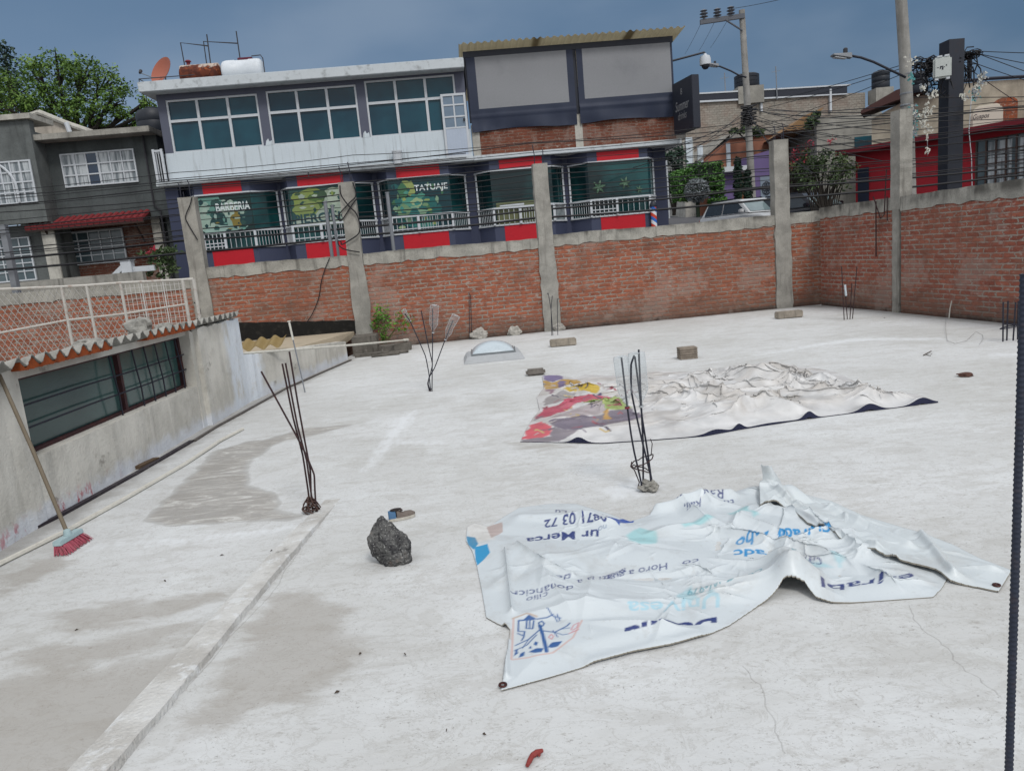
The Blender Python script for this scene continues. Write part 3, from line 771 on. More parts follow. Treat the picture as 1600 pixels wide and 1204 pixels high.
def bottle(neck_px, end_px, Y, dia, label, seed, cap=None, crush=0.0):
    a = D(*neck_px, Y); b = D(*end_px, Y); L = (b-a).length; R = dia/2; A = align(b-a)
    prof = [(.013, 0), (.013, .03*L/.33), (.016, .035*L/.33), (R*.55, L*.19), (R*.9, L*.29), (R, L*.36), (R*.96, L*.45), (R, L*.52), (R*.97, L*.62), (R, L*.7), (R, L*.93), (R*.93, L*.985), (R*.55, L), (R*.2, L*.96)]
    t = thing('plastic_bottle', label, 'bottle', a, 0, 'bottles stuck on rebar tips')
    mb = MB().lathe(prof, (0, 0, 0), 18, A, False); r = random.Random(seed)
    if crush:
        ph = r.uniform(0, 6); nv = []
        for v in mb.v:
            v = Vector(v); l = A.inverted() @ v; k = 1-crush*math.sin(l.z/L*math.pi)*max(0, math.cos(math.atan2(l.y, l.x)-ph+l.z*9))
            nv.append(tuple(A @ Vector((l.x*k, l.y*k, l.z))))
        mb.v = nv
    mb.build('bottle_body', M['bottle'], t, smooth=True)
    MB().lathe([(.0145, -.004), (.0155, -.004), (.0155, .008), (.0145, .008)], (0, 0, 0), 14, A, False).build('neck_ring', paint('ring', cap or 'a9adb0', .5), t, smooth=True, edge=40)
bottle((641, 502), (630, 483), Y2+.02, .062, 'small clear bottle on the leftmost thin rebar near the weed', 1, None, .25)
bottle((676.6, 520), (679, 476), Y2-.02, .108, 'large clear bottle standing upright on the middle rebar in front of the brick wall', 2)
bottle((696, 531), (713, 492), Y2+.02, .105, 'dented clear bottle tilting right on the rebar nearest the skylight', 3, None, .35)
bottle((980, 637), (969, 556), Y3-.02, .092, 'clear bottle with a reddish neck ring over rebar between the banners', 4, '7a2b35', .1)
bottle((1002, 635), (994, 550), Y3+.02, .112, 'wider clear bottle with a grey neck ring over rebar between the banners', 5, None, .1)
# rebars by the walls
rebars('', 'pair of thin straight rebars standing behind the skylight against the brick wall', [[(733, 457), (734, 528)], [(735.5, 460), (737, 528)]], GY(735, 530), .006, (735, 528), M['rebar_dark'])
rebars('', 'three hooked rebars at the foot of the third concrete column', [[(855, 460), (856.5, 457), (861, 483), (864, 524)], [(863, 462), (861, 483), (862, 523)], [(873, 467), (870.6, 467), (871.5, 523)]], GY(865, 524), .006, (866, 524), M['rebar_dark'])
b, o, _ = rebars('', 'spread rebars with a white sleeve standing in the back right corner', [[(1315, 416), (1319, 499)], [(1339, 416), (1332, 498)], [(1331, 442), (1328, 499)], [(1320, 444), (1324, 499)]], GY(1325, 499), .0075, (1325, 499), M['rebar'])
P = [D(1320.2, 445, GY(1325, 499))-o, D(1322, 462, GY(1325, 499))-o]
MB().tube(P, .018, 8).build('plastic_sleeve', M['white_paint'], b)
b, o, _ = rebars('', 'square cage of dark rebars tied together by the right brick wall', [[(1567.5, 472), (1567, 531)], [(1575, 470), (1573, 533)], [(1587, 472), (1583, 531)], [(1591, 470), (1590, 528)]], GY(1580, 532), .009, (1579, 532), M['rebar_dark'])
mb = MB(); tie_ring(mb, Vector((0, 0, .17)), .12, .06, .007, .02, 8, 3); tie_ring(mb, Vector((0, 0, .2)), .11, .05, .006, -.01, 8, 4); mb.build('tie_wire', M['rebar_dark'], b)
# foreground ribbed bar
p = D(1586, 900, 1.24); q = D(1595, 700, 1.24)
t = thing('rebar', 'thick ribbed steel bar standing upright very close at the right edge', 'rebar', (p.x, p.y, 0)); mb = MB(); prof = []
z = 0
while z < 1.44: prof += [(.0066, z), (.0066, z+.004), (.0076, z+.0055), (.0076, z+.0075)]; z += .0095
mb.lathe(prof, (0, 0, 0), 14); mb.build('bar', paint('near_bar', '2b3140', .6, .3, 25, '4a3c38', .35, .2), t, smooth=True, edge=60)
# ---- skylight
s0 = G(771, 560); sk = thing('skylight', 'domed translucent skylight on a low grey cement kerb', 'skylight', (s0.x, s0.y+.05, 0), RAD(3))
mb = MB(); mb.hexa([(-.47, -.42, -.01), (.47, -.42, -.01), (.47, .45, -.01), (-.47, .45, -.01), (-.40, -.34, .10), (.41, -.34, .10), (.40, .38, .10), (-.40, .38, .10)])
mb.build('kerb', paint('kerb_cement', 'a2a5a8', .85, .12, 4, '8c8e90', .4, .3), sk, bevel=.015)
mb = MB()
for q in ((-.335, -.30, .335, -.27), (-.335, .30, .335, .33), (-.335, -.268, -.305, .298), (.305, -.268, .335, .298)): mb.box(q[0], q[1], .101, q[2], q[3], .13)
mb.tube([(.325, -.26, .128), (.325, -.26, .19)], .008, 6)
mb.build('frame', paint('aluminium', '84898d', .4, .15, 8, None, 0, 0, False, .6), sk)
vs = []; n = 18
for j in range(n+1):
    for i in range(n+1):
        u = -1+2*i/n; v = -1+2*j/n; vs.append((u*.322, v*.30+.015, .127+.15*((1-u*u)**.62)*((1-v*v)**.62)))
MB().add(vs, [(j*(n+1)+i, j*(n+1)+i+1, (j+1)*(n+1)+i+1, (j+1)*(n+1)+i) for j in range(n) for i in range(n)]).build('dome', paint('dome_plastic', 'aeb9c0', .22, .06, 3, '8c979d', .3, 0, False, 0, .5), sk, smooth=True)
# ---- pavers
def block(L, W, Hh, px, rz, mat, label, bev=.015, grooves=0):
    g = G(*px); mb = MB().box(-L/2, 0, 0, L/2, W, Hh)
    if grooves:
        mb = MB(); h = Hh/grooves
        for k in range(grooves): mb.box(-L/2, .004*(k % 2), k*h, L/2, W-.004*(k % 2), (k+1)*h-.004)
        mb.box(-L/2+.008, .01, .0, L/2-.008, W-.01, Hh-.006)
    o = mb.build('concrete_block', mat, None, g, RAD(rz), bevel=bev); tag(o, label, 'block')
stone = lambda nm, c: concrete(nm, c, '5a554f', 'aaa69f', 3, .6, .3)
block(.25, .13, .085, (838, 587), 3, stone('paver_a', '77726d'), 'rounded grey paver beside the corner of the colourful banner', .025)
block(.43, .16, .12, (881, 541), 2, stone('paver_b', '948c80'), 'long tan block lying in front of the third column')
block(.235, .17, .155, (1077, 561), 2, stone('paver_c', '857b70'), 'squarish grooved brown block standing alone behind the dirty banner', .004, 5)
block(.46, .18, .125, (1236, 497), 4, stone('paver_d', '938b80'), 'long tan block lying near the back right corner by the fourth column')
# ---- lava rock
def build_rock():
    from mathutils import noise as mn
    bm = bmesh.new(); bmesh.ops.create_icosphere(bm, subdivisions=6, radius=1)
    for v in bm.verts:
        p = v.co.copy(); q = Vector((p.x, p.y, p.z))
        k = 1+.24*mn.noise(q*1.5+Vector((2.2, .3, .9)))+.16*mn.noise(q*3.3)+.07*mn.noise(q*8)
        w = mn.voronoi(q*5.5)[0][0]; k -= .05*max(0, .4-w)*2.0; w2 = mn.voronoi(q*13)[0][0]; k -= .035*max(0, .42-w2)*2
        zz = p.z; xs = .112*(1.0-.5*max(0, zz)**1.1); lean = -.026*max(zz, -.5)
        v.co = Vector((p.x*k*xs+lean, p.y*k*.085*(1-.3*max(0, zz)), max(p.z*k*.136, -.088)+.088))
    mb = MB(); mb.v = [tuple(v.co) for v in bm.verts]; mb.f = [[v.index for v in f.verts] for f in bm.faces]; mb.m = [0]*len(mb.f); bm.free()
    t = NT('lava_rock'); n1 = t.noise(18, det=6); vv = t.vor(55)
    c = t.mix(t.rng(n1, .35, .65), '3a3a3c', '626261'); c = t.mix(t.rng(vv, .12, .35, .75, 0), c, '1c1c1e'); c = t.mix(t.rng(t.noise(90, det=3), .58, .68, 0, .7), c, '9b9b98'); c = t.mix(t.rng(t.noise(9, det=4), .6, .7, 0, .5), c, '5a4a40')
    t.bump(t.math('ADD', t.math('MULTIPLY', vv, 1.2), t.noise(110, det=3)), .9, .008)
    g = G(611, 876); o = mb.build('lava_rock', t.fin(c, .95, 0, .1), None, g, RAD(-8), smooth=True); tag(o, 'dark porous volcanic rock standing on the roof beside the lost shoe', 'rock')
build_rock()
# ---- shoe
def build_shoe():
    g = G(628, 812); sh = thing('shoe', 'small worn grey slip-on shoe with blue heel and white sole', 'shoe', (g.x, g.y+.02, 0), RAD(24))
    def outline(x):                         # half width along the sole, x from heel -0.085 to toe 0.085
        t = (x+.085)/.17; return .027*(math.sin(math.pi*min(1, max(0, t)))**.42)*(1+.18*math.sin((t-.55)*3))
    n = 24; xs = [-.085+.17*k/n for k in range(n+1)]
    def loft(hf, z0, sc=1.0, x0=-.085, x1=.085):
        vs = []; fs = []; q = [x for x in xs if x0-1e-6 <= x <= x1+1e-6]; m = 9
        for x in q:
            w = max(.003, outline(x)*sc); h = hf(x)
            for j in range(m):
                a = math.pi*j/(m-1); vs.append((x, w*math.cos(a), z0+h*math.sin(a)**.8))
        for k in range(len(q)-1):
            for j in range(m-1): fs.append((k*m+j, k*m+j+1, (k+1)*m+j+1, (k+1)*m+j))
        fs += [list(range(m)), [(len(q)-1)*m+j for j in range(m)]]
        return MB().add(vs, fs)
    pl = [(x, outline(x)*1.1+.002) for x in xs]+[(x, -outline(x)*1.1-.002) for x in reversed(xs)]
    MB().prismz(pl, 0, .019).build('sole', paint('sole_white', 'b9b5ac', .8, .15, 20, '6f665c', .5), sh, bevel=.003)
    hh = lambda x: .05 if x < -.03 else (.05-.55*(x+.03) if x < .02 else .0225+.006*math.cos((x-.02)*18)) * (1 if x < .06 else max(.35, 1-(x-.06)*22))
    loft(hh, .0185, 1.0, -.04, .085).build('upper', paint('shoe_grey', '6e655f', .85, .2, 30, '4e4742', .4, .3), sh, smooth=True, edge=60)
    loft(lambda x: .051, .0188, 1.03, -.085, -.041).build('heel_counter', paint('shoe_blue', '4b6d8f', .8, .2, 30), sh, smooth=True, edge=60)
    MB().lathe([(.001, 0), (.024, 0), (.027, .003), (.023, .006)], (0, 0, 0), 16, Matrix.Diagonal((1.35, .8, 1))).build('opening', paint('shoe_inside', '2b2625', .9), sh, (-.038, 0, .067))
    MB().box(-.012, -.026, 0, .006, .026, .006).build('strap', paint('shoe_strap', '4a3f3d', .8), sh, (-.002, 0, .061), bevel=.002)
build_shoe()
# ---- small bits
g = G(836, 1188); t = MB(); a, b, c = G(824, 1199)-g, G(832, 1183)-g, G(848, 1175)-g; u = Vector((0, 0, .008))
t.tube([a+u, (a+b)/2+u, b+u], [.006, .0085, .0085], 8); t.tube([b+u, (b+c)/2+u*1.3, c+u], [.009, .0095, .006], 8); t.tube([(b+c)/2+u, (b+c)/2+u+Vector((.006, -.012, 0))], .005, 6)
tag(t.build('plastic_scrap', paint('red_scrap', '8a3a36', .6, .3, 25, '5a2a28', .5), None, g), 'small bent red plastic scrap at the very front of the roof', 'scrap')
g = G(1508, 588); tag(lump(.075, .05, .02, 3, 3, .5).build('dirt_clod', paint('clod', '5a4038', .95, .4, 20), None, g), 'flat brown clod lying alone on the right of the roof', 'clod')
for k, (x, y, s) in enumerate(((347, 868, .016), (424, 861, .014), (258, 908, .01), (527, 1082, .014), (633, 1023, .013), (1455, 554, .02), (698, 1142, .008), (757, 1148, .008), (563, 1022, .01), (1382, 497, .02), (120, 985, .01))):
    g = G(x, y); mb = MB(); a = k*1.3; c, s_ = math.cos(a)*s*.6, math.sin(a)*s*.6
    mb.add([(-c*1.6, -s_*1.6, .003), (s_*.6, -c*.6, .009), (c*1.6, s_*1.6, .005), (-s_*.6, c*.6, .003), (0, 0, .012)], [(0, 1, 4), (1, 2, 4), (2, 3, 4), (3, 0, 4)])
    tag(mb.build('dry_leaf', paint('dry_leaf', '4a4038', .9, .3, 30), None, g), 'tiny dark dry leaf scrap lying on the pale roof', 'leaf', 'leaf scraps scattered on the roof')
g = G(1478, 520); mb = MB(); pts = [G(x, y)-g+Vector((0, 0, .006+.02*(k % 2))) for k, (x, y) in enumerate(((1478, 498), (1477, 515), (1480, 533), (1492, 540), (1510, 533), (1525, 521), (1535, 524), (1536, 533), (1530, 539)))]
mb.tube(pts, .0018, 4); tag(mb.build('wire_loop', paint('thin_wire', '6a6764', .7), None, g), 'loose loop of thin wire curling on the roof near the right wall', 'wire')
g = G(1448, 554); mb = MB(); mb.tube([G(1443, 556)-g+Vector((0, 0, .01)), G(1455, 551)-g+Vector((0, 0, .02))], .006, 5); mb.tube([G(1446, 555)-g+Vector((0, 0, .01)), G(1454, 557)-g+Vector((0, 0, .01))], .004, 5)
tag(mb.build('twig', paint('twig', '57504a', .9), None, g), 'forked twig lying on the roof towards the right wall', 'twig')
# ---- pipes at the low parapet
a, b = D(360, 553.5, 9.3), D(637, 531, 13.9); mb = MB(); mb.tube([a-a, (b-a)*.5+Vector((0, 0, -.01)), b-a], .017, 8); mb.tube([(b-a)*.97, (b-a)*1.0], .03, 8)
tag(mb.build('water_pipe', M['pvc'], None, a), 'long pale plastic pipe laid from the low parapet towards the weed', 'pipe')
Y = GY(477, 613); g = D(477, 613, Y); t = thing('standpipe', 'thin upright pipe with a white capped top by the low parapet', 'pipe', g)
m_ = D(458, 531, Y)-g; e = D(451.5, 502, Y)-g
MB().tube([Vector((0, 0, -.02)), m_*.5, m_], .009, 7).build('pipe', M['grey_metal'], t)
mb = MB(); mb.tube([m_, e], .014, 8); mb.tube([e*.985+m_*.015, e*1.01], .024, 8); mb.build('white_top', M['pvc'], t)
# ---- rubble and ledge at the far left corner of the roof
R_ = stone('ledge', '6e6a64')
tarm = bpy.data.materials['tar']
g = G(600, 552); mb = MB(); r = random.Random(8)
mb.box(-.55, .0, -.02, -.1, .55, .34); mb.box(-.1, .1, -.02, .5, .5, .12); mb.box(-.5, -.25, -.02, .1, 0, .05); mb.box(-.1, -.3, .0, .45, -.05, .035)
mb.box(-.2, -.45, .0, .3, -.28, .03)
tag(mb.build('broken_ledge', concrete('ledge_dark', '64605a', '211f1e', 'a9a6a0', 2, .8, .5), None, g, RAD(6), bevel=.012), 'broken stained concrete ledge at the foot of the second column', 'ledge')
for k, (x, y, w, c) in enumerate(((748, 521, .16, 'a9a6a0'), (803, 515, .13, 'aaa7a0'), (873, 516, .11, '9d9a94'))):
    g = FARW.w(FARW.uv(x, y)[0], -.06, 0); tag(lump(w, .06, w*.75, k+11, 3, .45).build('cement_lump', concrete('cement_lump%d' % k, c, '6c6862', 'cfcdc8', 3, .7, .5), None, g), ('broad pale lump of cement against the wall just right of the paired rebars', 'pale lump of cement at the wall foot between skylight and third column', 'small pale lump of cement at the foot of the third column')[k], 'cement')
# ---- roofs beyond the parapet
e0 = LOWP.w(0, .2, 0); e1 = LOWP.w(3.66, .2, 0); f0 = FARW.w(-6.5, -.05, 0); f1 = FARW.w(-3.95, -.05, 0)
mb = MB(); q = [Vector((-7.5, 9.6, .42)), Vector((e0.x, e0.y, .48)), Vector((e1.x, e1.y, .26)), Vector((f1.x, f1.y, .38)), Vector((f0.x, f0.y, .40))]
mb.add([p for p in q]+[p-Vector((0, 0, .1)) for p in q], [(0, 1, 2, 3, 4), (9, 8, 7, 6, 5)]+[(i, i+5, (i+1) % 5+5, (i+1) % 5) for i in range(5)])
tag(mb.build('lower_roof', paint('beige_roof', 'a89c88', .85, .15, 2, '7a7266', .5, .2)), 'flat beige roof just below the low parapet in front of the black-footed wall', 'roof')
g = D(398, 533, 10.9); tag(corrugated(-.42, .42, -.3, .35, lambda x, y: .02*x+.12*y, .2, .03, .006, 10, 4, .01, 9).build('fibreglass_sheet', paint('amber_sheet', '8f7a4c', .5, .3, 5, '6a5a3c', .5), None, (g.x, g.y, g.z-.04), RAD(10), smooth=True, edge=50), 'amber corrugated fibreglass sheet lying on the beige roof', 'sheet')
mb = MB(); mb.box(-9, 6.2, -.1, -3.75, 10.35, .2); tag(mb.build('neighbour_roof', M['concrete'], None, (0, 0, 0)), 'grey concrete roof slab of the neighbouring house behind the window parapet', 'roof')
# stones holding the corrugated sheet down
for (x, y, w, h, lb) in ((218, 520, .13, .10, 'large pale stone weighing down the corrugated sheet at the mesh panel'), (257, 516, .09, .055, 'low grey stone on the corrugated sheet right of the large pale stone'), (140, 541, .14, .05, 'flat grey stone on the corrugated sheet left of the large pale stone'), (320, 497, .09, .03, 'flat pale slab of mortar on the end of the corrugated sheet')):
    s_, _z = PAR.uv(x, y, .2); g = PAR.w(s_, .2, 1.128-.24*.2+.01)
    tag(lump(w, w*.7, h, x*.1, 3, .35).build('stone', M['asbestos'], None, g), lb, 'stone')
# ---- mesh fence
FE = Plane(-7.0, 9.5, 7); fence = thing('mesh_fence', 'rusty white framed wire mesh fence behind the corrugated parapet roof', 'fence', FE.o, FE.a)
fz0 = .2
def post_of(px1, px2):
    a = FE.uv(*px1); b = FE.uv(*px2); return a, b
rustw = paint('rusty_white', 'b9b6b0', .6, .15, 9, '7a5038', .7)
tops = [(-60, 455), (0, 452), (96, 448), (135, 446), (188, 442), (285, 437), (302, 436)]
xs_ = [FE.uv(*p) for p in tops]
for i, (x, z) in enumerate(xs_):
    if i == 1: continue
    MB().tube([(x, 0, fz0-.02), (x, 0, z)], .019 if i < 5 else .022, 7).build('post', rustw, fence)
mb = MB(); mb.tube([(x, 0, z) for x, z in xs_], .018, 6); mb.build('rail', rustw, fence)
mid = [FE.uv(*p) for p in ((-60, 528), (0, 520), (105, 500), (195, 490), (291, 475))]
mb = MB(); mb.tube([(x, .0, z) for x, z in mid], .014, 6); mb.build('rail', rustw, fence)
xa, xb = xs_[0][0], xs_[4][0]; mb = MB(); step = .078; zt = 1.66
def clipz(xs, z):                           # top of fence at x
    for (x0, z0), (x1, z1) in zip(xs[:-1], xs[1:]):
        if x0 <= z <= x1: return z0+(z1-z0)*(z-x0)/(x1-x0)
    return xs[-1][1]
x = xa-1.2
while x < xb:
    for sgn in (1, -1):
        p0 = x if sgn > 0 else x+1.2; pts = []
        a_ = max(xa, min(xb, p0)); 
        h = 1.45; dx = .86*sgn
        q0 = Vector((p0, .004*sgn, fz0)); q1 = Vector((p0+dx, .004*sgn, fz0+h))
        # clip to the panel
        ta, tb_ = 0., 1.
        for lo, hi in ((xa, xb),):
            t0 = (lo-q0.x)/dx; t1 = (hi-q0.x)/dx; ta = max(ta, min(t0, t1)); tb_ = min(tb_, max(t0, t1))
        if tb_ > ta: mb.tube([q0.lerp(q1, ta), q0.lerp(q1, tb_)], .0039, 3, False)
    x += step
mb.build('chain_link', paint('galvanised', 'b3b1ad', .5, .15, 9, '77604e', .5), fence)
mb = MB(); xa, xb = xs_[4][0], xs_[5][0]; n = 14
for k in range(1, n): x = xa+(xb-xa)*k/n; mb.tube([(x, 0, fz0), (x, 0, clipz(xs_, x)-.01)], .0035, 4, False)
k = fz0
while k < 1.62: mb.tube([(xa, .005, k), (xb, .005, k)], .0035, 4, False); k += .072
for x in (xa+.33*(xb-xa), xa+.68*(xb-xa)): mb.tube([(x, -.005, fz0), (x, -.005, clipz(xs_, x))], .008, 5)
mb.build('welded_mesh', paint('mesh_white', 'c3c1be', .5, .12, 9, '7a6a60', .4), fence)
# ================================================================== SHOP BUILDING ACROSS THE STREET
FB = Plane(-3, 21.5, 3)
shop = thing('shop_building', 'two storey shop with red and navy bay fronts, white balcony wall and covered roof bar', 'building', FB.o, FB.a)
def text_part(name, body, parent, mat, x, y, z, h, w=None, bold=0.0, depth=.006, rz=0.0, shear=0):
    cu = bpy.data.curves.new(name, 'FONT'); cu.body = body; cu.size = 1; cu.extrude = 0; cu.offset = bold; cu.shear = shear
    o = bpy.data.objects.new('tmp', cu); C.objects.link(o); dg = bpy.context.evaluated_depsgraph_get(); dg.update()
    me = bpy.data.meshes.new_from_object(o.evaluated_get(dg)); bpy.data.objects.remove(o); bpy.data.curves.remove(cu)
    xs = [v.co.x for v in me.vertices]; ys = [v.co.y for v in me.vertices]; x0, x1, y0, y1 = min(xs), max(xs), min(ys), max(ys)
    w = w or h*(x1-x0)/(y1-y0)
    for v in me.vertices: v.co = Vector(((v.co.x-x0)/(x1-x0)*w, 0, (v.co.y-y0)/(y1-y0)*h))
    me.name = name; me.materials.append(mat); o = bpy.data.objects.new(name, me); C.objects.link(o); o.parent = parent; o.location = (x, y, z); o.rotation_euler = (0, 0, rz)
    return o
# --- ground floor: wall with bays
ZS = 4.25                                     # underside of the slab
def fx(px, py): return FB.uv(px, py)[0]
bays = [(-5.32, -3.80, -5.75, -3.17), (fx(454, 330), fx(556, 320), fx(437, 330), fx(583, 320)), (fx(609, 320), fx(705, 310), fx(591, 320), fx(731, 310)),
        (fx(769, 310), fx(864, 300), fx(746, 310), fx(886, 300)), (fx(921, 300), fx(1014, 290), fx(894, 300), fx(1030, 290))]
REC = .55
bw = MB(); bw.box(-6.0, REC, .7, 8.15, REC+.25, ZS-.001); bw.box(-6.12, .05, .7, -5.77, REC-.003, ZS-.001); bw.box(-6.0, REC+.26, .7, -5.8, 7, ZS-.001); bw.box(7.95, REC+.26, .7, 8.15, 7, ZS-.001); bw.box(-6, 6.9, .7, 8.1, 7.1, ZS-.001)
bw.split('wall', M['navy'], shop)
zt, zr, zs, zb = 3.93, 2.88, 2.42, .8         # window top, rail, sill, foot
posters = []
for i, (f0, f1, a0, a1) in enumerate(bays):
    poly = [(a0, REC-.002), (f0, 0), (f1, 0), (a1, REC-.002)]
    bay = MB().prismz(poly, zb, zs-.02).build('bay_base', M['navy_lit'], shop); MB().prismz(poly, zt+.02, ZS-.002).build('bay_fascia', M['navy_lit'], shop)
    w3 = (f1-f0); m = .16*w3
    rd = MB(); rd.box(f0+m, -.012, zt+.03, f1-m*.9, -.001, ZS-.004); rd.box(f0+m, -.012, zb, f1-m*.6, -.001, zs-.022)
    rd.split('red_panel', M['red'], bay)
    gl = MB(); ins = .02
    gp = [(a0+.03, REC-.004), (f0, .03), (f1, .03), (a1-.03, REC-.004)]
    gl.prismz(gp, zs-.02+.001, zt+.019); win = gl.build('window', M['glass_lower'], bay)
    fr = MB()
    def rail(z0, z1, wd, off):
        q = [Vector((a0, REC-.01, 0)), Vector((f0, off, 0)), Vector((f1, off, 0)), Vector((a1, REC-.01, 0))]
        for p, r_ in zip(q[:-1], q[1:]):
            d = (r_-p).normalized(); nn = Vector((d.y, -d.x, 0))*wd
            s4 = [p, p+nn, r_+nn, r_]
            fr.hexa([Vector((v.x, v.y, z0)) for v in s4]+[Vector((v.x, v.y, z1)) for v in s4])
    rail(zt-.012, zt+.026, .035, .0); rail(zs-.028, zs+.012, .035, .0)
    for x, y in ((a0+.02, REC-.04), (a1-.02, REC-.04)): fr.box(x-.025, y-.025, zs, x+.025, y+.02, zt)
    fr.build('window_frame', M['white_frame'], win)
    ra = MB(); fr = ra
    rail(zr-.02, zr+.03, .04, -.03)
    for x in (f0+.01, f0+w3*.44, f1-.01): ra.box(x-.032, -.09, zs, x+.032, -.035, zr-.021)
    n = 9
    for k in range(1, n):
        for (p, q) in (((a0, REC), (f0, -.05)), ((f1, -.05), (a1, REC))):
            t = k/n; ra.box(p[0]+(q[0]-p[0])*t-.006, p[1]+(q[1]-p[1])*t-.03, zs, p[0]+(q[0]-p[0])*t+.006, p[1]+(q[1]-p[1])*t-.014, zr-.03)
    if i in (0, 4):
        for z in (zs+.09, zs+.18, zs+.30): ra.box(f0+.03, -.07, z-.012, f0+w3*.42, -.05, z+.012)
        for k in range(1, 6): x = f0+w3*.44*k/6; ra.box(x-.009, -.075, zs, x+.009, -.055, zr-.022)
    else:
        ra.box(f0+.03, -.07, zs+.1, f1-.03, -.055, zs+.125)
        for k in range(1, 12): x = f0+w3*k/12; ra.box(x-.007, -.07, zs, x+.007, -.055, zr-.04)
    for k in range(1, 6): x = f0+w3*.44+w3*.56*k/6; ra.box(x-.006, -.07, zs, x+.006, -.057, zr-.04)
    ra.build('railing', M['white_frame'], bay)
    # posters behind the glass line
    if i < 3:
        shp = ((('15302f',), [(.22, .75, .30, .30, '5f8a80'), (.16, .42, .2, .4, '8fa69a'), (.42, .55, .26, .2, '2c5450'), (.55, .28, .34, .24, '7d9a90'), (.62, .62, .2, .22, '98aca0'), (.36, .32, .16, .26, '1c3c3e'), (.70, .34, .13, .2, '7a6c34'), (.86, .5, .12, .36, '1c3c40'), (.30, .14, .26, .12, '8ca69e'), (.34, .82, .10, .10, '2a4a46')]),
               (('2a4a46',), [(.62, .45, .42, .52, '8a9a86'), (.30, .72, .30, .26, '7c8c4a'), (.42, .66, .16, .22, '4c6638'), (.24, .42, .2, .3, '7a8a52'), (.75, .72, .22, .2, 'a2b0a0'), (.7, .3, .3, .25, '93a294'), (.5, .8, .08, .12, '38503a')]),
               (('123840',), [(.30, .84, .13, .15, '8c9a5c'), (.22, .78, .08, .16, '3c6a4c'), (.36, .48, .26, .22, '4a8a7a'), (.5, .34, .24, .2, '7a9a80'), (.28, .30, .2, .2, '2c6a68'), (.62, .52, .16, .14, '24605e'), (.44, .56, .1, .08, '93a880'), (.2, .42, .12, .12, '6a8a68'), (.55, .18, .2, .12, '3a8078'), (.7, .3, .12, .14, '1f5858')]))[i]
        r0_ = random.Random(i+9); tail_ = [(.5, .10, .62, .17, '97a598')] if i == 1 else []; shp = (shp[0], shp[1]+[(r0_.uniform(.06, .9), r0_.uniform(.08, .9), r0_.uniform(.015, .06), r0_.uniform(.015, .07), r0_.choice([q[4] for q in shp[1]]+[shp[0][0]])) for _ in range(46)]+tail_)
        cols_ = [shp[0][0]]+[q[4] for q in shp[1]]; z0_ = zs+.02 if i == 2 else zr-.05; pw, ph = w3-.05, zt-.03-z0_; r_ = random.Random(i+40)
        pb2 = MB().box(f0+.03, .018, z0_, f1-.02, .028, zt-.03)
        for k_, (cx, cz, rx, rz2, _c) in enumerate(shp[1]):
            pb2.cur = k_+1; nn = 44; ph_ = r_.uniform(0, 6)
            pts_ = [(min(f1-.022, max(f0+.032, f0+.03+pw*(cx+rx*(1+.13*math.sin(3*a_+ph_)+.06*math.sin(7*a_)+.03*math.sin(15*a_+ph_))*math.cos(a_)))), min(zt-.032, max(z0_+.002, z0_+ph*(cz+rz2*(1+.13*math.cos(4*a_+ph_)+.05*math.sin(9*a_)+.03*math.cos(17*a_))*math.sin(a_))))) for a_ in [2*math.pi*q/nn for q in range(nn)]]
            yy = .0175-.00012*k_; pb2.add([(x_, yy, z_) for x_, z_ in pts_], [list(range(nn))])
        pb2.build('poster', [paint('poster_ink', c_, .25, .25, 6) for c_ in cols_], win)
        wt = paint('letter_white', 'c5ced0', .6)
        if i == 0: text_part('lettering', 'BARBERIA', win, wt, f0+w3*.34, .009, zt-.48, .24, w3*.62, .02)
        if i == 1: text_part('lettering', 'PIERCING', win, paint('letter_dark', '28474c', .6), f0+.06, .009, zr+.06, .26, w3*.86, .03)
        if i == 2: text_part('lettering', 'TATUAJE', win, wt, f0+w3*.42, .009, zt-.42, .22, w3*.54, .02)
    if i == 3:
        t = NT('counter_tan'); MB().box(f0+.1, .018, zs+.02, f1-.3, .028, zr+.16).build('counter', t.fin(t.mix(t.noise(3), '4f5a44', '6c6b4c'), .3), win)
        MB().box(f0+.2, .010, zr+.05, f0+.9, .017, zr+.10).build('shelf_light', M['white_frame'], win)
    if i == 4:
        fl = MB()
        for (cx, cz, s) in ((f0+.28, zr+.36, .20), (f0+1.05, zr+.42, .17), (f0+1.45, zr+.2, .10)):
            for k in range(6):
                a = k*math.pi/3+.2; fl.tube([(cx, .02, cz), (cx+s*.5*math.cos(a), .018, cz+s*.5*math.sin(a)), (cx+s*math.cos(a), .02, cz+s*math.sin(a))], [.02, .05*s/.2, .012], 4)
        fl.split('flower_sticker', paint('sticker', '4f6c58', .6, .3, 5), win)
# small things at ground level: barber pole beside the last bay
bp = FB.uv(1020, 341); t = NT('barber_stripes'); s = t.sep()
w = t.math('FRACT', t.math('ADD', t.math('MULTIPLY', s[2], 3.2), t.math('MULTIPLY', s[0], 2.6)))
c = t.mix(t.math('GREATER_THAN', w, .33), 'b8402c', 'c9cdd2'); c = t.mix(t.math('GREATER_THAN', w, .66), c, '2a62b0')
pb = thing('barber_pole', 'red white and blue striped barber pole on the shop corner', 'barber pole', FB.w(bp[0], -.12, bp[1]), FB.a)
MB().lathe([(.085, -.30), (.085, .32)], (0, 0, 0), 16).build('cylinder', t.fin(c, .4), pb, smooth=True, edge=40)
mb = MB(); mb.lathe([(.10, .32), (.105, .36), (.08, .44), (.03, .5)], (0, 0, 0), 16); mb.lathe([(.04, -.44), (.10, -.36), (.10, -.30)], (0, 0, 0), 16); mb.box(-.05, .05, -.2, .05, .25, .2)
mb.build('bracket', M['black_metal'], pb, smooth=True, edge=40)
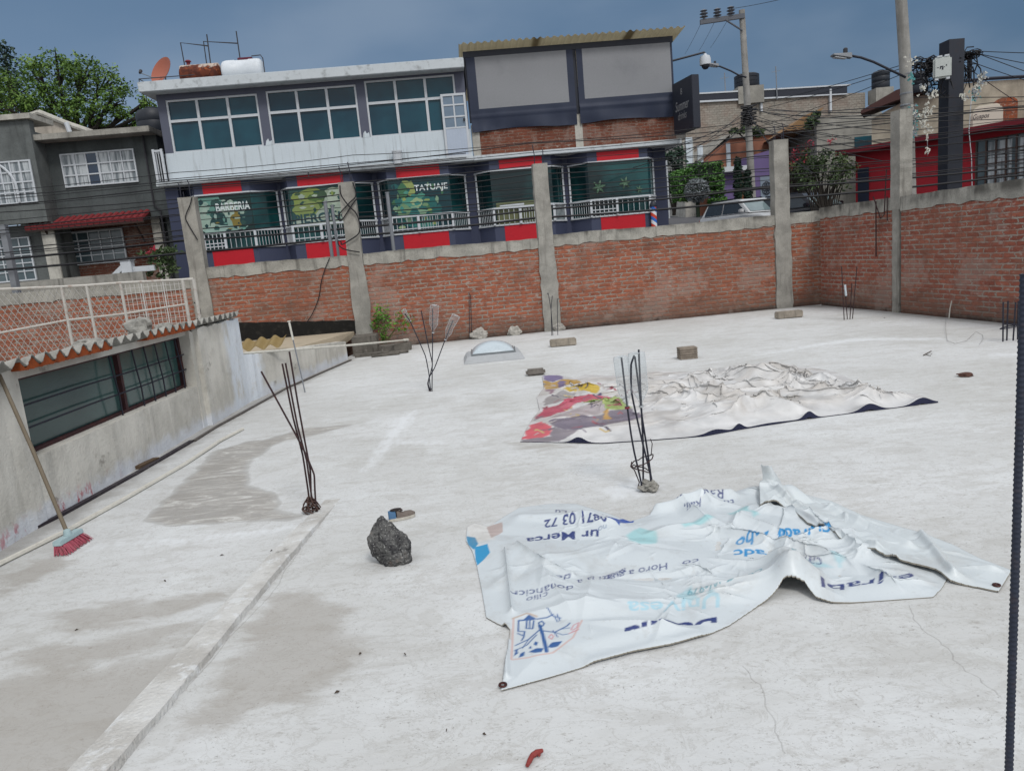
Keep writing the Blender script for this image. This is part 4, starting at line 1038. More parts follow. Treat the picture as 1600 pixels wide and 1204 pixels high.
# --- slab and upper floor
mb = MB(); mb.box(-6.25, -.16, ZS, 2.50, 7.2, ZS+.13); mb.box(2.502, -.14, ZS-.01, 8.45, 7.2, ZS+.12)
for x0, x1 in ((-3.15, -2.65), (-.25, .2), (2.65, 3.05), (5.5, 5.85)):   # darker soffits hang a little lower between bays
    pass
mb.split('slab', M['slab_white'], shop, bevel=.012)
mb = MB()
for z in (ZS+.05, ZS+.16): mb.tube([(-6.2, -.2, z), (-2, -.2, z+.02), (2.3, -.19, z+.04)], .012, 5)
mb.tube([(-2.1, -.2, ZS+.05), (-2.1, -.2, ZS-.08)], .015, 5)
mb.split('cable_run', M['dark_metal'], shop)
zr0 = 6.66
wins = [FB.rect((264, 196), (407, 190), (335, 151), (338, 231)), FB.rect((420, 184), (560, 172), (488, 137), (494, 218)), FB.rect((573, 167), (713, 155), (642, 121), (640, 206))]
zw0 = min(w[2] for w in wins); zw0 = 5.12; 
MB().box(-5.92, 0, ZS+.131, 2.49, .16, 5.12).build('parapet', M['white_paint'], shop)
uw = MB(); xs = [-5.92]
for w in wins: xs += [w[0], w[1]]
xs.append(2.45); ztop = wins[0][3]
for a, b in zip(xs[0::2], xs[1::2]): uw.box(a, .002, 5.121, b, .2, zr0)
for w in wins: uw.box(w[0]+.001, .002, w[3], w[1]-.001, .2, zr0)
uw.box(-5.92, .201, ZS+.131, -5.72, 7, zr0); uw.box(2.25, .201, ZS+.131, 2.449, 7, zr0); uw.box(-5.719, 6.8, ZS+.131, 2.249, 7, zr0)
uw.split('upper_wall', M['purple_wall'], shop)
MB().box(-5.7, 3, ZS+.14, 2.2, 3.1, zr0-.01).build('inner_wall', M['navy'], shop)
for k, (a, b, z0, z1) in enumerate(wins):
    z0 = 5.122; win = MB().box(a+.01, .075, z0, b-.01, .085, z1-.005).build('window', M['glass_teal'], shop)
    fr = MB(); t = .05; zm = z0+(z1-z0)*.60
    fr.box(a+.002, .02, z0, a+t, .11, z1-.002); fr.box(b-t, .02, z0, b-.002, .11, z1-.002); fr.box(a+t+.001, .02, z1-t, b-t-.001, .11, z1-.002); fr.box(a+t+.001, .02, z0, b-t-.001, .11, z0+.035)
    fr.box(a+t+.001, .025, zm-.035, b-t-.001, .105, zm+.035)
    for f in (.333, .667):
        x = a+(b-a)*f; fr.box(x-.035, .022, z0+.036, x+.035, .107, zm-.036); fr.box(x-.035, .022, zm+.036, x+.035, .107, z1-t-.001)
    fr.build('window_frame', M['white_frame'], win)
# patches of old white at the pier feet
mb = MB()
for x in (wins[0][1]+.05, wins[1][1]+.03): mb.prism([(x, 5.123), (x+.2, 5.123), (x+.19, 5.25), (x+.12, 5.22), (x+.09, 5.30), (x+.03, 5.24)], -.004, .001)
mb.split('peeled_patch', M['white_paint'], shop)
# door
dx0, dx1 = FB.uv(695, 220)[0], FB.uv(733, 215)[0]; dz0, dz1 = ZS+.135, FB.uv(708, 147)[1]
do = MB(); do.box(dx0+.05, -.06, dz0+.05, dx1-.05, -.03, dz0+.78); 
for k in range(7): x = dx0+.07+(dx1-dx0-.14)*k/7; do.box(x, -.066, dz0+.06, x+.012, -.061, dz0+.77)
do = do.build('door', paint('door_white', 'a9b4c4', .5, .1), shop)
MB().box(dx0+.05, -.05, dz0+.79, dx1-.05, -.04, dz1-.05).build('pane', glass('door_glass', '50606e', .1, '66788a'), do)
mb = MB(); mb.box(dx0, -.075, dz0, dx0+.06, -.02, dz1); mb.box(dx1-.06, -.075, dz0, dx1, -.02, dz1); mb.box(dx0+.061, -.075, dz1-.06, dx1-.061, -.02, dz1); mb.box(dx0+.061, -.075, dz0, dx1-.061, -.02, dz0+.05)
xm = (dx0+dx1)/2; mb.box(xm-.02, -.07, dz0+.79, xm+.02, -.025, dz1-.061)
for f in (.0, .35, .72): z = dz0+.79+(dz1-dz0-.85)*f; mb.box(dx0+.061, -.068, z-.02, dx1-.061, -.028, z+.02)
mb.build('door_frame', M['white_frame'], do)
MB().box(dx1-.12, -.1, dz0+.95, dx1-.07, -.072, dz0+1.02).build('handle', M['dark_metal'], do)
# roof slab
mb = MB(); mb.box(-6.2, -.42, zr0+.001, 2.47, 7.3, 6.92); mb.build('roof', M['slab_white'], shop, bevel=.015)
mb = MB(); mb.tube([(-6.15, -.38, 7.0), (-4.7, -.38, 7.0)], .012, 5); mb.tube([(-6.15, -.38, 6.9), (-6.15, -.38, 7.0)], .012, 5); mb.tube([(-6.15, -.38, 7.0), (-6.15, 2, 7.0)], .012, 5); mb.build('roof_rail', M['dark_metal'], shop)
# balcony return on the left
mb = MB(); bz = 5.22
for p in ((-6.2, -.1), (-5.98, -.1)): mb.box(p[0]-.03, p[1]-.03, ZS+.131, p[0]+.03, p[1]+.03, bz+.02)
mb.box(-6.2, -.12, bz-.05, -5.95, -.08, bz)
for k in range(1, 4): mb.box(-6.2+.06*k, -.108, ZS+.14, -6.185+.06*k, -.092, bz-.05)
for k in range(8): mb.box(-6.21, -.0+.25*k, ZS+.14, -6.19, .02+.25*k, bz)
mb.box(-6.22, -.06, bz-.05, -6.18, 2, bz); mb.build('balcony_railing', M['white_frame'], shop)
# drain bucket shape on the parapet
bx = FB.uv(622, 248); MB().lathe([(.12, -.16), (.14, .16), (.15, .16), (.15, .19), (.10, .19)], (bx[0], -.16, bx[1]), 14).build('white_bucket', M['white_frame'], shop)
# --- covered roof bar on the right
X0, X1 = FB.uv(737, 220)[0], 8.34
bz1 = FB.uv(820, 192)[1]
xp = FB.uv(905, 205)[0]
mb = MB(); mb.box(X0+.24, .0, ZS+.125, xp-.12, .16, bz1); mb.box(xp+.10, 0, ZS+.125, X1, .16, bz1); mb.box(X1-.16, .161, ZS+.125, X1, 7, bz1)
mb.split('bar_wall', M['brick_bar'], shop)
mb = MB(); mb.box(X0+.02, -.01, ZS+.125, X0+.238, .18, bz1+.05); mb.box(xp-.118, -.01, ZS+.125, xp+.098, .18, bz1+.12)
mb.split('bar_column', M['concrete_light'], shop)
rz_l, rz_r = FB.uv(725, 80)[1], FB.uv(1062, 49)[1]; rz = (rz_l+rz_r)/2-.03
mb = MB()
for x in (X0+.05, xp, X1-.06): mb.box(x-.05, -.02, bz1+.121, x+.05, .10, rz-.05); mb.box(x-.04, 4.9, bz1-.5, x+.04, 5.0, rz-.02)
mb.box(X0-.02, -.05, rz-.20, X1+.02, .11, rz-.045); mb.box(X1-.1, .111, rz-.19, X1, 5, rz-.06); mb.box(X0, .111, rz-.19, X0+.1, 5, rz-.06)
mb.split('bar_frame', M['black_metal'], shop)
t = NT('polycarb'); c = t.mix(t.noise(1.4, det=4), 'a8a292', 'c4bfae'); c = t.mix(t.rng(t.noise(.8, t.mapv((1, .01, .01)), 1), .56, .6, 0, .7), c, '6a5f4a')
t.fin(c, .5); tl = t.n('ShaderNodeBsdfTranslucent'); t.t.links.new(c, tl.inputs[0]); mx = t.n('ShaderNodeMixShader'); mx.inputs[0].default_value = .75
t.t.links.new(t.b.outputs[0], mx.inputs[1]); t.t.links.new(tl.outputs[0], mx.inputs[2]); t.t.links.new(mx.outputs[0], t.out.inputs[0])
corrugated(X0-.12, X1+.28, -.42, 5.3, lambda x, y: rz+.05-.055*y, .19, .026, .006, 8, 6, .02, 3).build('bar_roof', t.m, shop, smooth=True, edge=50)
# the rolled screens: navy border with grey mesh
def screen(c4, b4):
    """c4: px corners of the grey mesh, b4 px: (xl, xr) outer border and hanging bottom"""
    P = [FB.uv(*p, -.06) for p in c4]
    x0 = min(P[0][0], P[3][0]); x1 = max(P[1][0], P[2][0]); z1 = (P[0][1]+P[1][1])/2; z0 = (P[2][1]+P[3][1])/2
    xl, xr = b4; zb = bz1-.14
    nx, nz = 48, 40; vs = []; fs = []; ms = []
    for j in range(nz+1):
        for i in range(nx+1):
            x = xl+(xr-xl)*i/nx; z = zb+(rz-.21-zb)*j/nz
            lo = max(0, 1-(z-zb)/.55)
            y = -.075-.025*lo*math.sin(x*9+2*math.sin(x*2.3))-.03*lo*math.sin(x*3.1+z*5)-.008*math.sin(z*4+x)
            if z < z0-.18 and z > z0-.26: y -= .02
            vs.append((x, y, z+(.03*math.sin(x*2.1) if j == 0 else 0)))
    for j in range(nz):
        for i in range(nx):
            a = j*(nx+1)+i; fs.append((a, a+1, a+nx+2, a+nx+1))
            cx = xl+(xr-xl)*(i+.5)/nx; cz = zb+(rz-.21-zb)*(j+.5)/nz
            ms.append(1 if (x0 < cx < x1 and z0 < cz < z1) else 0)
    mb = MB().add(vs, fs); mb.m = ms; return mb.build('roll_screen', [M['black_fabric'], M['screen']], shop, smooth=True)
screen([(740, 87), (883, 75), (887, 158), (748, 170)], (X0+.04, xp-.045))
screen([(909, 78), (1046, 65), (1050, 143), (915, 155)], (xp+.045, X1-.02))
MB().box(X0+.2, 4.6, bz1-.6, X1-.3, 4.7, rz-.2).build('back_cloth', M['black_fabric'], shop)
# projecting sign
so = FB.w(8.22, -.22, 0); sg = thing('hanging_sign', 'black projecting sign box with pale script lettering on the corner of the roof bar', 'sign', (so.x, so.y, 4.82), RAD(-77))
hz0, hz1 = -.36, 1.0
MB().box(0, 0, hz0, 1.15, .22, hz1).build('sign_box', M['black_metal'], sg, bevel=.01)
lm = paint('sign_letters', '8a8c90', .6)
text_part('lettering', 'Summer', sg, lm, .16, -.006, .22, .26, .8, .004, shear=.3)
text_part('lettering', 'drinks', sg, lm, .3, -.006, -.02, .2, .5, 0, shear=.3)
text_part('lettering', '8', sg, lm, .5, -.006, .62, .16, .1)
# CCTV dome on a bent arm
cp = FB.uv(1061, 95); e = FB.uv(1098, 84); d0 = FB.uv(1099, 100)
cc = thing('security_camera', 'white dome security camera hanging from a black bent arm at the bar corner', 'security camera', FB.w(X1-.03, -.03, cp[1]), FB.a)
L = e[0]-X1+.03
MB().tube([(0, 0, 0), (L*.5, -.05, (e[1]-cp[1])*.5), (L, -.1, e[1]-cp[1]), (L+.02, -.1, e[1]-cp[1]-.03), (L+.02, -.1, d0[1]-cp[1]+.22)], .028, 8).build('arm', M['black_metal'], cc)
z = d0[1]-cp[1]
MB().lathe([(.04, .24), (.05, .2), (.13, .17), (.155, .08), (.155, -.06), (.13, -.07)], (L+.02, -.1, z), 18).build('housing', M['white_frame'], cc, smooth=True, edge=50)
MB().lathe([(.115, -.06), (.10, -.12), (.06, -.17), (.001, -.185)], (L+.02, -.1, z), 16).build('dome', M['black_metal'], cc, smooth=True)
# --- things on the shop roof
RZ = 6.92
def roofpt(px, py, off): x, z = FB.uv(px, py, off); return x
ds = FB.w(roofpt(258, 118, 1.0), 1.0, RZ); dish = thing('satellite_dish', 'orange-red satellite dish on the left corner of the shop roof', 'satellite dish', ds, FB.a)
dm = paint('dish_red', '9a5a48', .6, .15, 5); A = rotm('Z', -34) @ rotm('X', 66) @ Matrix.Scale(1.12, 3)
MB().lathe([(.001, .0), (.13, .012), (.26, .05), (.36, .10), (.365, .112), (.355, .108), (.25, .058), (.12, .02), (.001, .008)], (.03, -.1, .52), 24, A).build('reflector', dm, dish, smooth=True, edge=60)
mb = MB(); mb.tube([(0, 0, 0), (0, 0, .45), (.02, -.05, .5)], .022, 7); mb.tube([(.0, -.05, .42), (-.2, -.4, .34), (-.42, -.62, .42)], .013, 6)
mb.build('mast', M['grey_metal'], dish); MB().lathe([(.03, -.06), (.04, 0), (.045, .07)], (-.43, -.63, .45), 10, rotm('X', -50)).build('receiver', M['dark_metal'], dish)
t = NT('rusty_tank'); s = t.sep(); n = t.noise(2.6, t.mapv((1.5, 1, 1)), 7, .65)
f = t.math('ADD', t.math('MULTIPLY', s[2], 1.6), t.math('MULTIPLY', t.math('SUBTRACT', n, .5), .9))
c = t.mix(t.rng(t.noise(9, det=5), .4, .6), '43231c', '5e3122'); c = t.mix(t.rng(t.noise(5, det=4), .58, .66), c, '8a4a2a'); c = t.mix(t.rng(f, .30, .40), c, 'a99c92')
rm = t.fin(c, .8, 0, .2); RY = rotm('Y', 90)
tx = FB.rect((290, 112), (351, 109), (320, 97), (321, 121), 1.0); Ln = tx[1]-tx[0]-.06; Rr = .285
rt = thing('water_tank', 'rusty brown cylindrical tank lying on the shop roof edge', 'water tank', FB.w((tx[0]+tx[1])/2, .6, RZ+Rr+.02), FB.a)
MB().lathe([(.001, -Ln/2-.05), (Rr*.7, -Ln/2-.03), (Rr, -Ln/2+.01), (Rr, -Ln/4), (Rr+.01, -Ln/4+.01), (Rr, -Ln/4+.02), (Rr, Ln/4), (Rr+.01, Ln/4+.01), (Rr, Ln/4+.02), (Rr, Ln/2-.01), (Rr*.7, Ln/2+.03), (.001, Ln/2+.05)], (0, 0, 0), 22, RY).build('tank_body', rm, rt, smooth=True, edge=50)
mb = MB(); mb.box(-Ln*.35, -.2, -Rr-.02, -Ln*.28, .2, -Rr*.8); mb.box(Ln*.28, -.2, -Rr-.02, Ln*.35, .2, -Rr*.8); mb.split('cradle', M['dark_metal'], rt)
MB().lathe([(.05, 0), (.05, .08), (.09, .1), (.06, .14)], (-Ln*.3, 0, Rr-.01), 10).build('inlet', paint('inlet_red', '6a2430', .6), rt)
tx = FB.rect((354, 106), (416, 104), (388, 91), (388, 119), 1.0); Ln = tx[1]-tx[0]; Rr = .31
wt = thing('water_tank', 'white plastic cylindrical tank lying on the shop roof edge', 'water tank', FB.w((tx[0]+tx[1])/2, .6, RZ+Rr+.01), FB.a)
MB().lathe([(.001, -Ln/2), (Rr*.8, -Ln/2+.01), (Rr*.95, -Ln/2+.06), (Rr, -Ln/2+.14), (Rr, -.2), (Rr-.012, -.18), (Rr-.012, .18), (Rr, .2), (Rr, Ln/2-.14), (Rr*.95, Ln/2-.06), (Rr*.8, Ln/2-.01), (.001, Ln/2)], (0, 0, 0), 26, RY).build('tank_body', paint('tank_white', 'c3c9cf', .45, .06, 2, '8f9499', .3), wt, smooth=True, edge=60)
mb = MB(); mb.box(-Ln*.33, -.22, -Rr-.01, -Ln*.25, .22, -Rr*.75); mb.box(Ln*.25, -.22, -Rr-.01, Ln*.33, .22, -Rr*.75); mb.split('cradle', M['white_frame'], wt)
MB().box(-.1, -.08, Rr-.02, .3, .08, Rr+.04).build('lid', paint('lid_maroon', '5a1f33', .6), wt, bevel=.01)
mb = MB(); mb.tube([(.6, -.1, -Rr), (.6, -.1, Rr*.9), (.55, -.1, Rr+.06), (.3, -.1, Rr+.05)], .015, 6); mb.build('pipe', M['dark_metal'], wt)
def pipe_frame(pts, label, Y=.55):
    P = [FB.w(FB.uv(x, y, Y)[0], Y, FB.uv(x, y, Y)[1]) for x, y in pts]; P[0].z = RZ; o = P[0].copy()
    mb = MB(); mb.tube([p-o for p in P], .018, 6); return mb, o, label
mb, o, _ = pipe_frame([(289, 100), (282, 67), (325, 72)], ''); 
q = [FB.w(FB.uv(x, y, .55)[0], .55, FB.uv(x, y, .55)[1])-o for x, y in ((328, 97), (323, 54))]; q[0].z = 0; mb.tube(q, .018, 6)
tag(mb.build('pipe_frame', M['dark_metal'], None, o), 'thin dark pipe frame rising at the left end of the rusty tank', 'pipe')
mb, o, _ = pipe_frame([(322, 97), (318, 65), (372, 68)], '', .75)
q = [FB.w(FB.uv(x, y, .75)[0], .75, FB.uv(x, y, .75)[1])-o for x, y in ((375, 92), (369, 49))]; q[0].z = 0; mb.tube(q, .018, 6)
tag(mb.build('pipe_frame', M['dark_metal'], None, o), 'thin dark pipe frame joining the rusty tank to the white tank', 'pipe')
bt = FB.w(FB.uv(283, 122, .9)[0], .9, RZ); b = thing('bucket', 'small blue tub beside the rusty tank on the shop roof', 'bucket', bt, FB.a)
MB().lathe([(.14, 0), (.16, .1), (.16, .12), (.14, .12), (.13, .03)], (0, 0, 0), 14).build('tub', paint('tub_blue', '35506e', .6), b, smooth=True, edge=50)
# ================================================================== FOLIAGE HELPERS
def leaf_mat(name, a, b, c_, tr=.25):
    t = NT(name); g = t.n('ShaderNodeNewGeometry'); r = g.outputs['Random Per Island']
    c = t.mix(r, a, b); c = t.mix(t.rng(t.noise(.9, det=2), .5, .68, 0, .7), c, c_)
    m = t.fin(c, .6, 0, .25)
    return m
L_TREE = leaf_mat('leaf_tree', '3e5828', '5e7c36', '7c9648'); L_DARK = leaf_mat('leaf_dark', '24362a', '30453a', '3a5240')
L_HEDGE = leaf_mat('leaf_hedge', '3e6230', '588240', '74a050'); L_BUSH = leaf_mat('leaf_bush', '34442c', '4a5c3a', '626e46'); L_RED = leaf_mat('leaf_red', '8a2a3a', 'a83a48', '702434')
L_WEED = leaf_mat('leaf_weed', '3f6a22', '5f8f30', '86aa48'); L_GREY = leaf_mat('leaf_grey', '6e7478', '8f969a', '50565a')
BARK = paint('bark', '2e2a26', .95, .3, 6)
def leaves(mb, rnd, c, R, n, size, flat=1.0):
    for _ in range(n):
        while True:
            p = Vector((rnd.uniform(-1, 1), rnd.uniform(-1, 1), rnd.uniform(-1, 1)))
            if p.length < 1: break
        p = c+Vector((p.x*R, p.y*R, p.z*R*flat)); s = size*rnd.uniform(.6, 1.3)
        u = Vector((rnd.gauss(0, 1), rnd.gauss(0, 1), rnd.gauss(0, .6))).normalized(); v = u.cross(Vector((rnd.gauss(0, 1), rnd.gauss(0, 1), rnd.gauss(0, 1)))).normalized()
        mb.add([p-u*s, p+v*s*.45, p+u*s, p-v*s*.45], [(0, 1, 2, 3)])
def crown(blobs, rnd, sub=26, nl=16, size=.16, subr=.42, inner=.35):
    mb = MB(); cs = []
    for c, R in blobs:
        for _ in range(max(6, int(sub*(R/1.3)**1.6))):
            d = Vector((rnd.gauss(0, 1), rnd.gauss(0, 1), rnd.gauss(0, 1))).normalized()*R*rnd.uniform(inner, 1.0)
            d.z *= .85; cc = c+d; cs.append(cc); leaves(mb, rnd, cc, subr*rnd.uniform(.6, 1.25), nl, size, .7)
    return mb, cs
# ================================================================== TREES ON THE LEFT
def px_blobs(lst, Y, rnd, spread=.8):
    k = Y/FPX; return [(D(x, y, Y+rnd.uniform(-1, 1)*spread*r*k), r*k) for x, y, r in lst]
rnd = random.Random(21); Yt = 38
bl = px_blobs([(-25, 150, 42), (15, 145, 36), (50, 112, 28), (88, 100, 27), (128, 110, 28), (165, 122, 24), (185, 142, 20), (120, 145, 34), (70, 150, 34), (35, 180, 32), (170, 160, 24), (190, 178, 16), (205, 190, 12), (140, 175, 20), (5, 200, 30), (-30, 195, 36), (228, 160, 12), (100, 170, 18), (225, 185, 13), (215, 200, 14), (60, 175, 26), (160, 195, 16), (236, 172, 10), (120, 190, 16)], Yt, rnd, .9)
base = Vector((D(120, 300, Yt).x, Yt, street_z(-20, 38)))
tr = thing('tree', 'big spreading green tree rising behind the grey house on the left', 'tree', base)
cm, cs = crown([(c-base, R) for c, R in bl], rnd, 62, 22, .085, .36); cm.build('crown', L_TREE, tr)
mb = MB(); top = D(125, 215, Yt)-base; mb.tube([(0, 0, -.3), top*.6+Vector((.2, 0, 0)), top], [.5, .38, .3], 8)
for k, (c, R) in enumerate(bl):
    e = c-base; m = top.lerp(e, .45)+Vector((rnd.uniform(-.3, .3), 0, -.25)); mb.tube([top, m, e], [.16, .10, .03], 5, False)
    for _ in range(5):
        q = e+Vector((rnd.gauss(0, 1), rnd.gauss(0, 1), rnd.gauss(0, .8)+.3)).normalized()*R*.85; mb.tube([m.lerp(e, .5), (e+q)/2+Vector((0, 0, -.1)), q], [.06, .04, .012], 4, False)
mb.build('trunk', BARK, tr)
Yc = 44; cb = Vector((D(-5, 200, Yc).x, Yc, street_z(-25, 40))); top = D(5, 68, Yc)
co = thing('conifer', 'dark conifer tip at the far left edge of the sky', 'tree', cb); mb = MB(); H_ = top.z-cb.z
for k in range(240):
    z = H_*(.25+.75*(k/240)); rr = .25+(H_-z)*.26; a = rnd.uniform(0, 6.28); rr *= rnd.uniform(.5, 1.1)
    leaves(mb, rnd, Vector(((top.x-cb.x)*z/H_+rr*math.cos(a), rr*math.sin(a), z)), .42, 16, .12, .6)
mb.build('crown', L_DARK, co)
MB().tube([(0, 0, -.3), (top.x-cb.x, 0, H_*.97)], [.35, .05], 7).build('trunk', BARK, co)

# ================================================================== GREY HOUSES ON THE LEFT
def pbox(mb, pl, L, R, T, B, y0, y1, off=0.0):
    a, b, c, d = pl.rect(L, R, T, B, off); mb.box(a, y0, c, b, y1, d); return a, b, c, d
M['house_grey'] = concrete('house_grey', '5e6262', '3c4040', '70736f', .6, .25, .12)
M['house_dark'] = concrete('house_dark', '4a4f50', '2f3334', '5c605f', .6, .25, .1)
M['curtain'] = None
t = NT('curtain'); s = t.sep(); n = t.noise(3.4, t.mapv((3, 1, .25)), 3); M['curtain'] = t.fin(t.mix(t.rng(n, .4, .6), '5f686e', 'aab0b4'), .35, 0, .5)
HA = Plane(-15.5, 22.0, 3); ha = thing('house', 'dark grey house with flat slab roof, curtained white-barred window and red tiled canopy', 'house', HA.o, HA.a)
xl = HA.uv(50, 250)[0]; xr = HA.uv(258, 300)[0]; zt = HA.uv(140, 219)[1]; zc = HA.uv(145, 346)[1]
pr, pl_ = HA.uv(235, 380)[0], HA.uv(48, 400)[0]
mb = MB(); mb.box(xl, 0, zc, xr, .25, zt-.001); mb.box(xl, .251, .2, xl+.2, 8, zt-.001); mb.box(xr-.2, .251, .2, xr, 8, zt-.001); mb.box(xl, .7, .2, xr, .9, zc-.001); mb.box(xl, 7.9, .2, xr, 8.1, zt-.001)
mb.split('wall', M['house_dark'], ha)
a = HA.uv(18, 228)[0]; mb = MB(); mb.box(a, -.55, zt, xr+.05, 8.2, zt+.16); mb.build('roof', M['concrete'], ha, bevel=.01)
def barred_window(pl, par, L, R, T, B, nx, nz, gm, y=-.01, thick=.018, arch=False, heavy=None, curt=True):
    x0, x1, z0, z1 = pl.rect(L, R, T, B); w = MB().box(x0, y, z0, x1, y+.02, z1).build('window', gm, par)
    fr = MB(); fr.box(x0-.04, y-.03, z0-.04, x0, y+.03, z1+.04); fr.box(x1, y-.03, z0-.04, x1+.04, y+.03, z1+.04); fr.box(x0+.001, y-.03, z1, x1-.001, y+.03, z1+.04); fr.box(x0+.001, y-.03, z0-.04, x1-.001, y+.03, z0)
    for k in range(1, nx): x = x0+(x1-x0)*k/nx; h = thick*(1.6 if heavy and k in heavy else 1); fr.box(x-h, y-.028, z0, x+h, y-.002, z1)
    for k in range(1, nz): z = z0+(z1-z0)*k/nz; fr.box(x0, y-.031, z-thick, x1, y-.0285, z+thick)
    if arch:
        cx = x0; R_ = (x1-x0)*.72; pts = [(cx+R_*math.cos(a), y-.035, z0+(z1-z0)*.35+R_*.8*math.sin(a)) for a in [i*math.pi/2/12 for i in range(13)]]; fr.tube([(cx+R_, y-.035, z0)]+pts, .035, 6)
    fr.build('frame', M['white_frame'], w)
    return x0, x1, z0, z1, w
x0, x1, z0, z1, w = barred_window(HA, ha, (100, 265), (211, 259), (152, 239), (157, 287), 6, 3, M['curtain'], heavy=(1, 3))
mb = MB(); xx = x0+(x1-x0)/6; mb.box(xx*1+(x1-x0)/6+.02, -.014, z0, xx+(x1-x0)/3-.02, -.0105, z1); mb.build('pane', glass('dark_pane', '1c2c40', .1, '283c52'), w)
# recessed ground floor under the canopy
br_ = MB(); br_.box(pl_, .60, .2, pr, .69, zc-.002); br_.build('brick_panel', M['brick_house'], ha)
mb = MB(); pbox(mb, HA, (74, 400), (92, 400), (82, 358), (85, 442), .45, .62); mb.box(pr, .3, .2, pr+.25, .62, zc-.002); mb.split('pillar', M['concrete_light'], ha)
barred_window(HA, ha, (91, 388), (180, 382), (134, 361), (137, 410), 5, 4, glass('lower_pane', '3c4a50', .1, '6a7478'), .55, .014)
mb = MB(); ca, cb_ = HA.uv(56, 352)[0], HA.uv(236, 335)[0]
n = int((cb_-ca)/.17)
for k in range(n):
    x = ca+(cb_-ca)*(k+.5)/n; mb.tube([(x, -.62, zc-.10), (x, .0, zc+.14)], .085, 8)
mb.build('tile_canopy', paint('red_tile', '7a2c30', .7, .25, 6, '4a2426', .4), ha)
mb = MB(); mb.hexa([(ca, -.6, zc-.2), (cb_, -.6, zc-.2), (cb_, 0, zc+.02), (ca, 0, zc+.02), (ca, -.6, zc-.12), (cb_, -.6, zc-.12), (cb_, 0, zc+.1), (ca, 0, zc+.1)])
for x in (ca+.5, cb_-.3): mb.tube([(x, -.5, zc-.2), (x, 0, zc-.7)], .03, 6)
mb.build('canopy_frame', paint('canopy_wood', '332420', .8), ha)
mb = MB(); mb.tube([(xr-.35, -.05, zt), (xr-.35, -.06, zc+.3), (xr-.2, -.06, zc+.15), (xr-.2, -.06, .6)], .03, 6); mb.build('drain_pipe', M['dark_metal'], ha)
# left house with arched window and beige gable
HB = Plane(-16.5, 21.3, 3); hb = thing('house', 'lighter grey house with an arched white window grille at the left edge', 'house', HB.o, HB.a)
xr = HB.uv(54, 240)[0]; zt = HB.uv(20, 188)[1]; zl = HB.uv(25, 350)[1]
mb = MB(); mb.box(-3, 0, zl, xr, .25, zt); mb.box(xr-.2, .251, .2, xr, 5, zt-.3); mb.box(-3, .5, .2, xr, .7, zl-.001); mb.split('wall', M['house_grey'], hb)
mb = MB(); mb.box(-3.1, -.12, zt+.001, xr+.12, 1.1, zt+.14); mb.build('roof', M['concrete_light'], hb)
barred_window(HB, hb, (-40, 290), (52, 285), (5, 255), (10, 318), 6, 4, M['curtain'], arch=True)
barred_window(HB, hb, (-40, 408), (36, 404), (12, 372), (16, 438), 5, 5, glass('door_pane', '46545a', .12, '707c80'), .44, .014)
mb = MB(); mb.box(xr-.35, .2, .2, xr-.001, .49, zl-.002); mb.build('pillar', M['concrete_light'], hb)
# gable wall behind
GB = Plane(-15.5, 25.0, 3); q = [GB.uv(*p) for p in ((48, 178), (62, 176), (104, 193), (170, 216), (170, 260), (48, 260))]
gb = thing('gable_wall', 'beige gable wall with a sloping coping above the grey house roof', 'wall', GB.o, GB.a)
MB().prism([(x, z) for x, z in q], 0, .3).build('wall', concrete('beige_wall', 'a19a90', '77716a', 'bab3a8', .7, .2, .2), gb)
mb = MB(); mb.tube([(q[1][0], -.05, q[1][1]), (q[2][0], -.05, q[2][1]), (q[3][0], -.05, q[3][1])], .09, 8); mb.tube([(q[0][0], -.05, q[0][1]-.05), (q[1][0], -.05, q[1][1])], .08, 8); mb.build('coping', M['concrete_light'], gb)
p = [GB.uv(*p) for p in ((107, 193), (115, 214), (118, 235))]; mb = MB(); mb.tube([(x, -.14, z) for x, z in p], .075, 8); mb.build('downpipe', M['white_frame'], gb)
tkb = D(243, 208, 24.2); wt2 = thing('water_tank', 'tall black plastic water tank on the grey house roof beside the shop', 'water tank', (tkb.x, 24.2, HA.uv(200, 212)[1]+.05))
MB().lathe([(.48, -.05), (.5, .05), (.5, .3), (.49, .32), (.5, .34), (.5, .62), (.49, .64), (.5, .66), (.5, .85), (.42, .98), (.2, 1.04), (.2, 1.08), (.001, 1.08)], (0, 0, 0), 24).build('tank_body', paint('tank_black', '20252e', .5, .2, 3), wt2, smooth=True, edge=40)
# front yard of the grey house
mb = MB(); mb.box(-2.6, -3.4, .2, 6.3, -3.2, HA.uv(150, 430, -3.4)[1]); tag(mb.build('yard_wall', M['concrete'], None, HA.o, HA.a), 'low grey yard wall in front of the dark grey house', 'wall')
yw = HA.uv(150, 430, -3.4)[1]
a = HA.uv(172, 424, -3.1); b = HA.uv(198, 408, -3.1); c = HA.uv(225, 414, -3.1); mb = MB(); mb.hexa([(a[0]-.3, -3.16, a[1]-.35), (a[0]-.12, -3.16, a[1]-.35), (a[0]-.12, -3.04, a[1]-.35), (a[0]-.3, -3.04, a[1]-.35), (b[0]-.16, -3.16, b[1]-.10), (b[0]-.06, -3.16, b[1]-.16), (b[0]-.06, -3.04, b[1]-.16), (b[0]-.16, -3.04, b[1]-.10)]); mb.box(b[0]-.13, -3.2, b[1]-1.0, b[0]+.13, -2.98, b[1]+.02); mb.box(b[0]-.16, -3.23, b[1]+.021, b[0]+.16, -2.95, b[1]+.07); mb.box(b[0]+.131, -3.13, c[1]-.16, c[0]+.25, -3.05, c[1]-.02)
tag(mb.build('white_railing', M['white_frame'], None, HA.o, HA.a), 'white stair railing with a square post by the shrub in the left yard', 'railing')
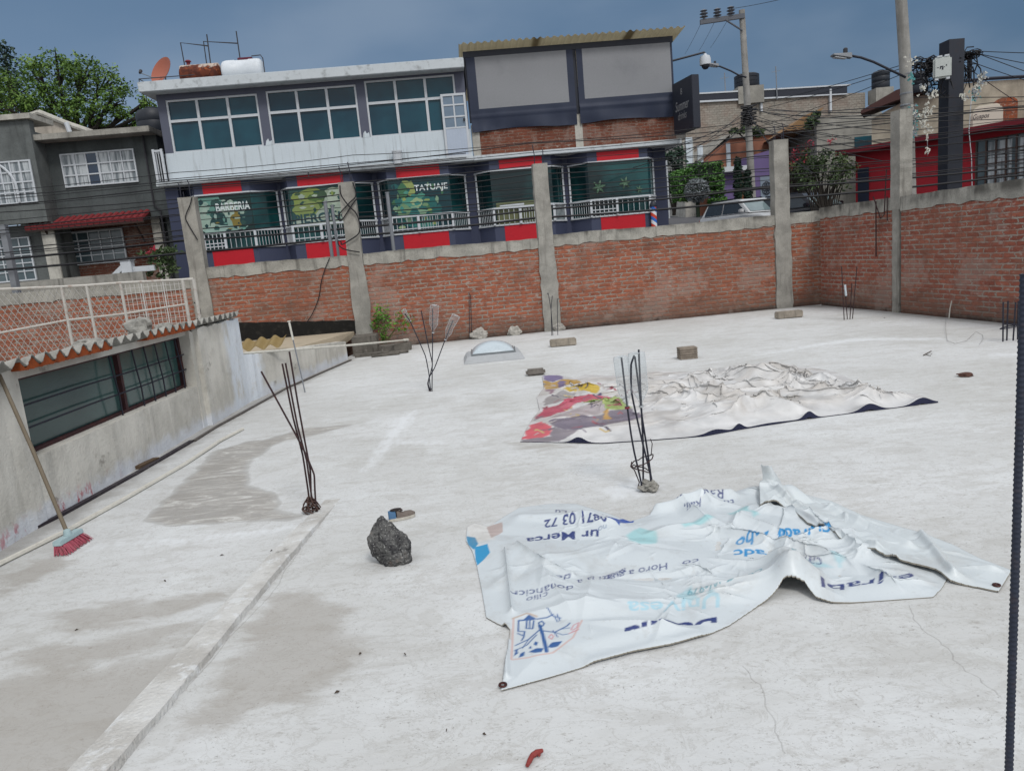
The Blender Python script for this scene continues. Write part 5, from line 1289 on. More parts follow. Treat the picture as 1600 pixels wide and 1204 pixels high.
rnd = random.Random(5); pc = D(247, 405, 19.6); pb_ = Vector((pc.x, pc.y, .7)); pl2 = thing('shrub', 'dark green shrub with a few red flowers between the grey house and the shop', 'shrub', pb_)
mb, _ = crown([(D(240, 402, 19.6)-pb_, .36), (D(258, 398, 19.6)-pb_, .34), (D(250, 415, 19.6)-pb_, .4), (D(262, 412, 19.6)-pb_, .3)], rnd, 60, 18, .07, .16); mb.build('foliage', L_BUSH, pl2)
MB().tube([(0, 0, 0), (.1, 0, pc.z-.9)], .03, 5).build('stem', BARK, pl2)
mb = MB()
for x, y in ((238, 390), (232, 393), (241, 388)): leaves(mb, rnd, D(x, y, 19.3)-pb_, .07, 10, .05)
mb.build('flowers', L_RED, pl2)
for i, (x, y0, y1, lb) in enumerate(((5, 352, 470, 'tall grey steel post at the far left beyond the mesh fence'), )):
    a = D(x, y0, 15.6); mb = MB(); mb.box(-.06, -.06, -.5, .06, .06, a.z); mb.box(-.07, -.07, a.z, .07, .07, a.z+.01); tag(mb.build('steel_post', M['grey_metal'], None, (a.x, a.y, 0)), lb, 'post')
for x0, y0, y1, r, lb in ((508, 316, 402, .035, 'taller grey steel post standing behind the wall in front of the piercing window'), (519, 322, 400, .028, 'shorter grey steel post right beside a taller one in front of the piercing window'), (605, 302, 394, .035, 'grey steel post standing behind the wall left of the tattoo window')):
    a = D(x0, y0, 15.05); b = D(x0+11, y1, 15.05); mb = MB(); mb.tube([(0, 0, 0), (0, 0, a.z-.8)], r, 10); mb.lathe([(r*1.25, a.z-.8), (r*1.25, a.z-.78), (.001, a.z-.775)], (0, 0, 0), 10); tag(mb.build('steel_post', M['grey_metal'], None, (a.x+.0, a.y, .8), smooth=True, edge=50), lb, 'post')
# weed at the foot of the wall
rnd = random.Random(9); wb = Vector((D(600, 530, 14.1).x, 14.1, .1)); wd = thing('weed', 'straggly green weed growing at the foot of the brick wall near the bottles', 'plant', wb)
mb = MB(); st = MB()
for (x, y, n) in ((595, 487, 50), (588, 497, 55), (603, 495, 50), (585, 507, 40), (600, 512, 40), (612, 504, 25), (598, 522, 30), (625, 492, 30), (636, 503, 25), (630, 515, 14), (605, 480, 16), (590, 480, 20), (640, 495, 10), (620, 508, 16), (600, 528, 22)):
    p = D(x, y, 14.1+rnd.uniform(-.15, .15))-wb; leaves(mb, rnd, p, .10, int(n*.8), .035); st.tube([(rnd.uniform(-.05, .05), 0, 0), p*.5+Vector((rnd.uniform(-.08, .08), 0, .03)), p], .005, 4, False)
mb.build('leaves', L_WEED, wd); st.build('stems', paint('weed_stem', '4a5a2c', .8), wd)
# ================================================================== RIGHT SIDE: HILL HOUSES
HR = Plane(10, 44, 6)
M['block'] = brick('block_wall', '8f8b83', '7a766f', '817d76', .30, .13, .015, .3, False, c3='969289', c4='6a665f')
M['block_render'] = concrete('block_render', '8a8882', '5e5c58', 'a5a39d', .5, .2, .2)
hr = thing('block_house', 'long grey concrete block house on the hill with a black band along its roof edge', 'house', HR.o, HR.a)
x0, x1, z0, z1 = HR.rect((1072, 220), (1352, 180), (1200, 158), (1200, 268))
zA, zB = HR.uv(1088, 158)[1], HR.uv(1318, 147)[1]
mb = MB(); mb.prism([(x0, 1), (x1, 1), (x1, zB-.0), (x0, zA)], 0, 9); mb.build('wall', M['block'], hr)
mb = MB(); xe = HR.uv(1322, 145)[0]; mb.prism([(x0-.1, zA+.002), (xe, zB+.002), (xe, zB+.42), (x0-.1, zA+.34)], -.12, 9); mb.build('roof_band', M['black_metal'], hr)
mb = MB(); mb.prism([(x0-.1, zA+.342), (xe+.2, zB+.424), (xe+.2, zB+.50), (x0-.1, zA+.42)], -.16, 9); mb.prism([(x0-.1, zA-.10), (xe, zB-.06), (xe, zB-.001), (x0-.1, zA-.001)], -.14, -.001); mb.split('white_trim', M['white_frame'], hr)
mb = MB()
for px in (1188, 1296): x = HR.uv(px, 160)[0]; mb.box(x-.06, -.16, HR.uv(px, 175)[1], x+.06, -.02, HR.uv(px, 140)[1])
mb.split('downpipe', M['white_frame'], hr)
def drum(px, py_t, py_b, wpx, Y, label, mat, lid=True, base=None):
    b = D(px, py_b, Y); t_ = D(px-1, py_t, Y); r = wpx/2*Y/FPX; h = t_.z-b.z; o = thing('water_tank', label, 'water tank', b)
    MB().lathe([(r*.96, 0), (r, h*.08), (r, h*.33), (r*.97, h*.35), (r, h*.37), (r, h*.62), (r*.97, h*.64), (r, h*.66), (r, h*.84), (r*.8, h*.93), (r*.35, h*.96), (r*.35, h), (.001, h)], (0, 0, 0), 22).build('tank_body', mat, o, smooth=True, edge=40)
    if base:
        MB().box(-r*1.05, -r*1.0, -base, r*1.05, r*1.0, -.005).build('plinth', M['block_render'], o)
    return o
TB = bpy.data.materials['tank_black']
drum(1167, 115, 138, 36, 45, 'wide black water tank on the block house roof behind the utility pole', TB, base=.95)
o = drum(1376, 110, 139, 25, 45, 'narrower black water tank on the hill roof left of the tall lamp pole', TB, base=.8)
sp = D(1208, 148, 45); t = thing('solar_heater', 'white solar water heater drum on the block house roof', 'solar heater', sp)
mb = MB(); mb.lathe([(.001, -.75), (.2, -.7), (.22, -.6), (.22, .6), (.2, .7), (.001, .75)], (0, 0, .1), 14, RY); mb.build('drum', M['white_frame'], t, smooth=True, edge=60)
mb = MB(); mb.box(-.6, -.1, -.5, -.55, .1, -.05); mb.box(.55, -.1, -.5, .6, .1, -.05); mb.split('stand', M['grey_metal'], t)
for px, a, b, lb in ((1134, 114, 150, 'thin antenna mast standing left of the wide black tank on the block house'), (1214, 104, 142, 'thin antenna mast standing right of the solar heater on the block house')):
    p = D(px, b, 44.5); q = D(px-2, a, 44.5); mb = MB(); mb.tube([(0, 0, -.5), q-p], .03, 5); mb.tube([q-p+Vector((-.25, 0, -.3)), q-p+Vector((.25, 0, -.25))], .015, 4); tag(mb.build('antenna', M['grey_metal'], None, p), lb, 'antenna')
# terracotta house
HT = Plane(10, 40, 4); ht = thing('house', 'terracotta rendered house with white pilasters and a sloping left roofline', 'house', HT.o, HT.a)
q = [HT.uv(*p) for p in ((1094, 250), (1142, 217), (1276, 202), (1282, 266), (1092, 275))]
q[3] = (q[3][0], 2.2); q[4] = (q[4][0], 2.2)
MB().prism(q, 0, 3.9).build('wall', paint('terracotta', '8c5f4c', .85, .1, 2, '7a4c3c', .4), ht)
mb = MB(); mb.prism([(q[1][0]-.1, q[1][1]+.002), (q[2][0]+.1, q[2][1]+.002), (q[2][0]+.1, q[2][1]+.4), (q[1][0]-.1, q[1][1]+.22)], -.15, 3.95); mb.prism([(q[0][0]-.2, q[0][1]-.05), (q[0][0], q[0][1]-.05), (q[1][0]-.1, q[1][1]+.2), (q[1][0]-.25, q[1][1]+.2)], -.15, 3.8)
mb.split('roof', M['block_render'], ht)
mb = MB()
for px, a, b, w in ((1137, 224, 262, .22), (1076, 215, 268, .35), (1093, 228, 262, .3)): x, zt_ = HT.uv(px, a); mb.box(x-w/2, -.06, HT.uv(px, b)[1], x+w/2, -.002, zt_)
mb.split('pilaster', M['white_paint'], ht)
# brown-grey side tower left of it
mb = MB(); HTo = HT.rect((1068, 245), (1086, 245), (1076, 218), (1080, 272)); mb.box(HTo[0], .1, 1.8, HTo[1], 3.0, HTo[3]); tag(mb.build('side_tower', M['concrete_light'], None, HT.o, HT.a, bevel=.02), 'narrow pale concrete stair tower between the shop and the terracotta house', 'tower')
# purple house
HP = Plane(10, 37, 4); hp_ = thing('house', 'purple painted house with white porch ledge behind the cypress', 'house', HP.o, HP.a)
PUR = paint('purple', '685a84', .8, .1, 2, '54406e', .3)
a = HP.rect((1178, 275), (1232, 265), (1205, 240), (1205, 320)); b = HP.rect((1133, 295), (1152, 290), (1142, 268), (1142, 320))
mb = MB(); mb.prism([(a[0], 1.5), (a[1], 1.5), (a[1], a[3]+.35), (a[0], a[3])], 0, 2.5); mb.box(b[0], .1, 1.5, b[1], 2.4, b[3]); mb.split('wall', PUR, hp_)
c = HP.rect((1126, 272), (1168, 266), (1146, 261), (1146, 270)); mb = MB(); mb.box(c[0], -.4, c[2], c[1], 2.4, c[3]); mb.build('porch_ledge', M['white_frame'], hp_, bevel=.02)
mb = MB(); mb.box(b[1]+.01, .3, 1.5, a[0]-.01, .5, c[2]-.01); mb.build('porch_wall', paint('orange_wall', '8a5a40', .8), hp_)
wn = HP.rect((1188, 296), (1206, 293), (1197, 276), (1197, 312)); w = MB().box(wn[0], -.03, wn[2], wn[1], -.01, wn[3]).build('window', glass('pale_pane', '7a8694', .15, '98a2ae'), hp_)
mb = MB(); cx, cz = (wn[0]+wn[1])/2, (wn[2]+wn[3])/2
for k in range(8): a_ = k*math.pi/4; mb.tube([(cx+.12*math.cos(a_)+.12*math.cos(t_*.7), -.06, cz+.2*math.sin(a_)+.12*math.sin(t_*.7)) for t_ in range(9)], .016, 4, closed=True)
mb.build('grille', M['black_metal'], w)
# rubbly grey houses further right with a leaning tan roof
HG = Plane(14, 36, -6); hg = thing('house', 'low grey block house behind the bougainvillea with a sloping tan roof', 'house', HG.o, HG.a)
a = HG.rect((1276, 210), (1378, 200), (1330, 180), (1330, 262)); mb = MB(); mb.box(a[0], 0, 1.6, a[1], 5, a[3]); mb.build('wall', M['block_render'], hg)
q = [HG.uv(*p) for p in ((1228, 203), (1262, 178), (1290, 166), (1268, 200))]; mb = MB(); mb.prism(q, .3, 4.5); mb.build('roof', paint('tan_roof', '8a6c4c', .8, .2, 4), hg)
b = HG.rect((1335, 222), (1366, 218), (1350, 213), (1350, 232)); MB().box(b[0], -.02, b[2], b[1], -.004, b[3]).build('window', glass('dk', '30343c'), hg)
rnd = random.Random(31)
def bush(name, label, blobs, Y, mat, size, subr, base_px, stems=True, extra=None, cat='shrub', sub=40, nl=16):
    bl = px_blobs(blobs, Y, rnd, .6); b = D(*base_px, Y); t = thing(name, label, cat, b)
    mb, _ = crown([(c-b, R) for c, R in bl], rnd, sub, nl, size, subr, .3); mb.build('foliage', mat, t)
    st = MB()
    for c, R in bl: e = c-b; st.tube([(rnd.uniform(-.1, .1), 0, -.2), e*.5+Vector((rnd.uniform(-.15, .15), 0, 0)), e], [.05, .035, .015], 5, False)
    st.build('stem', BARK, t); return t, b
bush('shrub', 'dark green creeper on the hill house above the terracotta roof', [(1165, 203, 9), (1150, 206, 7), (1180, 204, 7), (1190, 207, 6)], 39.5, L_BUSH, .12, .2, (1168, 214))
bush('shrub', 'small green bush beside the sloping tan roof on the hill', [(1268, 188, 7), (1270, 195, 8), (1274, 180, 5)], 35.5, L_BUSH, .12, .2, (1270, 205))
# topiary hedges by the street
def hedge_box(mb, c, s, n, rnd, size):
    for _ in range(n):
        ax = rnd.randrange(3); p = [rnd.uniform(-1, 1)*s[i] for i in range(3)]; p[ax] = s[ax]*(1 if rnd.random() < .5 else -1)*rnd.uniform(.92, 1.04)
        leaves(mb, rnd, c+Vector(p), .10, 3, size)
YH = 33; k_ = YH/FPX
def hedge(px, py, w, h, label, mat=L_HEDGE, name='hedge', shape='box', n=900):
    c = D(px, py, YH-(0 if shape == 'box' else 1.3)); s = (w/2*k_, .6, h/2*k_); b = Vector((c.x, c.y, c.z-s[2])); t = thing(name, label, 'hedge' if name == 'hedge' else 'topiary', b); mb = MB(); cc = c-b
    core = MB()
    if shape == 'box': hedge_box(mb, cc, s, n, rnd, .07); core.box(cc.x-s[0]*.9, -.5, .0, cc.x+s[0]*.9, .5, cc.z+s[2]*.88)
    if shape == 'ball':
        for _ in range(n): d = Vector((rnd.gauss(0, 1), rnd.gauss(0, 1), rnd.gauss(0, 1))).normalized()*s[0]*rnd.uniform(.88, 1.03); leaves(mb, rnd, cc+d, .06, 4, .05)
        core.lathe([(.001, -s[0]*.85), (s[0]*.6, -s[0]*.6), (s[0]*.85, 0), (s[0]*.6, s[0]*.6), (.001, s[0]*.85)], cc, 14); core.tube([(0, 0, -.6), cc], .08, 6)
    if shape == 'spiral':
        for j in range(4):
            z = cc.z-s[2]+2*s[2]*(j+.5)/4; R = s[0]*(1-.11*j); core.lathe([(.001, -s[2]*.22), (R*.8, -.05), (R*.6, s[2]*.16), (.001, s[2]*.22)], (cc.x, 0, z), 12)
            for _ in range(n//4): a = rnd.uniform(0, 6.28); e = rnd.gauss(0, .45); leaves(mb, rnd, Vector((cc.x+R*math.cos(a)*math.cos(e), R*math.sin(a)*math.cos(e), z+s[2]*.25*math.sin(e))), .07, 3, .06)
        core.tube([(0, 0, -.6), (0, 0, cc.z)], .07, 6)
    if shape == 'column':
        for _ in range(n): z = rnd.uniform(-1, 1); a = rnd.uniform(0, 6.28); R = s[0]*(1-.6*max(0, z)**2)*(.85+.25*math.sin(z*17)); leaves(mb, rnd, cc+Vector((R*math.cos(a), R*math.sin(a), z*s[2])), .08, 4, .07)
        core.tube([(0, 0, -.8), cc, cc+Vector((0, 0, s[2]*.9))], [.1, s[0]*.6, .05], 8)
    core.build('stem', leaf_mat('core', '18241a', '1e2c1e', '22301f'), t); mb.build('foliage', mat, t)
hedge(1068, 290, 28, 40, 'clipped green hedge block nearest the shop corner'); hedge(1101, 281, 46, 44, 'tall clipped green hedge block behind the grey ball')
hedge(1089, 298, 34, 34, 'grey silvery topiary ball in front of the clipped hedge', L_GREY, 'topiary', 'ball', 500)
hedge(1120, 296, 24, 42, 'green topiary clipped in stacked tiers right of the grey ball', L_HEDGE, 'topiary', 'spiral', 700)
hedge(1153, 280, 9, 60, 'slim dark green cypress in front of the purple house', L_DARK, 'topiary', 'column', 500); hedge(1168, 288, 9, 38, 'short dark clipped conifer right of the slim cypress', L_DARK, 'topiary', 'column', 300)
bush('tree', 'dark tree in the gap just right of the shop corner', [(1050, 245, 12), (1058, 262, 13), (1047, 275, 12), (1052, 298, 14), (1060, 240, 8)], 36, L_DARK, .14, .3, (1052, 330), cat='tree')
mb = MB(); p = D(1042, 263, 31); mb.box(-.02, -.03, -.3, .02, .03, .32); mb.box(-.55, -.02, -.28, -.03, .02, .30); mb.tube([(0, 0, -.3), (0, 0, -2)], .03, 6); tag(mb.build('notice_board', M['white_frame'], None, p), 'small white board on a pole by the shop corner', 'sign')
# bougainvillea right of the fourth column
t, b = bush('bougainvillea', 'tall straggly shrub with red flowers behind the corner of the brick walls', [(1245, 262, 18), (1262, 250, 16), (1290, 248, 18), (1310, 255, 18), (1275, 265, 18), (1320, 268, 12), (1250, 282, 16), (1300, 275, 16), (1325, 262, 14), (1270, 285, 15), (1315, 288, 12)], 24, L_BUSH, .06, .22, (1290, 325), sub=130, nl=16)
for x, y in ((1240, 250), (1252, 232), (1265, 226), (1300, 220), (1243, 240), (1255, 246), (1236, 258)): mb = MB(); leaves(mb, rnd, D(x, y, 23.8)-b, .16, 26, .045); mb.build('flower_cluster', L_RED, t)
mb = MB()
for k in range(16): x = 1245+k*5.5; e = D(x, 262+rnd.uniform(-8, 8), 24)-b; mb.tube([D(1268+k*2.6, 330, 24)-b, D(1262+k*3.4, 300, 24)-b, e], [.02, .018, .008], 4, False)
mb.build('stems', BARK, t)
# cars
def car(loc, rz, label, paintm, L=4.0, W=1.72, Hc=1.5, suv=False):
    t = thing('parked_car', label, 'car', loc, rz); h = W/2     # forward = +x
    prof = [(-L/2, .35), (-L/2+.03, .75), (-L/2+.12, .95), (L*.16, .95), (L*.36, .86), (L/2-.06, .70), (L/2, .5), (L/2-.02, .28), (-L/2+.1, .26)]
    mb = MB(); secs = [(-h, .88), (-h*.97, .97), (-h*.8, 1.0), (h*.8, 1.0), (h*.97, .97), (h, .88)]; n = len(prof); vs = []
    for y, k in secs: vs += [(x*(.97 if abs(y) == h else 1), y, .55+(z-.55)*k) for x, z in prof]
    fs = [(i*n+j, i*n+(j+1) % n, (i+1)*n+(j+1) % n, (i+1)*n+j) for i in range(len(secs)-1) for j in range(n)]+[list(range(n)), [(len(secs)-1)*n+j for j in range(n)]]
    mb.add(vs, fs)
    cab = [(-L*.46, .95), (-L*.40, Hc-.12), (-L*.34, Hc-.02), (L*.0, Hc), (L*.05, Hc-.03), (L*.22, .95)]; wi = .80
    def cp(x, z, s): k = (z-.95)/(Hc-.95); return Vector((x, s*(h*.95-(h*.95-h*.76)*k), z))
    n = len(cab); vs = [cp(x, z, -1) for x, z in cab]+[cp(x, z, 1) for x, z in cab]
    mb.add(vs, [list(range(n)), list(range(2*n-1, n-1, -1))]+[(i, i+n, (i+1) % n+n, (i+1) % n) for i in range(n)])
    body = mb.build('body', paintm, t, smooth=True, edge=35, bevel=.02)
    gm = glass('car_glass', '1c242c', .08, '2a343c')
    def pane(p, name, mat=gm, off=Vector((0, 0, 0))): o = MB().quad(*[q+off for q in p]).build(name, mat, t); return o
    a, b = (L*.045, Hc-.05), (L*.205, .99)
    ws = [cp(*a, -1)*1, cp(*a, 1), cp(*b, 1), cp(*b, -1)]; nn = (ws[1]-ws[0]).cross(ws[2]-ws[0]).normalized(); nn = nn if nn.x > 0 else -nn
    pane([Vector((p.x, p.y*.9, p.z)) for p in ws], 'windshield', glass('windshield', '56666c', .08, '7a8a8c'), nn*.022)
    for s in (-1, 1):
        for xa, xb, ta, tb_ in ((-L*.41, -L*.16, -L*.375, -L*.16), (-L*.145, L*.17, -L*.145, L*.025)):
            p = [cp(xa, 1.0, s), cp(xb, 1.0, s), cp(tb_, Hc-.09, s), cp(ta, Hc-.09, s)]; pane(p, 'side_window', gm, Vector((0, s*.024, 0)))
        MB().box(L*.13, s*(h+.02), .98, L*.17, s*(h+.19), 1.12).build('mirror', paintm, t, bevel=.03)
        MB().box(L/2-.14, s*h*.55, .60, L/2-.025, s*h*.93, .72).build('headlight', M['white_frame'], t, bevel=.02)
        MB().box(-L/2-.005, s*h*.62, .68, -L/2+.1, s*h*.95, .88).build('tail_light', M['red'], t, bevel=.02)
        MB().box(-L*.36, s*h*.70, Hc-.005, L*.0, s*h*.74, Hc+.05).build('roof_rail', M['black_metal'], t)
        for x in (-L*.31, L*.32):
            w = MB().lathe([(.19, -.1), (.30, -.1), (.32, -.06), (.32, .06), (.30, .1), (.19, .1)], (x, s*(h-.09), .32), 22, rotm('X', 90)).build('wheel', M['black_metal'], t, smooth=True, edge=40)
            MB().lathe([(.001, -.07), (.19, -.09), (.19, .09), (.001, .07)], (x, s*(h-.085), .32), 14, rotm('X', 90)).build('rim', M['grey_metal'], w, smooth=True, edge=40)
    mb = MB(); mb.box(L/2-.05, -h*.45, .38, L/2+.004, h*.45, .52); mb.build('grille', M['black_metal'], t)
    return t
c = D(1170, 322, 29); car((c.x-.1, 28.6, c.z-1.24), RAD(-66), 'white hatchback parked in the street behind the brick wall', paint('car_white', 'c4c6c8', .3, .03, 1, None, 0, 0, False, 0, .5))
c = D(1243, 312, 27.5); car((c.x+.5, 27.5, c.z-1.3), RAD(-60), 'dark car mostly hidden between the fourth column and the bougainvillea', paint('car_dark', '23242c', .3, .05, 1, None, 0, 0, False, 0, .5))
# ================================================================== RED HOUSE AND CREAM HOUSE
rr = D(1390, 260, 24); RH = Plane(rr.x, rr.y, -55, 0)
rh = thing('house', 'bright red house with dark red eaves and a barred window behind the right wall', 'house', RH.o, RH.a)
REDW = paint('red_wall', 'a52632', .75, .1, 2, '6e1a22', .3)
xa = RH.uv(1337, 290)[0]; xb = RH.uv(1530, 240)[0]; xe = xb+4; zt = RH.uv(1450, 222)[1]
mb = MB(); mb.box(xa, 0, .3, xe, .25, zt); mb.box(xa, .251, .3, xa+.2, 5, zt); mb.box(xa, 5.0, .3, xe, 5.2, zt); mb.split('wall', REDW, rh)
e1 = RH.uv(1306, 252, -.5)[0]; mb = MB(); mb.box(e1, -.55, zt+.001, xe, 5.4, zt+.16)
mb.build('roof', paint('red_eave', '6e1c28', .7, .15, 3), rh, bevel=.01)
d = RH.rect((1341, 290), (1358, 288), (1350, 262), (1350, 318)); MB().box(d[0], -.03, .5, d[1], -.005, d[3]).build('door', M['black_fabric'], rh)
w = RH.rect((1527, 255), (1640, 235), (1570, 213), (1570, 292)); wn = MB().box(w[0], -.04, w[2], w[1], -.01, w[3]).build('window', glass('rh_glass', '33434a', .1, '5a6a70'), rh)
mb = MB(); nb = 7
for k in range(nb+1): x = w[0]+(w[1]-w[0])*k/nb; mb.box(x-.02, -.09, w[2], x+.02, -.045, w[3])
for k in range(5): z = w[2]+(w[3]-w[2])*k/4; mb.box(w[0], -.085, z-.012, w[1], -.0455, z+.012)
mb.build('window_bars', paint('bar_brown', '4a3a36', .6), wn)
mb = MB(); mb.box(w[0]+(w[1]-w[0])*.55, -.044, w[2], w[1], -.041, w[3]-.1); mb.box(w[0]+.3, -.044, w[2], w[0]+.9, -.041, w[3]-.1); mb.split('curtain', M['curtain'], wn)
cr_ = D(1420, 190, 30); CH = Plane(cr_.x, cr_.y, -30, 0); CREAM = concrete('cream', 'a39b8c', '807a70', 'b9b3a7', .6, .2, .25)
ch = thing('house', 'cream rendered house with curved top and brown sloping eave behind the black sign post', 'house', CH.o, CH.a)
pts = [CH.uv(*p) for p in ((1362, 186), (1415, 157), (1470, 140), (1500, 131), (1545, 127), (1650, 120))]; zb_ = 2
mb = MB(); mb.prism([(pts[0][0], zb_)]+[(pts[-1][0], zb_)]+list(reversed(pts)), 0, 6); mb.build('wall', CREAM, ch)
pp = [CH.uv(*p, -.5) for p in ((1345, 178), (1400, 157), (1470, 136))]; mb = MB()
mb.prism([pp[0], pp[1], pp[2], (pp[2][0], pp[2][1]+.42), (pp[1][0], pp[1][1]+.38), (pp[0][0], pp[0][1]+.12)], -.5, 1.0); mb.build('eave', paint('eave_brown', '4a3230', .8, .2, 5), ch)
mb = MB(); q = [CH.uv(*p, -.02) for p in ((1498, 128), (1545, 123), (1650, 117))]; mb.tube([(x, -.03, z) for x, z in q], .06, 6); mb.build('coping', M['black_metal'], ch)
tw = CH.rect((1551, 178), (1590, 172), (1570, 152), (1570, 196), -.4)
mb = MB(); cx = (tw[0]+tw[1])/2; rw_ = (tw[1]-tw[0])/2; mb.prism([(tw[0], tw[2]-1), (tw[1], tw[2]-1)]+[(cx+rw_*math.cos(a), tw[3]-rw_*.55+rw_*.55*math.sin(a)) for a in [i*math.pi/8 for i in range(9)]], -.42, -.02)
tag(mb.build('arched_tower', brick('tile_tower', '8a4a30', '7a4230', '8a6a58', .2, .2, .01, .3, False), None, CH.o, CH.a), 'terracotta arched chimney block against the cream house', 'tower')
tk = CH.rect((1516, 184), (1566, 178), (1540, 166), (1540, 196), -1.2); tko = thing('water_tank', 'cream rounded water tank with dark script lettering above the red roof', 'water tank', CH.w((tk[0]+tk[1])/2, -1.2, tk[2]-.2), CH.a)
W_ = (tk[1]-tk[0])/2; hh = tk[3]-tk[2]+.2; MB().prism([(-W_, 0), (W_, 0), (W_, hh*.72), (W_*.9, hh*.92), (W_*.6, hh), (-W_*.5, hh), (-W_*.9, hh*.86), (-W_, hh*.7)], -.45, .45).build('tank_body', paint('tank_cream', 'c4bdb0', .6, .06, 3), tko, bevel=.06)
text_part('lettering', 'Guapos', tko, paint('dk_letter', '33313a', .7), -W_*.85, -.46, hh*.42, .22, W_*1.0, .0, shear=.35)
drum(1437, 112, 146, 32, 29.5, 'dark water tank behind the cables left of the black sign post', TB)
drum(1462, 118, 143, 20, 28.9, 'light blue drum behind the white box on the black sign post', paint('drum_blue', '5f86a6', .6))
# ================================================================== POLES
def pole(label, pts, Y, r0, r1, name='utility_pole', cat='pole', mat=None, zb=.5):
    P = [D(x, y, Y) for x, y in pts]; o = Vector((P[-1].x, P[-1].y, zb)); t = thing(name, label, cat, o)
    mb = MB(); q = [p-o for p in P]; q.append(Vector((q[-1].x+(q[-1].x-q[0].x)*.0, 0, 0))); n = len(q)
    mb.tube(q, [r1+(r0-r1)*i/(n-1) for i in range(n)], 14); mb.build('shaft', mat or M['pole'], t, smooth=True, edge=60); return t, o
up, uo = pole('concrete utility pole with a three-insulator crossarm behind the hedge', [(1159, 16), (1167, 150), (1175, 300)], 32, .17, .12)
mb = MB(); a = D(1094, 35, 31.9)-uo; b = D(1163, 25, 31.9)-uo; dd = Vector((0, 0, .09)); mb.hexa([a+Vector((0, -.06, -.09)), b+Vector((0, -.06, -.09)), b+Vector((0, .06, -.09)), a+Vector((0, .06, -.09)), a+Vector((0, -.06, .09)), b+Vector((0, -.06, .09)), b+Vector((0, .06, .09)), a+Vector((0, .06, .09))])
c1 = D(1133, 31, 31.85)-uo; c2 = D(1160, 48, 31.85)-uo; mb.tube([c1, c2], .035, 6); mb.build('crossarm', paint('arm_grey', '5a5e66', .6), up)
for px, py in ((1100, 30), (1121, 28), (1142, 25)):
    p = D(px, py, 31.9)-uo; MB().lathe([(.05, -.05), (.05, .05), (.17, .08), (.06, .14), (.17, .2), (.06, .26), (.15, .31), (.05, .36), (.001, .38)], p, 12).build('insulator', paint('insul', '6a6e76', .4, .1, 3), up, smooth=True, edge=50)
mb = MB()
for k in range(12): mb.lathe([(.19, 0), (.22, .03), (.19, .06)], D(1168, 168+k*2.4, 32)-uo, 10)
for k in range(10): p = D(1168, 167+k*3, 31.8)-uo; mb.tube([p+Vector((-.3, -.05, rnd.uniform(-.1, .1))), p+Vector((0, -.1, -.05)), p+Vector((.35, -.05, rnd.uniform(-.1, .1)))], .035, 5)
mb.build('cable_clamps', M['cable'], up)
def lamp(px_head, pts, Y, label, headw, mat):
    P = [D(x, y, Y) for x, y in pts]; o = P[-1].copy(); t = thing('street_lamp', label, 'street lamp', o); MB().tube([p-o for p in P], .035 if Y > 20 else .028, 8).build('arm', mat, t, smooth=True)
    a, b = D(*px_head[0], Y)-o, D(*px_head[1], Y)-o; d = (b-a); u = d.normalized(); w = Vector((0, headw, 0)); n = Vector((0, 0, .05))
    mb = MB(); mb.hexa([a-w*.8-n*.3, b-w*.5-n, b+w*.5-n, a+w*.8-n*.3, a-w*.7+n*.5, b-w*.4+n*1.4, b+w*.4+n*1.4, a+w*.7+n*.5]); mb.build('lamp_head', M['grey_metal'], t, bevel=.01)
    mb = MB(); mb.hexa([a.lerp(b, .1)-w*.6-n*.9, a.lerp(b, .7)-w*.4-n*1.3, a.lerp(b, .7)+w*.4-n*1.3, a.lerp(b, .1)+w*.6-n*.9, a.lerp(b, .1)-w*.6-n*.6, a.lerp(b, .7)-w*.4-n*1.0, a.lerp(b, .7)+w*.4-n*1.0, a.lerp(b, .1)+w*.6-n*.6]); mb.build('lens', M['white_frame'], t)
    mb = MB(); mb.lathe([(.05, 0), (.05, .09), (.03, .11)], a.lerp(b, .7)+n*1.2, 8); mb.build('sensor', M['dark_metal'], t)
lamp(((1106, 101), (1122, 103)), [(1115, 102), (1125, 104), (1142, 111), (1155, 118), (1166, 121)], 31.6, 'small street lamp on a curved arm fixed to the utility pole', .25, M['black_metal'])
tp_, to = pole('tall pale concrete lamp pole rising out of the frame behind the right wall column', [(1402, -60), (1408, 0), (1414, 95), (1418, 180), (1422, 310)], 17.5, .14, .115, 'lamp_pole', 'pole', None, .4)
mb = MB()
for y in (118, 148, 166): mb.lathe([(.13, 0), (.135, .02), (.13, .04)], D(1416, y, 17.5)-to, 12)
p = D(1421, 85, 17.4)-to; mb.tube([p, p+Vector((-.04, 0, -.2)), p+Vector((-.02, 0, -.3))], .02, 5); mb.split('clamp_band', M['grey_metal'], tp_)
lamp(((1300, 87), (1330, 88)), [(1330, 87.5), (1345, 90), (1365, 97), (1390, 109), (1415, 121)], 17.3, 'flat headed street lamp on a long arm from the tall pale pole', .13, M['black_metal'])
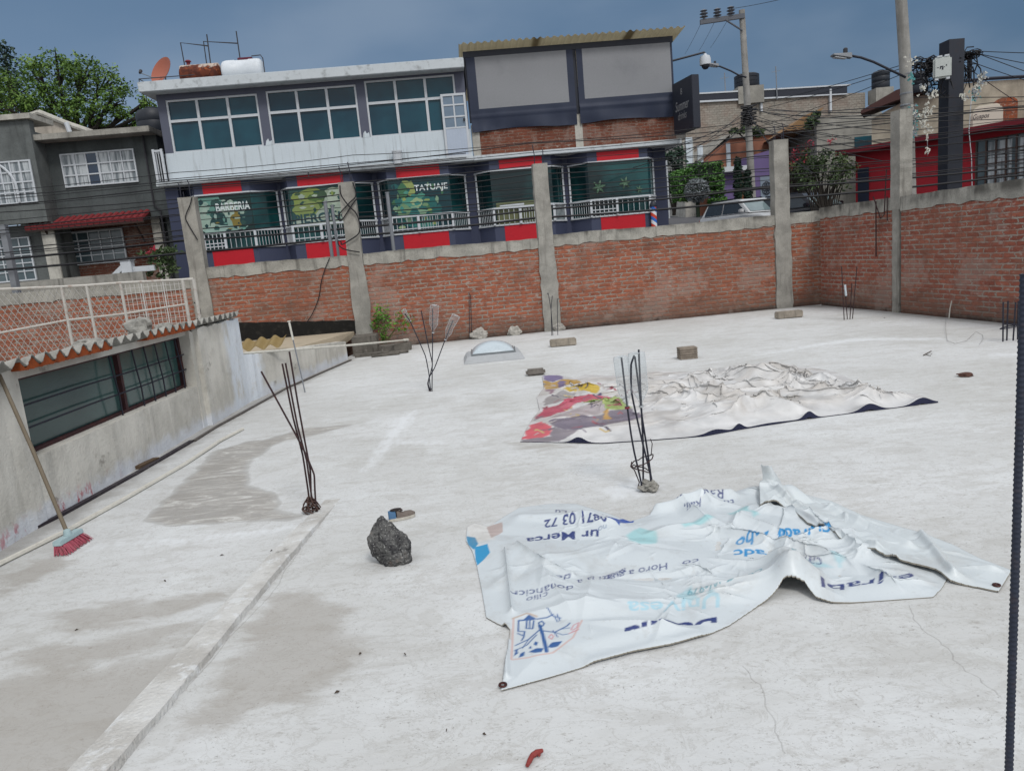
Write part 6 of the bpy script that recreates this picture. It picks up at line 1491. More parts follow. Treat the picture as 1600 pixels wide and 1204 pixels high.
# black square sign post with white box
ba = D(1490, 64, 18.2); bb = D(1484, 295, 18.2); bp_ = thing('sign_post', 'thick black square steel post standing behind the right wall', 'post', (bb.x, 18.2, .5), RAD(3))
MB().box(-.185, -.185, 0, .185, .185, ba.z-.5).build('post', paint('post_black', '2a2e38', .6, .25, 3, '3a2c2c', .35), bp_)
bx_ = D(1473, 104, 17.75); jb = thing('junction_box', 'white plastic cable junction box mounted on the black post', 'junction box', bx_, RAD(-20))
MB().box(-.20, -.08, -.26, .17, .08, .20).build('housing', paint('box_white', 'b4bab8', .5, .08, 5, '8a908e', .3), jb, bevel=.035)
mb = MB(); mb.box(-.17, -.095, -.30, -.1, .05, -.262); mb.box(.06, -.095, -.30, .13, .05, -.262); mb.box(-.12, -.06, .201, -.02, .06, .235); mb.box(.03, -.06, .201, .12, .06, .24); mb.split('lug', M['white_frame'], jb)
mb = MB()
for x, z, w, h in ((-.13, -.03, .04, .012), (-.07, -.06, .02, .06), (-.05, -.02, .05, .02), (-.03, -.08, .03, .05), (.01, -.03, .02, .012), (.05, -.01, .02, .03)): mb.box(x, -.086, z, x+w, -.081, z+h)
mb.split('marking', M['black_metal'], jb)
# tangles of cable around the posts
def tangle(px, py, Y, R, n, label, seed, drop=0):
    r = random.Random(seed); o = D(px, py, Y); mb = MB()
    for k in range(n):
        a = r.uniform(0, 6.28); c = Vector((r.uniform(-1, 1)*R[0], r.uniform(-.15, .15), r.uniform(-1, 1)*R[1])); rx, rz_ = R[0]*r.uniform(.2, .7), R[1]*r.uniform(.3, .9)+drop*r.random()
        mb.tube([c+Vector((rx*math.cos(a+t_*.8), .06*math.sin(t_), rz_*math.sin(a+t_*.8))) for t_ in range(8)], r.uniform(.008, .016), 4, False)
    tag(mb.build('cable_tangle', M['cable'], None, o), label, 'cable')
tangle(1448, 100, 18, (.24, .12), 40, 'dense knot of black cable left of the white junction box', 1); tangle(1455, 122, 18, (.30, .3), 22, 'hanging loops of black cable beneath the knot left of the white box', 2)
tangle(1513, 86, 18.3, (.22, .07), 36, 'dense knot of black cable right of the black post', 3); tangle(1512, 105, 18.3, (.26, .35), 14, 'loose hanging cable loops right of the black post', 4)
p = D(1515, 102, 18.4); mb = MB(); mb.lathe([(.05, -.3), (.055, .2), (.03, .26)], (0, 0, 0), 10); mb.tube([(0, 0, .26), (0, 0, .33)], .012, 5); tag(mb.build('splice_closure', M['black_metal'], None, p), 'black cylindrical cable splice hanging in the loops right of the black post', 'splice case')
# hanging garlands of white plastic flowers
def garland(pts, Y, label, seed, cols, n=26, sp=.05, fs=.036):
    r = random.Random(seed); P = [D(x, y, Y) for x, y in pts]; o = P[0].copy(); t = thing('garland', label, 'garland', o)
    MB().tube([p-o for p in P], .006, 4, False).build('string', M['grey_metal'], t)
    mbs = {c: MB() for c in cols}
    for k in range(n):
        i = r.randrange(len(P)-1); c = P[i].lerp(P[i+1], r.random())-o+Vector((r.gauss(0, sp), r.gauss(0, .03), r.gauss(0, sp))); col = cols[k % len(cols)]
        for q in range(4):
            a = r.uniform(0, 6.28); u = Vector((math.cos(a), r.uniform(-.4, .4), math.sin(a)))*fs; v = Vector((-math.sin(a), .1, math.cos(a)))*fs*.45; mbs[col].add([c, c+u*.6+v, c+u, c+u*.6-v], [(0, 1, 2, 3)])
    for c in cols: mbs[c].build('petals', c, t)
WH = paint('petal_white', 'bcbcb4', .7, .1, 5); TL = paint('petal_teal', '4f8f92', .7, .2, 5); GR = paint('petal_grey', '7f868e', .7, .2, 5)
garland([(1425, 118), (1423, 125)], 17.2, 'teal ribbon bunch on the pale lamp pole under the cable knot', 1, (TL,), 16, .05); garland([(1426, 95), (1424, 100)], 17.2, 'white ribbon bunch at the cable knot on the pale lamp pole', 2, (WH,), 10, .05)
garland([(1428, 165), (1430, 190), (1428, 215)], 17.1, 'grey and teal ribbon trail down the right side of the pale pole', 3, (GR, TL, WH), 60, .05)
garland([(1450, 165), (1446, 180), (1440, 190), (1450, 205)], 17.1, 'cluster of white plastic flowers hanging left of the black post', 4, (WH,), 60, .07)
garland([(1461, 142), (1458, 152)], 17.1, 'small white flower bunch near the top left of the black post', 5, (WH,), 16, .05)
garland([(1449, 210), (1449, 225), (1449, 243)], 17.0, 'thin string with white flowers hanging lowest against the red house', 6, (WH,), 14, .02)
garland([(1536, 115), (1532, 128), (1524, 145)], 17.6, 'white flower garland with grey ribbon hanging right of the black post', 7, (WH, GR), 70, .055); garland([(1522, 145), (1524, 152)], 17.6, 'teal ribbon bunch hanging below the garland right of the black post', 8, (TL, GR), 24, .06)
garland([(1504, 149), (1508, 151)], 17.6, 'small white flower bunch touching the right side of the black post', 9, (WH,), 14, .05)
garland([(1440, 142), (1448, 135)], 17.1, 'white ribbon bow between the pale pole and the black post', 10, (WH, GR), 18, .06)
mb = MB(); P = [D(x, y, 17.5) for x, y in ((1518, 150), (1514, 205), (1518, 245), (1519, 300))]; o = P[0]; mb.tube([p-o for p in P], .009, 5); tag(mb.build('hanging_cable', M['white_frame'], None, o), 'pale cable hanging straight down in front of the red house', 'cable')
# ================================================================== OVERHEAD CABLES
def cable(P, r, label, group, sag=.0, seg=10, mat=None):
    o = P[0].copy(); Q = []
    for a, b in zip(P[:-1], P[1:]):
        for k in range(seg):
            t_ = k/seg; q = a.lerp(b, t_)-o; q.z -= sag*4*t_*(1-t_)*((b-a).length/5); Q.append(q)
    Q.append(P[-1]-o); ob = MB().tube(Q, r, 5, False).build('overhead_cable', mat or M['cable'], None, o)
    tag(ob, label, 'cable', group); return ob
CP = Plane(1.0, 16.3, 4.5); r = random.Random(12)
GRP = 'cables strung along the street behind the brick wall'; LB = 'thin black cable in the bundle strung along the street behind the long brick wall'
for k in range(15):
    z0 = 2.45+.105*k+r.uniform(-.03, .03); sl = r.uniform(-.006, .012); P = []
    for s in (-22, -14, -7.6, -3.9, -.2, 4.8, 10.5, 18):
        P.append(CP.w(s, r.uniform(-.15, .15)+.06*(k % 5), z0+sl*s+r.uniform(-.06, .06)*(.7 if k < 9 else 1.2)))
    cable(P, (.007, .0095, .007, .012)[k % 4]*(1.15 if k < 2 else 1), LB, GRP, r.uniform(.02, .06))
for k, (z0, rr_) in enumerate(((2.42, .021), (2.22, .024))):
    P = [CP.w(s, -.1-.1*k, z0+.004*s+.03*((i*7+k) % 3)) for i, s in enumerate((-22, -14, -7.6, -3.9, -.2, 4.8, 10.5, 18))]
    cable(P, rr_, ('upper of the two thick black cables running along the street behind the brick walls', 'lower of the two thick black cables running along the street behind the brick walls')[k], GRP, .03)
GR2 = 'service wires fanning out from the utility pole'; LB2 = 'thin service wire fanning out from the clamps of the utility pole over the houses'
src = (1168, 172)
for k, (x, y, Y) in enumerate(((1040, 235, 22), (1000, 240, 22), (1060, 285, 24), (990, 262, 20), (1075, 262, 26), (1330, 215, 22), (1345, 232, 22), (1300, 245, 23), (1400, 165, 18), (1410, 185, 18), (1405, 205, 18), (1230, 260, 20), (1420, 228, 18), (1270, 270, 21), (1380, 252, 20), (1030, 265, 22))):
    cable([D(src[0]+r.uniform(-3, 3), src[1]+r.uniform(-5, 20), 32), D(x, y, Y)], .011, LB2, GR2, .05, 12)
GR3 = 'wires from the cable knots at the black post'; LB3 = 'thin wire running out from the cable knots beside the black post'
for k, (a, b, Ya, Yb) in enumerate((((1440, 92), (1170, 165), 18, 31), ((1436, 98), (1168, 175), 18, 31), ((1438, 104), (1180, 200), 18, 31), ((1525, 80), (1660, 84), 18, 17), ((1528, 84), (1660, 110), 18, 17), ((1528, 84), (1660, 132), 18, 17), ((1500, 90), (1600, 125), 18, 19), ((1500, 96), (1590, 160), 18, 21),
        ((1420, 178), (1660, 168), 18, 17), ((1420, 190), (1660, 182), 18, 17), ((1420, 152), (1660, 150), 18, 17), ((1420, 232), (1660, 205), 18, 17), ((1420, 260), (1660, 225), 18, 17), ((1200, 178), (1410, 180), 26, 18), ((1200, 170), (1345, 176), 28, 20))):
    cable([D(*a, Ya), D(*b, Yb)], .009 if Ya < 20 else .012, LB3, GR3, .03, 12)
GR4 = 'power lines at the crossarm'; 
for k, (a, b) in enumerate((((1100, 27), (1070, 85)), ((1121, 25), (1092, 80)), ((1142, 22), (1110, 75)), )):
    cable([D(*a, 31.9), D(*b, 45)], .008, 'faint power line dropping away behind the crossarm insulators of the utility pole', GR4, .02, 8)
cable([D(1142, 14, 31.9), D(1250, -8, 24)], .009, 'faint power line rising from the utility pole to the top of the frame', GR4, .02, 8)
# cables hanging on the columns of the brick wall
def fcable(px, off, r_, label, name='hanging_cable'):
    P = [FARW.w(FARW.uv(x, y, off)[0], off, FARW.uv(x, y, off)[1]) for x, y in px]; o = P[0].copy(); mb = MB(); Q = []
    for i in range(len(P)-1):
        p0 = P[max(0, i-1)]; p1 = P[i]; p2 = P[i+1]; p3 = P[min(len(P)-1, i+2)]
        for k in range(6):
            t_ = k/6; Q.append(.5*((2*p1)+(p2-p0)*t_+(2*p0-5*p1+4*p2-p3)*t_*t_+(3*p1-p0-3*p2+p3)*t_**3)-o)
    Q.append(P[-1]-o); mb.tube(Q, r_, 5, False); tag(mb.build(name, M['cable'], None, o), label, 'cable')
fcable([(515, 403), (508, 420), (502, 440), (498, 465), (488, 490), (478, 505)], -.03, .009, 'black cable hanging down the brick wall left of the second column')
fcable([(551, 285), (556, 305), (545, 318), (530, 335), (533, 345), (550, 320), (558, 310)], -.06, .012, 'black cable crossed over the head of the second column')
fcable([(531, 290), (533, 305), (545, 322), (556, 333), (562, 350), (560, 365), (545, 376), (534, 382), (533, 378)], -.08, .013, 'black cable looping across the second column and back to its left edge')
fcable([(533, 378), (528, 376), (530, 384), (540, 390), (562, 394)], -.07, .011, 'short black cable curling round the foot of the second column above the cap')
fcable([(309, 375), (294, 350), (290, 338), (297, 320), (300, 308)], -.05, .01, 'black cable running up the first column')
fcable([(303, 472), (311, 480), (313, 492), (307, 500)], -.6, .01, 'short black cable dangling by the last fence post')
P = [RW.w(1.86+.0*k, -.04, z) for k, z in enumerate((1.9, 1.5, 1.1, .95))]; o = P[0].copy(); mb = MB(); mb.tube([p-o for p in P], .012, 5); mb.tube([p-o+Vector((.05, -.28, .05)) for p in P[:2]], .01, 5); mb.tube([RW.w(1.8, -.05, 1.98)-o, RW.w(2.0, -.05, 1.6)-o, RW.w(2.1, -.05, 1.66)-o, RW.w(2.16, -.05, 2.4)-o], .01, 5)
tag(mb.build('hanging_cable', M['rebar'], None, o), 'rusty wires hanging down the right brick wall left of its column', 'cable')
P = [RW.w(s, -.05, z) for s, z in ((3.72, .27), (3.69, .16), (3.67, .0))]; o = P[0].copy(); mb = MB(); mb.tube([p-o for p in P], .009, 6); tag(mb.build('wall_pipe', M['pvc'], None, o), 'short pale pipe stub on the right brick wall', 'pipe')
# ================================================================== THE TWO BANNERS
def cloth_mat(name, dirt, damt, sc, white):
    t = NT(name); c = t.attr('print', 'Color')
    n = t.noise(sc, None, 7, .68, .4); c = t.mix(t.rng(n, .50, .70, 0, damt), c, dirt)
    n2 = t.noise(sc*6, None, 5, .7); c = t.mix(t.rng(n2, .58, .68, 0, damt*.6), c, dirt)
    b = t.noise(sc*9, None, 6, .6, .8); t.bump(b, .07, .01)
    return t.fin(c, .42, 0, .45)
def text_tris(body, bold=0.0):
    cu = bpy.data.curves.new('tmp', 'FONT'); cu.body = body; cu.size = 1; cu.offset = bold; cu.resolution_u = 4
    o = bpy.data.objects.new('tmp', cu); C.objects.link(o); dg = bpy.context.evaluated_depsgraph_get(); dg.update()
    me = bpy.data.meshes.new_from_object(o.evaluated_get(dg)); me.calc_loop_triangles()
    co = np.array([v.co[:2] for v in me.vertices]); tr = np.array([t.vertices[:] for t in me.loop_triangles])
    bpy.data.objects.remove(o); bpy.data.curves.remove(cu); bpy.data.meshes.remove(me)
    mn, mx = co.min(0), co.max(0); co[:, 0] = (co[:, 0]-mn[0])/(mx[0]-mn[0]); co[:, 1] = co[:, 1]/.72
    return co, tr
class Cloth:
    def __init__(s, poly_px, res, base):
        s.poly = gxy(poly_px); P = np.array(s.poly); s.res = res; mn, mx = P.min(0)-res*2, P.max(0)+res*2
        s.mn = mn; s.nx, s.ny = int((mx[0]-mn[0])/res)+1, int((mx[1]-mn[1])/res)+1
        s.X, s.Y = np.meshgrid(mn[0]+np.arange(s.nx)*res, mn[1]+np.arange(s.ny)*res)
        s.sd, s.qx, s.qy = poly_sdf(s.X, s.Y, s.poly)
        s.K = 2; s.gx, s.gy, s.gs, s.gr, s.gq = s.X, s.Y, s.nx, s.ny, res
        s.X, s.Y = np.meshgrid(mn[0]+np.arange(s.nx*2)*res/2-res/4, mn[1]+np.arange(s.ny*2)*res/2-res/4); s.nx *= 2; s.ny *= 2; s.res = res/2; s.mn = mn-res/4
        s.col = np.ones(s.X.shape+(3,))*np.array(lin(base)[:3])
    def tri(s, a, b, c, col):
        x0 = max(0, int((min(a[0], b[0], c[0])-s.mn[0])/s.res)); x1 = min(s.nx-1, int((max(a[0], b[0], c[0])-s.mn[0])/s.res)+1)
        y0 = max(0, int((min(a[1], b[1], c[1])-s.mn[1])/s.res)); y1 = min(s.ny-1, int((max(a[1], b[1], c[1])-s.mn[1])/s.res)+1)
        if x1 < x0 or y1 < y0: return
        X = s.X[y0:y1+1, x0:x1+1]; Y = s.Y[y0:y1+1, x0:x1+1]
        f = lambda p, q: (q[0]-p[0])*(Y-p[1])-(q[1]-p[1])*(X-p[0])
        d1, d2, d3 = f(a, b), f(b, c), f(c, a); m = ((d1 >= 0) & (d2 >= 0) & (d3 >= 0)) | ((d1 <= 0) & (d2 <= 0) & (d3 <= 0))
        s.col[y0:y1+1, x0:x1+1][m] = col
    def text(s, body, S, E, H, col, bold=0.0, arc=0.0):
        """upside-down lettering: S start (right), E end (left), H = cap height down the picture"""
        co, tr = text_tris(body, bold); col = np.array(lin(col)[:3])
        g = [G(S[0]+(E[0]-S[0])*u, S[1]+(E[1]-S[1])*u+H*v+arc*math.sin(u*math.pi), .02) for u, v in co]
        for i, j, k in tr: s.tri(g[i], g[j], g[k], col)
    def patch(s, px, col, wob=0.0, soft=None, seed=0, a=1.0):
        d, _, _ = poly_sdf(s.X, s.Y, gxy(px))
        if wob: d = d+(fbm(s.X*9, s.Y*9, seed, 4)-.47)*wob
        f = (np.clip(.5-d/(soft or s.res), 0, 1)*a)[..., None]; s.col = s.col*(1-f)+np.array(lin(col)[:3])*f
    def stroke(s, px, w, col):
        d = line_dist(s.X, s.Y, gxy(px)); f = np.clip(.5+(w-d)/s.res, 0, 1)[..., None]; s.col = s.col*(1-f)+np.array(lin(col)[:3])*f
    def build(s, name, hf, mat, under, parent, loc, hem_len=.05, lat=0.0):
        s.X, s.Y, s.nx, s.ny, s.res = s.gx, s.gy, s.gs, s.gr, s.gq
        s.col = s.col.reshape(s.ny, 2, s.nx, 2, 3).mean((1, 3))
        keep = s.sd < s.res*.72; H = hf(s.X, s.Y, -s.sd)
        idx = -np.ones(s.X.shape, int)
        k4 = keep[:-1, :-1] & keep[1:, :-1] & keep[:-1, 1:] & keep[1:, 1:]
        used = np.zeros(s.X.shape, bool)
        for a in (slice(0, -1), slice(1, None)):
            for b in (slice(0, -1), slice(1, None)): used[a, b] |= k4
        X = np.where((s.sd > -s.res*.35), s.qx, s.X); Y = np.where((s.sd > -s.res*.35), s.qy, s.Y)
        if lat:                               # folds lean over and pinch at their tops
            gy_, gx_ = np.gradient(H, s.res); k = lat*sstep(.0, .12, -s.sd); m_ = np.minimum(1, 1.2/np.maximum(1e-6, np.hypot(gx_, gy_))); X = X+k*gx_*m_+k*.5*gy_*m_; Y = Y+k*gy_*m_
        n = used.sum(); idx[used] = np.arange(n)
        Z = H
        v = np.stack([X[used]-loc.x, Y[used]-loc.y, Z[used]-loc.z], -1); J, I = np.nonzero(k4)
        f = np.stack([idx[J, I], idx[J, I+1], idx[J+1, I+1], idx[J+1, I]], -1)
        # hanging hem along the border
        e = np.concatenate([f[:, [0, 1]], f[:, [1, 2]], f[:, [2, 3]], f[:, [3, 0]]]); key = np.sort(e, 1); key = key[:, 0]*n+key[:, 1]
        u, inv, cnt = np.unique(key, return_inverse=True, return_counts=True); be = e[cnt[inv] == 1]
        bv = np.unique(be); mp = -np.ones(n, int); mp[bv] = np.arange(len(bv))+n
        lowv = v[bv].copy(); lowv[:, 2] = np.minimum(np.maximum(.003-loc.z, lowv[:, 2]-hem_len), lowv[:, 2]-.001)
        hem = np.stack([be[:, 0], mp[be[:, 0]], mp[be[:, 1]], be[:, 1]], -1)
        me = bpy.data.meshes.new(name); me.from_pydata(np.concatenate([v, lowv]).tolist(), [], f.tolist()+hem.tolist())
        me.materials.append(mat); me.materials.append(under)
        mi = np.zeros(len(f)+len(hem), np.int32); mi[len(f):] = 1; me.polygons.foreach_set('material_index', mi)
        sm = np.ones(len(f)+len(hem), bool); sm[len(f):] = False; me.polygons.foreach_set('use_smooth', sm)
        ca = me.attributes.new('print', 'FLOAT_COLOR', 'POINT'); cc = np.ones((len(v)+len(lowv), 4), np.float32); cc[:len(v), :3] = s.col[used]; ca.data.foreach_set('color', cc.ravel())
        me.update(); o = bpy.data.objects.new(name, me); C.objects.link(o); o.parent = parent; return o
def sstep(a, b, x): t = np.clip((x-a)/(b-a), 0, 1); return t*t*(3-2*t)
def gauss(x, y, p, r): g = G(*p); return np.exp(-((x-g.x)**2+(y-g.y)**2)/(r*r))
def ridge(x, y, pts, r): return np.exp(-(line_dist(x, y, gxy(pts))/r)**2)
# ---------------- front banner
A = [(783, 1080), (794, 1020), (797, 985), (778, 976), (760, 966), (754, 930), (745, 885), (738, 862), (728, 846), (730, 824), (742, 818), (764, 824), (788, 808), (812, 794), (860, 788), (900, 788), (950, 803), (985, 816), (1015, 806), (1045, 786), (1090, 782), (1130, 775), (1170, 762), (1200, 760), (1260, 790), (1330, 820), (1420, 868), (1482, 904), (1470, 922), (1458, 934), (1400, 938), (1330, 943), (1300, 944), (1275, 940), (1258, 930), (1225, 928), (1185, 948), (1140, 978), (1100, 996), (1050, 1010), (990, 1022), (930, 1038), (870, 1056), (820, 1070)]
cl = Cloth(A, .0052, 'bac1c5')
NV, LB_, TE, PT = '27356a', '2a7fb4', '5c8f9c', '93b8c2'
cl.patch([(725, 812), (770, 812), (775, 850), (735, 850)], 'c6c6c4', .02, .02)
cl.patch([(728, 838), (742, 842), (748, 852), (740, 860), (732, 852)], '2f7ea6', .01); cl.patch([(741, 856), (763, 854), (765, 868), (752, 880), (745, 886)], '2b86b4', .01); cl.patch([(762, 824), (784, 818), (786, 835), (767, 848)], 'a99c98', .02)
for p in ([(982, 842), (1000, 830), (1022, 838), (1025, 854), (1000, 856), (985, 850)], [(1135, 812), (1165, 806), (1172, 818), (1150, 822)], [(1175, 815), (1187, 820), (1178, 830)], [(1060, 826), (1120, 818), (1110, 826), (1070, 834)]): cl.patch(p, '86b8bc', .05, .02, 3, .75)
for p in ([(1060, 936), (1080, 920), (1090, 940), (1070, 944)], [(1100, 930), (1112, 926), (1118, 938), (1105, 940)], [(1230, 880), (1280, 884), (1300, 890), (1250, 890)], [(1300, 872), (1318, 880), (1312, 890)]): cl.patch(p, '8fb6c0', .05, .02, 5, .7)
cl.text('sucursal Lu', (958, 806), (868, 794), 9, NV, .0, -1); cl.text('0871 03 72', (949, 815), (850, 814), 10, NV, .02, -4); cl.text('ur Merca', (935, 830), (822, 840), 11, NV, .02, -4); cl.text('no', (948, 826), (934, 828), 6, '6f7f98')
for k in range(6): cl.stroke([(952+k*3.4, 814+k*.4), (957+k*2.4, 820+k*1.2)], .006, '2b4f9a')
cl.patch([(955, 812), (985, 818), (972, 822), (970, 832), (962, 824), (952, 820)], '2b4f9a', .03)
cl.patch([(970, 813), (993, 810), (990, 818), (978, 818)], '2b4f9a', .03)
cl.text('cilio', (855, 928), (822, 932), 7, NV); cl.text('donancicr', (896, 918), (800, 920), 9, NV, 0, 3); cl.text('de', (891, 900), (870, 900), 8, NV); cl.text('Horo a guati la a', (1042, 878), (902, 906), 9, NV, 0, -2); cl.text('co', (1092, 872), (1066, 877), 7, NV); cl.text('toltidab', (978, 884), (945, 896), 8, NV)
cl.text('Tel/Vs979', (1146, 906), (1074, 918), 10, TE, .01); cl.text('UniVesa', (1124, 930), (980, 945), 15, '9dbcc8', .02); cl.text('Desind', (1120, 960), (976, 986), 19, NV, .04); cl.patch([(970, 998), (1040, 985), (1125, 974), (1126, 995), (970, 1014)], 'bac1c5')
cl.text('Sigirada', (1297, 826), (1214, 838), 15, LB_, .03); cl.text('Labo', (1200, 836), (1149, 842), 10, LB_, .02); cl.text('radc', (1208, 856), (1146, 858), 10, LB_, .025)
cl.text('cadu', (1284, 876), (1238, 866), 8, NV); cl.text('co', (1258, 884), (1238, 888), 6, TE); cl.text('Cot 1', (1190, 893), (1150, 903), 8, TE); cl.text('esirabl', (1428, 896), (1284, 914), 10, NV, .015)
cl.text('kali,', (1095, 789), (1068, 797), 9, NV); cl.text('dk', (1072, 782), (1049, 784), 8, NV); cl.text('Ray', (1131, 776), (1100, 782), 9, NV); cl.text('tu', (1148, 782), (1132, 786), 8, NV)
# the tree emblem (zoom coordinates of the corner)
Z = lambda l: [(700+x/3.167, 720+y/3.167) for x, y in l]
cl.stroke(Z([(325, 790), (315, 990), (400, 992), (520, 970), (620, 900), (665, 815)]), .004, 'b99f9a'); cl.stroke(Z([(320, 790), (390, 775), (440, 790)]), .005, 'a8988c')
EB = '2a5288'
for l, w in (([(455, 830), (470, 880), (490, 965)], .012), ([(460, 850), (400, 900), (335, 920)], .006), ([(440, 880), (390, 930), (330, 945)], .005), ([(400, 900), (370, 940)], .004), ([(470, 860), (530, 870), (590, 840), (605, 825)], .006), ([(530, 870), (570, 885), (600, 880)], .004), ([(520, 860), (545, 895)], .004), ([(560, 855), (605, 850)], .004),
             ([(455, 835), (450, 815), (465, 808), (478, 820), (470, 835), (458, 832)], .006), ([(350, 800), (348, 850), (380, 855), (375, 885), (365, 900)], .006), ([(350, 800), (420, 800)], .008), ([(390, 800), (388, 840), (420, 845), (425, 805)], .006), ([(405, 800), (405, 842)], .005), ([(345, 860), (370, 875)], .005),
             ([(440, 800), (490, 795), (520, 785)], .006), ([(490, 760), (520, 790), (560, 800)], .004), ([(525, 790), (545, 815)], .004), ([(540, 785), (555, 810)], .004)): cl.stroke(Z(l), w*.62, EB)
cl.patch(Z([(370, 800), (400, 782), (440, 800)]), EB, .005)
for l in ([(400, 965), (440, 950), (475, 950), (465, 968), (430, 972)], [(495, 945), (520, 920), (570, 915), (545, 940), (510, 950)], [(350, 985), (360, 965), (380, 960), (378, 980)], [(325, 975), (335, 950), (350, 960)], [(425, 930), (432, 915), (448, 920), (440, 938)], [(330, 950), (345, 940), (345, 955)], [(400, 945), (412, 935), (415, 950)]): cl.patch(Z(l), EB, .004)
for l in ([(610, 860), (625, 835), (648, 825), (640, 850), (620, 862)], [(500, 895), (512, 880), (525, 890), (515, 905)], [(600, 880), (620, 870), (650, 860)]): cl.stroke(Z(l+[l[0]]), .0022, 'b5707a')
cl.patch([(765, 970), (798, 985), (797, 1000), (784, 990)], '9a8c7c', .02, .02)
F1 = [tuple(G(*p)[:2]) for p in ((900, 830), (980, 850), (1130, 840), (1240, 860), (1100, 900), (1215, 800), (850, 890), (1330, 880), (1060, 940))]
def CR1(x, y, e):
    bx = (-.35, 2.4, 2.0, 4.6); bi = lambda a, b: .6+.8*min(1, max(0, (a+.1)/1.2))
    return e*(creases(x, y, 3, 70, bx, (.25, .9), (.05, .13), (.012, .046), bi, F1)+1.5*creases(x, y, 4, 130, bx, (.10, .40), (.02, .055), (.004, .013), bi, F1)+creases(x, y, 5, 260, bx, (.05, .18), (.008, .022), (.0025, .008), bi, F1))
def hA(x, y, d=None):
    if d is None: d = -poly_sdf(x, y, cl.poly)[0]
    e = sstep(.0, .14, d)
    rt = sstep(-.2, .9, x-.3)                       # more rumpled towards the right
    h = .006+e*(.004+.055*np.clip(crumple(x+5, y, 9, .9, 4)-.15, 0, 1))+CR1(x, y, e)
    h += .085*gauss(x, y, (1235, 915), .14)+.055*ridge(x, y, [(1235, 920), (1215, 885)], .06)
    h += .022*ridge(x, y, [(815, 812), (880, 812), (950, 824)], .06)+.05*ridge(x, y, [(1030, 800), (1140, 780)], .05)
    h += .012*ridge(x, y, [(930, 1036), (1090, 995)], .04)+.03*ridge(x, y, [(790, 870), (800, 960)], .018)+.025*ridge(x, y, [(810, 860), (850, 890), (895, 905)], .02)+.02*ridge(x, y, [(790, 980), (792, 1060)], .012)
    return h
b0 = G(1050, 900); bn1 = thing('banner', 'white crumpled vinyl banner with blue upside-down lettering lying nearest the camera', 'banner', b0)
CM1 = cloth_mat('banner_vinyl', '8b857c', .28, 2.6, None); UN1 = paint('banner_back', '8f8a80', .7, .15, 8)
cl.build('cloth', hA, CM1, UN1, bn1, b0, .006, .007)
B = [(1187, 776), (1190, 760), (1199, 756), (1216, 762), (1235, 772), (1262, 776), (1300, 785), (1345, 806), (1410, 826), (1440, 834), (1487, 852), (1530, 874), (1580, 893), (1570, 912), (1560, 926), (1530, 920), (1484, 912), (1462, 898), (1405, 888), (1350, 874), (1310, 855), (1290, 838), (1262, 832), (1240, 814), (1222, 806), (1188, 806)]
cf = Cloth(B, .0052, 'bac1c4')
def hB(x, y, d=None):
    if d is None: d = -poly_sdf(x, y, cf.poly)[0]
    h = np.where(poly_sdf(x, y, cl.poly)[0] < .02, hA(x, y), .004)
    hs = .020*sstep(-.1, .05, -poly_sdf(x, y, cl.poly)[0])+.006
    h = h*.75+hs+sstep(0, .07, d)*(.03*np.clip(crumple(x, y, 23, 1.6, 5)-.12, 0, 1)+creases(x, y, 31, 45, (1.2, 2.6, 2.1, 4.4), (.2, .7), (.03, .09), (.008, .03))+creases(x, y, 32, 90, (1.2, 2.6, 2.1, 4.4), (.06, .25), (.01, .03), (.003, .011)))
    h += .05*gauss(x, y, (1206, 768), .07)+.05*gauss(x, y, (1235, 785), .09)+.03*ridge(x, y, [(1440, 838), (1490, 905)], .02)+.03*ridge(x, y, [(1300, 800), (1420, 860)], .03)+.02*ridge(x, y, [(1240, 812), (1300, 845), (1400, 886)], .012)
    return h
cf.patch([(1262, 832), (1290, 838), (1350, 874), (1310, 850), (1250, 815)], '8a8e96', .02, .03, 2, .35)
cf.build('fold', hB, CM1, UN1, bn1, b0, .008)
mb = MB(); tb = G(1206, 768); vs = []; n = 8                      # the corner that stands up
for j in range(n+1):
    for i in range(n+1):
        u = i/n-.5; v = j/n
        vs.append((tb.x-b0.x+u*(.135-.05*v)+.01*math.sin(v*4), tb.y-b0.y-.035*math.cos(u*4)+.03*v+.02*u, .04+.125*v-.10*max(0, u-.1)*v*2+.006*math.sin(u*20+v*5)))
MB().add(vs, [(j*(n+1)+i, j*(n+1)+i+1, (j+1)*(n+1)+i+1, (j+1)*(n+1)+i) for j in range(n) for i in range(n)]).build('upright_corner', paint('banner_plain', 'bac1c4', .42, .06, 6, '8b857c', .3, 0, False, 0, .45), bn1, smooth=True)
GM = paint('grommet', '4a2c28', .5, .2, 10, None, 0, 0, False, .6)
def grommet(px, hf, par, b0, rr=.016):
    g = G(*px); z = float(hf(np.array([g.x]), np.array([g.y]))[0]); MB().lathe([(rr*.45, 0), (rr*.5, .004), (rr, .004), (rr*1.05, .0)], (g.x-b0.x, g.y-b0.y, z-b0.z+.003), 14, None, False).build('grommet', GM, par, smooth=True)
for p, h in (((786, 1073), hA), ((1557, 918), hB), ((1130, 779), hA)): grommet(p, h, bn1, b0)
